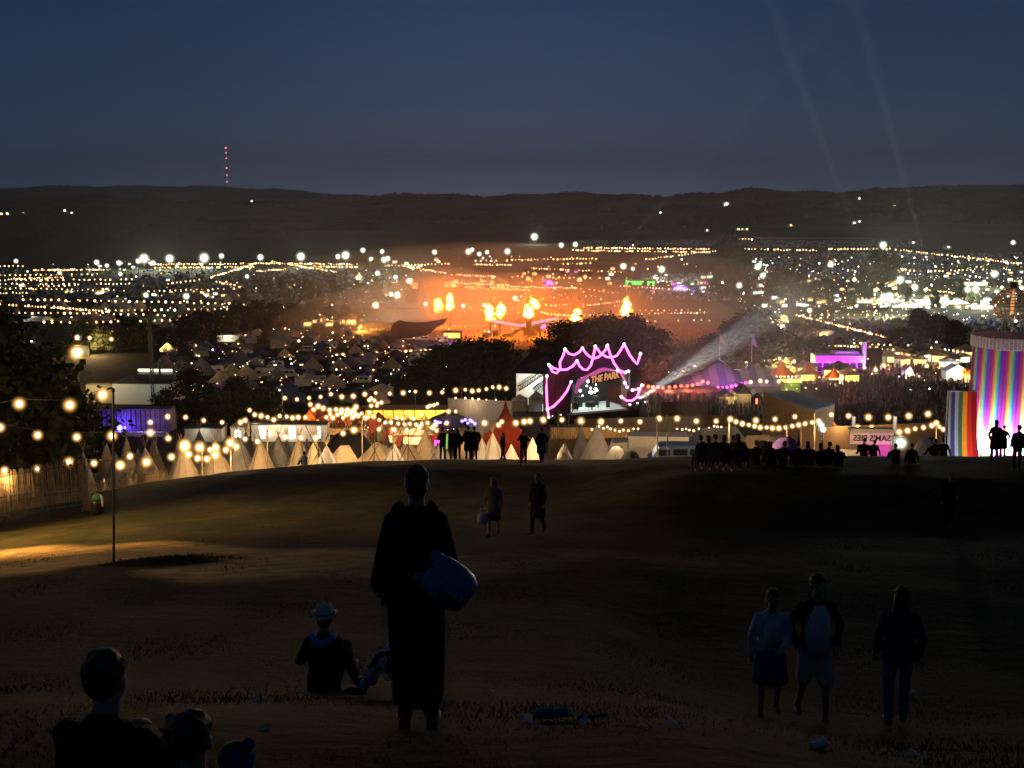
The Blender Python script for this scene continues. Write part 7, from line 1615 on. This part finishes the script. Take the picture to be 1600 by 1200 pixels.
# floodlights on masts
FLD = [(25, 408, 4), (151, 410, 5), (167, 415, 4), (186, 411, 5), (216, 408, 5), (225, 404, 9), (239, 411, 5), (265, 404, 8), (319, 403, 9), (346, 400, 5), (407, 402, 6), (470, 401, 8), (528, 401, 5), (540, 399, 8), (567, 391, 5), (597, 393, 4.5), (600, 406, 6), (606, 404, 5), (580, 405, 4.5), (93, 426, 4), (188, 428, 4), (386, 432, 4), (228, 461, 5), (291, 463, 6), (590, 427, 5),
       (618, 433, 4.5), (639, 439, 6), (559, 435, 4), (621, 461, 7.5), (611, 460, 5), (587, 477, 6.5), (679, 394, 5), (732, 393, 6), (738, 390, 4), (749, 397, 4.5), (793, 393, 6), (761, 394, 4), (835, 370, 7), (877, 383, 5), (899, 382, 5), (974, 416, 6.5), (989, 420, 4), (1034, 421, 7), (1380, 383, 7), (1583, 379, 4.5), (1298, 413, 6), (1407, 437, 7), (1429, 449, 7), (1390, 463, 8), (1380, 467, 7),
       (1478, 469, 6.5), (1554, 428, 7), (1525, 452, 7), (1512, 452, 6), (1184, 417, 6.5), (1192, 431, 6), (1155, 446, 6), (1163, 505, 5.5), (1222, 511, 6), (1203, 510, 5), (1128, 442, 5), (1335, 437, 4), (1265, 485, 5), (1250, 440, 4), (1596, 450, 5), (1135, 320, 5), (1434, 492, 6)]
for i, (px, py, r_) in enumerate(FLD):
    q = hit(px, py, 10); p = q+V(0, 0, 10); big = r_ >= 7
    near = 'left of the far central trees' if px < 700 else ('in the middle fields' if px < 1120 else 'in the right fields')
    t = thing('floodlight_mast', '%s white floodlight %s, %s from the left' % ('big glaring' if big else 'small', near, ordinal(i)), 'floodlight', q, 0, 'floodlights over the far fields')
    rr = r_*1.7*mpp(q.y) if q.y < 4200 else r_*1.6*q.y/F
    m_ = MB(); m_.tube((0, 0, -.5), (0, 0, 10), .10+.0001*q.y, n=5); m_.build('mast', M['dark'], t)
    m_ = MB(); m_.ell((0, 0, 10), rr, 12, 8); m_.build('lamp_halo', M['flood'], t, True)
    if big: pointlight('light', (0, -rr*1.1, 10+rr*.4), 120000, (.95, 1, .80), t, 1.0)
lamp('warm yellow lamp cluster in the far left field, left one', 153, 459, 760, 6, 'flood_y', group='warm lamps of the far left field'); lamp('warm yellow lamp cluster in the far left field, right one', 160, 458, 760, 7, 'flood_y', power=8000, group='warm lamps of the far left field'); lamp('warm floodlight on a low tent at the far left', 323, 463, 735, 7, 'flood_y', power=6000); lamp('warm lamp below the far row of lights', 561, 433, 900, 7, 'flood_y', power=5000)
lamp('white lamp on the marquee left of the dark trees at the far left', 50, 503, 560, 10, 'flood', power=5000); lamp('smaller white lamp below the marquee lamp at the far left', 48, 532, 450, 7, 'flood', power=1500); lamp('warm lamp right of the marquee lamp at the far left', 81, 503, 560, 6, 'flood_y'); lamp('bright lamp on the dark roofed marquee beside the fire stage', 586, 486, 640, 6, 'flood'); lamp('lamp cluster at the right end of the dark roofed marquee', 657, 484, 640, 8, 'flood_y', power=4000)
ridge_tent('long pale marquee at the far left lit by its own lamp', 135, 507, 560, 78, .7, 'canvas_w', depth=12, hip=.05)
ridge_tent('bright lit marquee at the far left edge below the rows of bulbs', 48, 505, 560, 50, .6, 'canvas_w', depth=12, hip=.05)
# lit stalls and tents of the far fields
STC = [('warm', 'warmwhite', 'whitelit', 'yellowlit', 'greenlit', 'pinklit')]
def stall_proto(lit, roof):
    t = thing('far_stall', 'x', 'stall', (0, 0, -500)); m_ = MB(); m_.box((0, 1.4, 1.3), (4.2, 2.4, 2.6)); m_.build('wall', M['white'], t)
    m_ = MB(); m_.prism([(-2.5, 2.62), (2.5, 2.62), (0, 3.7)], -.8, 2.9); m_.build('roof', M[roof], t); m_ = MB(); m_.box((0, .16, 1.6), (3.4, .08, 1.5)); m_.build('lit_front', M[lit], t); return t
STP = [stall_proto('warm', 'canvas'), stall_proto('warmwhite', 'canvas_w'), stall_proto('whitelit', 'canvas_w'), stall_proto('yellowlit', 'canvas'), stall_proto('pinklit', 'canvas_pu'), stall_proto('whitelit', 'canvas_g')]
SN = ['warm lit stall', 'cream lit stall', 'white lit stall', 'yellow lit stall', 'pink lit stall', 'white lit stall with a grey roof']
US = set(); r = random.Random(21)
bands = [(58, 1190, 1480, 462, 482, (1, 2, 2, 5, 0, 3)), (26, 1240, 1400, 440, 458, (0, 1, 3, 0)), (14, 1190, 1240, 450, 462, (1, 0, 3)), (16, 1400, 1540, 470, 486, (1, 2, 1)), (12, 1540, 1600, 440, 490, (2, 1)), (20, 1010, 1120, 432, 448, (1, 0, 2, 4)), (16, 1090, 1190, 448, 462, (0, 1, 2, 2)), (14, 810, 960, 418, 450, (0, 0, 1, 4)), (14, 640, 800, 438, 452, (3, 0, 0)),
         (10, 20, 180, 432, 460, (1, 0)), (8, 230, 380, 435, 465, (0, 1)), (12, 1440, 1520, 560, 580, (1, 1, 0, 3)), (9, 1385, 1440, 558, 575, (0, 0, 1)), (10, 1255, 1345, 588, 602, (0, 1, 3)), (8, 480, 560, 503, 512, (0, 0)), (14, 1120, 1200, 408, 432, (2, 1)), (9, 600, 700, 405, 420, (1, 0)), (8, 150, 330, 412, 420, (1, 2)), (12, 1350, 1600, 426, 445, (1, 2, 0))]
for (n_, x0, x1, y0, y1, ch) in bands:
    for i in range(n_):
        j = r.choice(ch); q = hit(r.uniform(x0, x1), r.uniform(y0, y1)); s = r.uniform(.5, 1.0) if y0 < 490 else r.uniform(.8, 1.4); where = 'in the far right stall rows' if x0 > 1180 else ('in the middle far fields' if x0 > 600 else 'in the far left fields')
        if j not in US: US.add(j); o = STP[j]; o.location = q; o.scale = (s, s, s); o.rotation_euler = (0, 0, r.uniform(-.5, .5)); o['label'] = SN[j]+' '+where; o['group'] = 'lit stalls '+where
        else: dup(STP[j], q, r.uniform(-.5, .5), s, SN[j]+' '+where, 'lit stalls '+where)
# loose sparkle of torches, windows and small lamps that nobody could count
mb = MB(); r = random.Random(33)
for (n_, x0, x1, y0, y1) in ((520, 1150, 1600, 400, 500), (90, 0, 400, 405, 500), (120, 560, 1150, 400, 470), (60, 400, 620, 420, 500), (210, 260, 700, 505, 612), (120, 690, 1000, 455, 520), (70, 1180, 1520, 500, 610), (40, 560, 720, 640, 680)):
    for i in range(n_):
        q = hit(r.uniform(x0, x1), r.uniform(y0, y1), 2.2); mb.ell(q+V(0, 0, 2.2), r.choice((.5, .6, .7, .9, 1.3))*q.y/F, 6, 4, r.choice((0, 0, 0, 1, 1, 2)) if x0 < 1100 or y0 > 495 else r.choice((0, 1, 1, 1, 2)))
o = mb.build('small_lamps', [M['bulb_f'], M['bulb_w'], emis('amber_small_lamp', (1, .45, .12), 3.0)]); tag(o, 'countless small lamps scattered among tents and stalls over the valley', 'lamps', None, 'stuff')
mb = MB(); r = random.Random(34)
for (n_, x0, x1, y0, y1) in ((2600, 1150, 1600, 396, 436), (700, 900, 1120, 376, 384), (900, 1150, 1440, 376, 386), (900, 400, 620, 420, 476), (700, 0, 400, 420, 470), (900, 1250, 1600, 500, 545), (800, 1000, 1140, 428, 470)):
    for i in range(n_):
        q = hit(r.uniform(x0, x1), r.uniform(y0, y1)); s = r.uniform(1.0, 2.2); a = r.uniform(0, 1.57); mi = r.choice((0, 1, 1, 2, 2, 3)); c_, s_ = math.cos(a)*s, math.sin(a)*s
        mb.add([(q.x+c_, q.y+s_, q.z), (q.x-s_, q.y+c_, q.z), (q.x-c_, q.y-s_, q.z), (q.x+s_, q.y-c_, q.z), (q.x, q.y, q.z+s*1.1)], [(0, 1, 4), (1, 2, 4), (2, 3, 4), (3, 0, 4)], mi)
o = mb.build('far_campsite', [M['canvas_w'], M['canvas_g'], M['canvas_bl'], M['canvas_gr']]); tag(o, 'sea of small tents pitched over the far fields', 'campsite', None, 'stuff')
# far stages and tents
ridge_tent('big dark violet tent far behind the green lit stage', 962, 401, 1180, 80, .30, 'canvas_d', depth=40, hip=.35)
def dome_far(lab, px, b, w_, h_, m, power, col):
    q = hit(px, b); k = mpp(q.y); t = thing('dome_tent', lab, 'tent', q); mm_ = MB(); n = 20
    mm_.loft([[(w_*k*.5*max(.02, math.cos(u*math.pi/16))*math.cos(a*.314), w_*k*.4*max(.02, math.cos(u*math.pi/16))*math.sin(a*.314), h_*k*math.sin(u*math.pi/16)) for a in range(n)] for u in range(9)], False); mm_.build('canvas', M[m], t, True)
    mm_ = MB(); mm_.box((0, -w_*k*.40, h_*k*.18), (w_*k*.2, .3, h_*k*.36)); mm_.build('doorway', M['dark'], t); pointlight('wash', (0, -w_*k*.75, h_*k*.7), power, col, t, .5)
dome_far('glowing magenta dome tent left of the green lit stage', 858, 447, 20, 10, 'canvas_w', 36000, (1, .03, .8)); dome_far('wide lilac lit dome tent right of the green lit stage', 1062, 455, 32, 12, 'canvas_w', 26000, (.45, .25, 1)); dome_far('small green lit tent beside the curved row of lights', 1223, 497, 18, 6, 'canvas_w', 4500, (.7, 1, .1))
q = hit(1001, 447); k = mpp(q.y); t = thing('green_stage', 'far stage outlined in bright green light', 'stage', q); m_ = MB(); m_.box((0, 3, 5*k), (46*k, 4, 10*k)); m_.build('back_wall', M['dark'], t)
for (x0, z0, w_, h_) in ((-22, 5, 3, 9), (-8, 7, 26, 2.0), (-6, 3.5, 16, 3.2), (12, 4.5, 3, 7), (16, 6, 8, 2.0), (20, 4, 3, 8)): m_ = MB(); m_.box((x0*k, -.2, z0*k), (w_*k, .5, h_*k)); m_.build('light_panel', M['greenlit'], t)
q = hit(1020, 457); k = mpp(q.y); t = thing('light_board', 'small magenta lit board below the green lit stage', 'sign', q); m_ = MB(); m_.box((0, 0, 1.5*k), (9*k, .3, 2.4*k)); m_.build('panel', M['pinklit'], t); m_ = MB(); m_.tube((-3*k, .3, 0), (-3*k, .3, 1.5*k), .2, n=5); m_.tube((3*k, .3, 0), (3*k, .3, 1.5*k), .2, n=5); m_.build('post', M['dark'], t)
q = hit(1332, 478); k = mpp(q.y); t = thing('light_board', 'bright yellow lit stall board in the row of white stalls', 'sign', q); m_ = MB(); m_.box((0, 0, 3.5*k), (17*k, .6, 6*k)); m_.build('panel', M['yellowlit'], t); m_ = MB(); m_.tube((-3*k, .4, 0), (-3*k, .4, 3*k), .3, n=5); m_.build('post', M['dark'], t)
ridge_tent('yellow lit pavilion under the far pylon at the right', 1397, 421, 1010, 20, .5, 'canvas', depth=8, lit='yellowlit', hip=.2)
hoarding('pale fence line along the top of the far fields, left of the dark trees', 955, 1125, (376, 375), 1880, 1890, 'white', 'perimeter_fence', thick=.3); hoarding('pale fence line along the top of the far fields, right of the dark trees', 1180, 1420, (371, 374), 1890, 1890, 'white', 'perimeter_fence', thick=.3)
# long pale sheds and marquees among the right stalls
for (px, b, tp, wp, lab) in ((1520, 447, 441, 46, 'long pinkish shed with floodlights under it'), (1500, 476, 471, 38, 'pale long shed left of the copper basket'), (1450, 474, 469, 40, 'pale shed right of the round dark tree'), (1405, 474, 470, 36, 'lit shed roof in the middle of the right stalls'), (1355, 474, 470, 40, 'lit shed roof left in the right stalls'), (1420, 481, 477, 52, 'low beige shed above the round dark tree'), (1535, 484, 479, 44, 'low beige shed left of the basket poles')):
    hut(lab, px, b, tp, wp, 'beige', 'white', 'warmwhite', 'shed', 900, (1, .9, .65), 'pale sheds among the right stalls', gable=False, cat='shed', litw=.8)
# villages on the hills
VIL = [(2, 334, 3), (11, 334, 3), (38, 336, 2.6), (36, 333, 2), (101, 329, 2.6), (112, 333, 2.6), (80, 337, 1.6), (937, 354, 2), (1032, 332, 2), (1050, 355, 2.8), (1105, 360, 1.8), (1154, 358, 2), (1160, 358, 2), (1167, 358, 2), (1343, 310, 2.2), (1398, 322, 2.2), (1335, 348, 2.2), (1343, 346, 2), (1236, 352, 2.4), (1427, 379, 2.4), (1482, 386, 2.4), (990, 380, 1.8), (989, 383, 1.8), (393, 314, 1.8), (222, 363, 1.4), (1128, 323, 2.2), (1124, 325, 1.8)]
for i, (px, py, r_) in enumerate(VIL):
    q = hit(px, py, 3); t = thing('farmhouse', 'lit farmhouse on the far dark hillside, %s from the left' % ordinal(sorted(v[0] for v in VIL).index(px)), 'house', q, 0, 'lit farmhouses on the hillside'); s = r_*.55*q.y/F
    m_ = MB(); m_.box((0, s*.9+2, 2.5), (9, 6, 5)); m_.build('wall', M['beige'], t); m_ = MB(); m_.prism([(-5.2, 5), (5.2, 5), (0, 8.5)], s*.9-1.4, s*.9+5.4); m_.build('roof', M['dark'], t); m_ = MB(); m_.ell((0, 0, 3), s, 8, 6); m_.tube((0, 0, 3), (0, s*.9, 3), .1, n=4); m_.build('yard_lamp', M['bulb_w'] if i % 3 else M['bulb_f'], t)
# television mast with its red lights on the horizon
Y = 8980; x = (356-800)/F*Y*CP; z0 = G(x, Y); ztop = slope(229)*Y; t = thing('television_mast', 'very tall thin mast on the horizon marked by a column of red lights', 'mast', (x, Y, z0)); H = ztop-z0
m_ = MB(); m_.tube((0, 0, 0), (0, 0, H), 1.6, 1.2, 6); m_.build('shaft', mat('grey_mast', (.10, .10, .11), .7), t)
for py in (231, 239, 247, 262.5, 274, 284): m_ = MB(); zz = slope(py)*Y-z0; m_.ell((0, -3, zz), 5.0 if py in (231, 262.5) else 3.9, 10, 6); m_.build('warning_light', emis('red_warning_light', (1, .16, .12), 9), t)

# ------------------------------------------------------------------ litter on the slope
def litter(name, label, px, Y, cat, fn, rz=0):
    q = at(px, Y); t = thing(name, label, cat, q, rz, None, .78); fn(t); return t
def f_pack(t):
    m_ = MB(); m_.loft([ering((-.17, 0, .05), .012, .05, 10)] and [[(x, y*1.0, .055+zz) for (y, zz) in [(.055*s*math.cos(a*.6283), .05*s*math.sin(a*.6283)) for a in range(10)]] for x, s in ((-.17, .5), (-.13, 1), (.0, 1.08), (.10, .95), (.15, .9))]); m_.build('packet', mat('blue_wrapper', (.05, .08, .26), .35, .3, 14, spec=.5), t)
    m_ = MB(); m_.loft([[(x, y, .055+zz) for (y, zz) in [(.056*s*math.cos(a*.6283), .05*s*math.sin(a*.6283)) for a in range(10)]] for x, s in ((.15, .92), (.19, .95), (.20, .5))]); m_.build('pale_end', mat('cream_card', (.55, .42, .30), .8), t); m_ = MB(); m_.add([(-.10, -.02, .10), (-.05, -.03, .10), (-.065, 0, .17)], [(0, 1, 2)]); m_.add([(.0, -.05, .10), (.08, -.03, .105), (.07, .03, .11), (.02, .02, .115)], [(0, 1, 2, 3)]); m_.build('torn_flap', M['cl_white'], t)
litter('food_packet', 'crumpled blue and white packet lying on the grass right of the robed figure', 862, 8.0, 'litter', f_pack, R(6))
def f_cup(t):
    m_ = MB(); m_.loft([[(x, rr*math.cos(a*.5236), .045+rr*math.sin(a*.5236)) for a in range(12)] for x, rr in ((-.07, .03), (.06, .043))]); m_.build('cup', M['cl_white'], t); m_ = MB(); m_.tube((.06, 0, .045), (.066, 0, .045), .047, n=12); m_.build('rim', M['white'], t)
for px, Y, lab in ((1278, 7.0, 'white paper cup at the bottom edge below the person in shorts'), (1425, 15.5, 'white paper cup above the person with long dark hair')): litter('paper_cup', lab, px, Y, 'cup', f_cup, R(30))
def f_scrap(t):
    m_ = MB(); m_.add([(-.06, -.02, .01), (.03, -.04, .02), (.07, .01, .05), (-.02, .04, .03)], [(0, 1, 2, 3)]); m_.add([(-.02, .04, .03), (.07, .01, .05), (.04, .05, .0)], [(0, 1, 2)]); m_.build('scrap', M['cl_white'], t)
for px, Y, lab in ((770, 11.5, 'pale paper scrap behind the robed figure'), (826, 7.7, 'pale paper scrap left of the blue packet'), (913, 7.7, 'small white scrap right of the blue packet'), (400, 9.8, 'two pale scraps left of the seated hat wearer'), (1052, 7.7, 'pale scrap lying midway to the walkers'), (1430, 7.4, 'pale scrap at the lower right'), (412, 7.2, 'tiny pale scrap at the lower left')): litter('paper_scrap', lab, px, Y, 'litter', f_scrap, random.uniform(0, 3))
def f_tube(t): m_ = MB(); m_.tube((-.14, 0, .02), (.14, .03, .03), .02, .018, 8); m_.build('straw', M['cl_grey'], t)
litter('cardboard_tube', 'dark crushed tube beside the blue packet', 926, 7.9, 'litter', f_tube, R(5))
def f_stick(t): m_ = MB(); m_.path([(-.2, 0, .01), (-.05, .02, .015), (.1, -.01, .012), (.22, .02, .01)], [.003, .005, .005, .003], 6); m_.build('stick', M['bark'], t)
litter('stick', 'thin dark stick lying on the grass near the bottom', 1000, 7.35, 'stick', f_stick, R(-22))
for px, py, Y, lab, c_ in ((1058, 776, 40, 'green glow stick held upright on the slope, left one', (.2, 1, .35)), (1278, 772, 40.5, 'faint green glow stick on the slope, right one', (.3, .8, .5)), (698, 690, 60.5, 'yellow green glow stick held by the thin person on the brow', (.5, 1, .2))):
    q = at(px, Y); z = slope(py)*Y; t = thing('glow_stick', lab, 'glow stick', (q.x, q.y, z), 0, 'glow sticks'); L_ = .28 if Y < 50 else .8
    m_ = MB(); m_.tube((0, 0, -L_/2), (.04, 0, L_/2), .016 if Y < 50 else .05, n=7); m_.build('tube', emis('glow_stick_light', c_, .55), t); m_ = MB(); m_.tube((-.004, 0, -L_/2-.04), (0, 0, -L_/2), .018, n=7); m_.build('cap', M['dark'], t)

# ------------------------------------------------------------------ lamp just outside the frame that lights the worn track
p = V(-27, 36, G(-27, 36)); t = thing('street_lamp', 'sodium lamp on a tall pole beside the track, left of the view', 'lamp', p); m_ = MB(); m_.tube((0, 0, 0), (0, 0, 8.6), .08, n=8); m_.build('pole', M['dark'], t); m_ = MB(); m_.ell((0, 0, 8.7), .25, 12, 8); m_.build('lamp_halo', M['flood_y'], t)
l_ = bpy.data.lights.new('hooded_light', 'SPOT'); l_.energy = 88000; l_.color = (1, .52, .13); l_.spot_size = R(64); l_.spot_blend = 1.0; l_.shadow_soft_size = .3
o = bpy.data.objects.new('hooded_light', l_); COL.objects.link(o); o.parent = t; o.location = (0, 0, 8.3); o.rotation_euler = V(11.5, 2.0, -8.2).to_track_quat('-Z', 'Y').to_euler()

# ------------------------------------------------------------------ air
def vol(name, label, lo, hi, dens, col=(.9, .9, .9), cat='haze', aniso=.2, round_=False):
    m_ = MB(); c = [(a+b)/2 for a, b in zip(lo, hi)]; d = [b-a for a, b in zip(lo, hi)]
    if round_: m_.ell(c, [q/2 for q in d], 40, 24)
    else: m_.box(c, d)
    m = bpy.data.materials.new(name+'_air'); m.use_nodes = True; n = m.node_tree.nodes; n.remove(n['Principled BSDF'])
    v = n.new('ShaderNodeVolumePrincipled'); v.inputs['Density'].default_value = dens; v.inputs['Color'].default_value = col+(1,); v.inputs['Anisotropy'].default_value = aniso; m.node_tree.links.new(v.outputs[0], n['Material Output'].inputs['Volume'])
    o = m_.build(name, m); tag(o, label, cat, None, 'stuff'); return o
vol('haze', 'thin night haze filling the whole valley', (-11000, -16, -190), (11000, 12600, 420), 7.5e-5, (1, .92, .85))

# smoke drifting through the fire arena and over the stage front, where the beams show in it; arena smoke tinted orange to deepen the fire glow
q = at_fire
vol('smoke', 'thin orange tinted, fire lit smoke hanging over the whole fire arena', (q.x-170, q.y-130, q.z-45), (q.x+170, q.y+170, q.z+38), .0011, (.92, .72, .52), 'smoke', 0, True)
vol('smoke', 'orange tinted, fire lit smoke in the middle of the fire arena', (q.x-105, q.y-80, q.z-25), (q.x+105, q.y+100, q.z+25), .0040, (.92, .72, .52), 'smoke', 0, True)
vol('smoke', 'denser smoke drifting round the left pair of fire towers', (-64, 470, q.z-10), (6, 580, q.z+26), .0034, (.92, .72, .52), 'smoke', 0, True)
vol('smoke', 'pale smoke drifting from the right side of the stage, catching the light beams', (14, 212, -58), (100, 345, -8), .0015, (.95, .95, .95), 'smoke', .1, True)
for i, (sx_, tgt, wdt, en) in enumerate(((0, (1180, 505, 300), 7.5, 6.5e6), (1, (1150, 565, 290), 2.2, 1.2e6), (2, (1180, 580, 290), 2.2, 1e6))):
    a = beam_src[sx_]; d = (pt(*tgt)-a).normalized(); l_ = bpy.data.lights.new('beam', 'SPOT'); l_.energy = en; l_.color = (.86, 1, .96); l_.spot_size = R(wdt); l_.spot_blend = 1.0; l_.shadow_soft_size = .25
    o = bpy.data.objects.new('beam', l_); COL.objects.link(o); o.location = a+d*1.2; o.rotation_euler = d.to_track_quat('-Z', 'Y').to_euler()
for (px, py, tx, ty) in ((905, 470, 1215, 120), (1372, 470, 1228, 70), (1462, 480, 1345, 30)):
    a = hit(px, py)+V(0, 0, 6); d = (pt(tx, ty, a.y)-a).normalized(); t = thing('searchlight', 'searchlight throwing a faint ray into the sky, at column %s' % {905: 'of the flames', 1372: 'left of the ribbon tower', 1462: 'nearest the ribbon tower'}[px], 'searchlight', a-V(0, 0, 6), 0, 'searchlights')
    m_ = MB(); m_.box((0, 0, 2.4), (2.5, 2.5, 4.8)); m_.build('stand', M['dark'], t); m_ = MB(); m_.tube(V(0, 0, 5.2)-d*.5, V(0, 0, 5.2)+d*.8, .7, .8, 12); m_.build('lamp_drum', M['dark'], t)
    l_ = bpy.data.lights.new('sky_beam', 'SPOT'); l_.energy = 5.2e7; l_.color = (.85, .95, 1); l_.spot_size = R(3.4); l_.spot_blend = 1.0; l_.shadow_soft_size = .6
    o = bpy.data.objects.new('sky_beam', l_); COL.objects.link(o); o.parent = t; o.location = V(0, 0, 5.2)+d*2; o.rotation_euler = d.to_track_quat('-Z', 'Y').to_euler()
# every kind that has a spare pattern left over is dropped
for o in [o for o in C.objects if o.parent is None and o.get('label') == 'x']:
    for ch in list(o.children): bpy.data.objects.remove(ch)
    bpy.data.objects.remove(o)
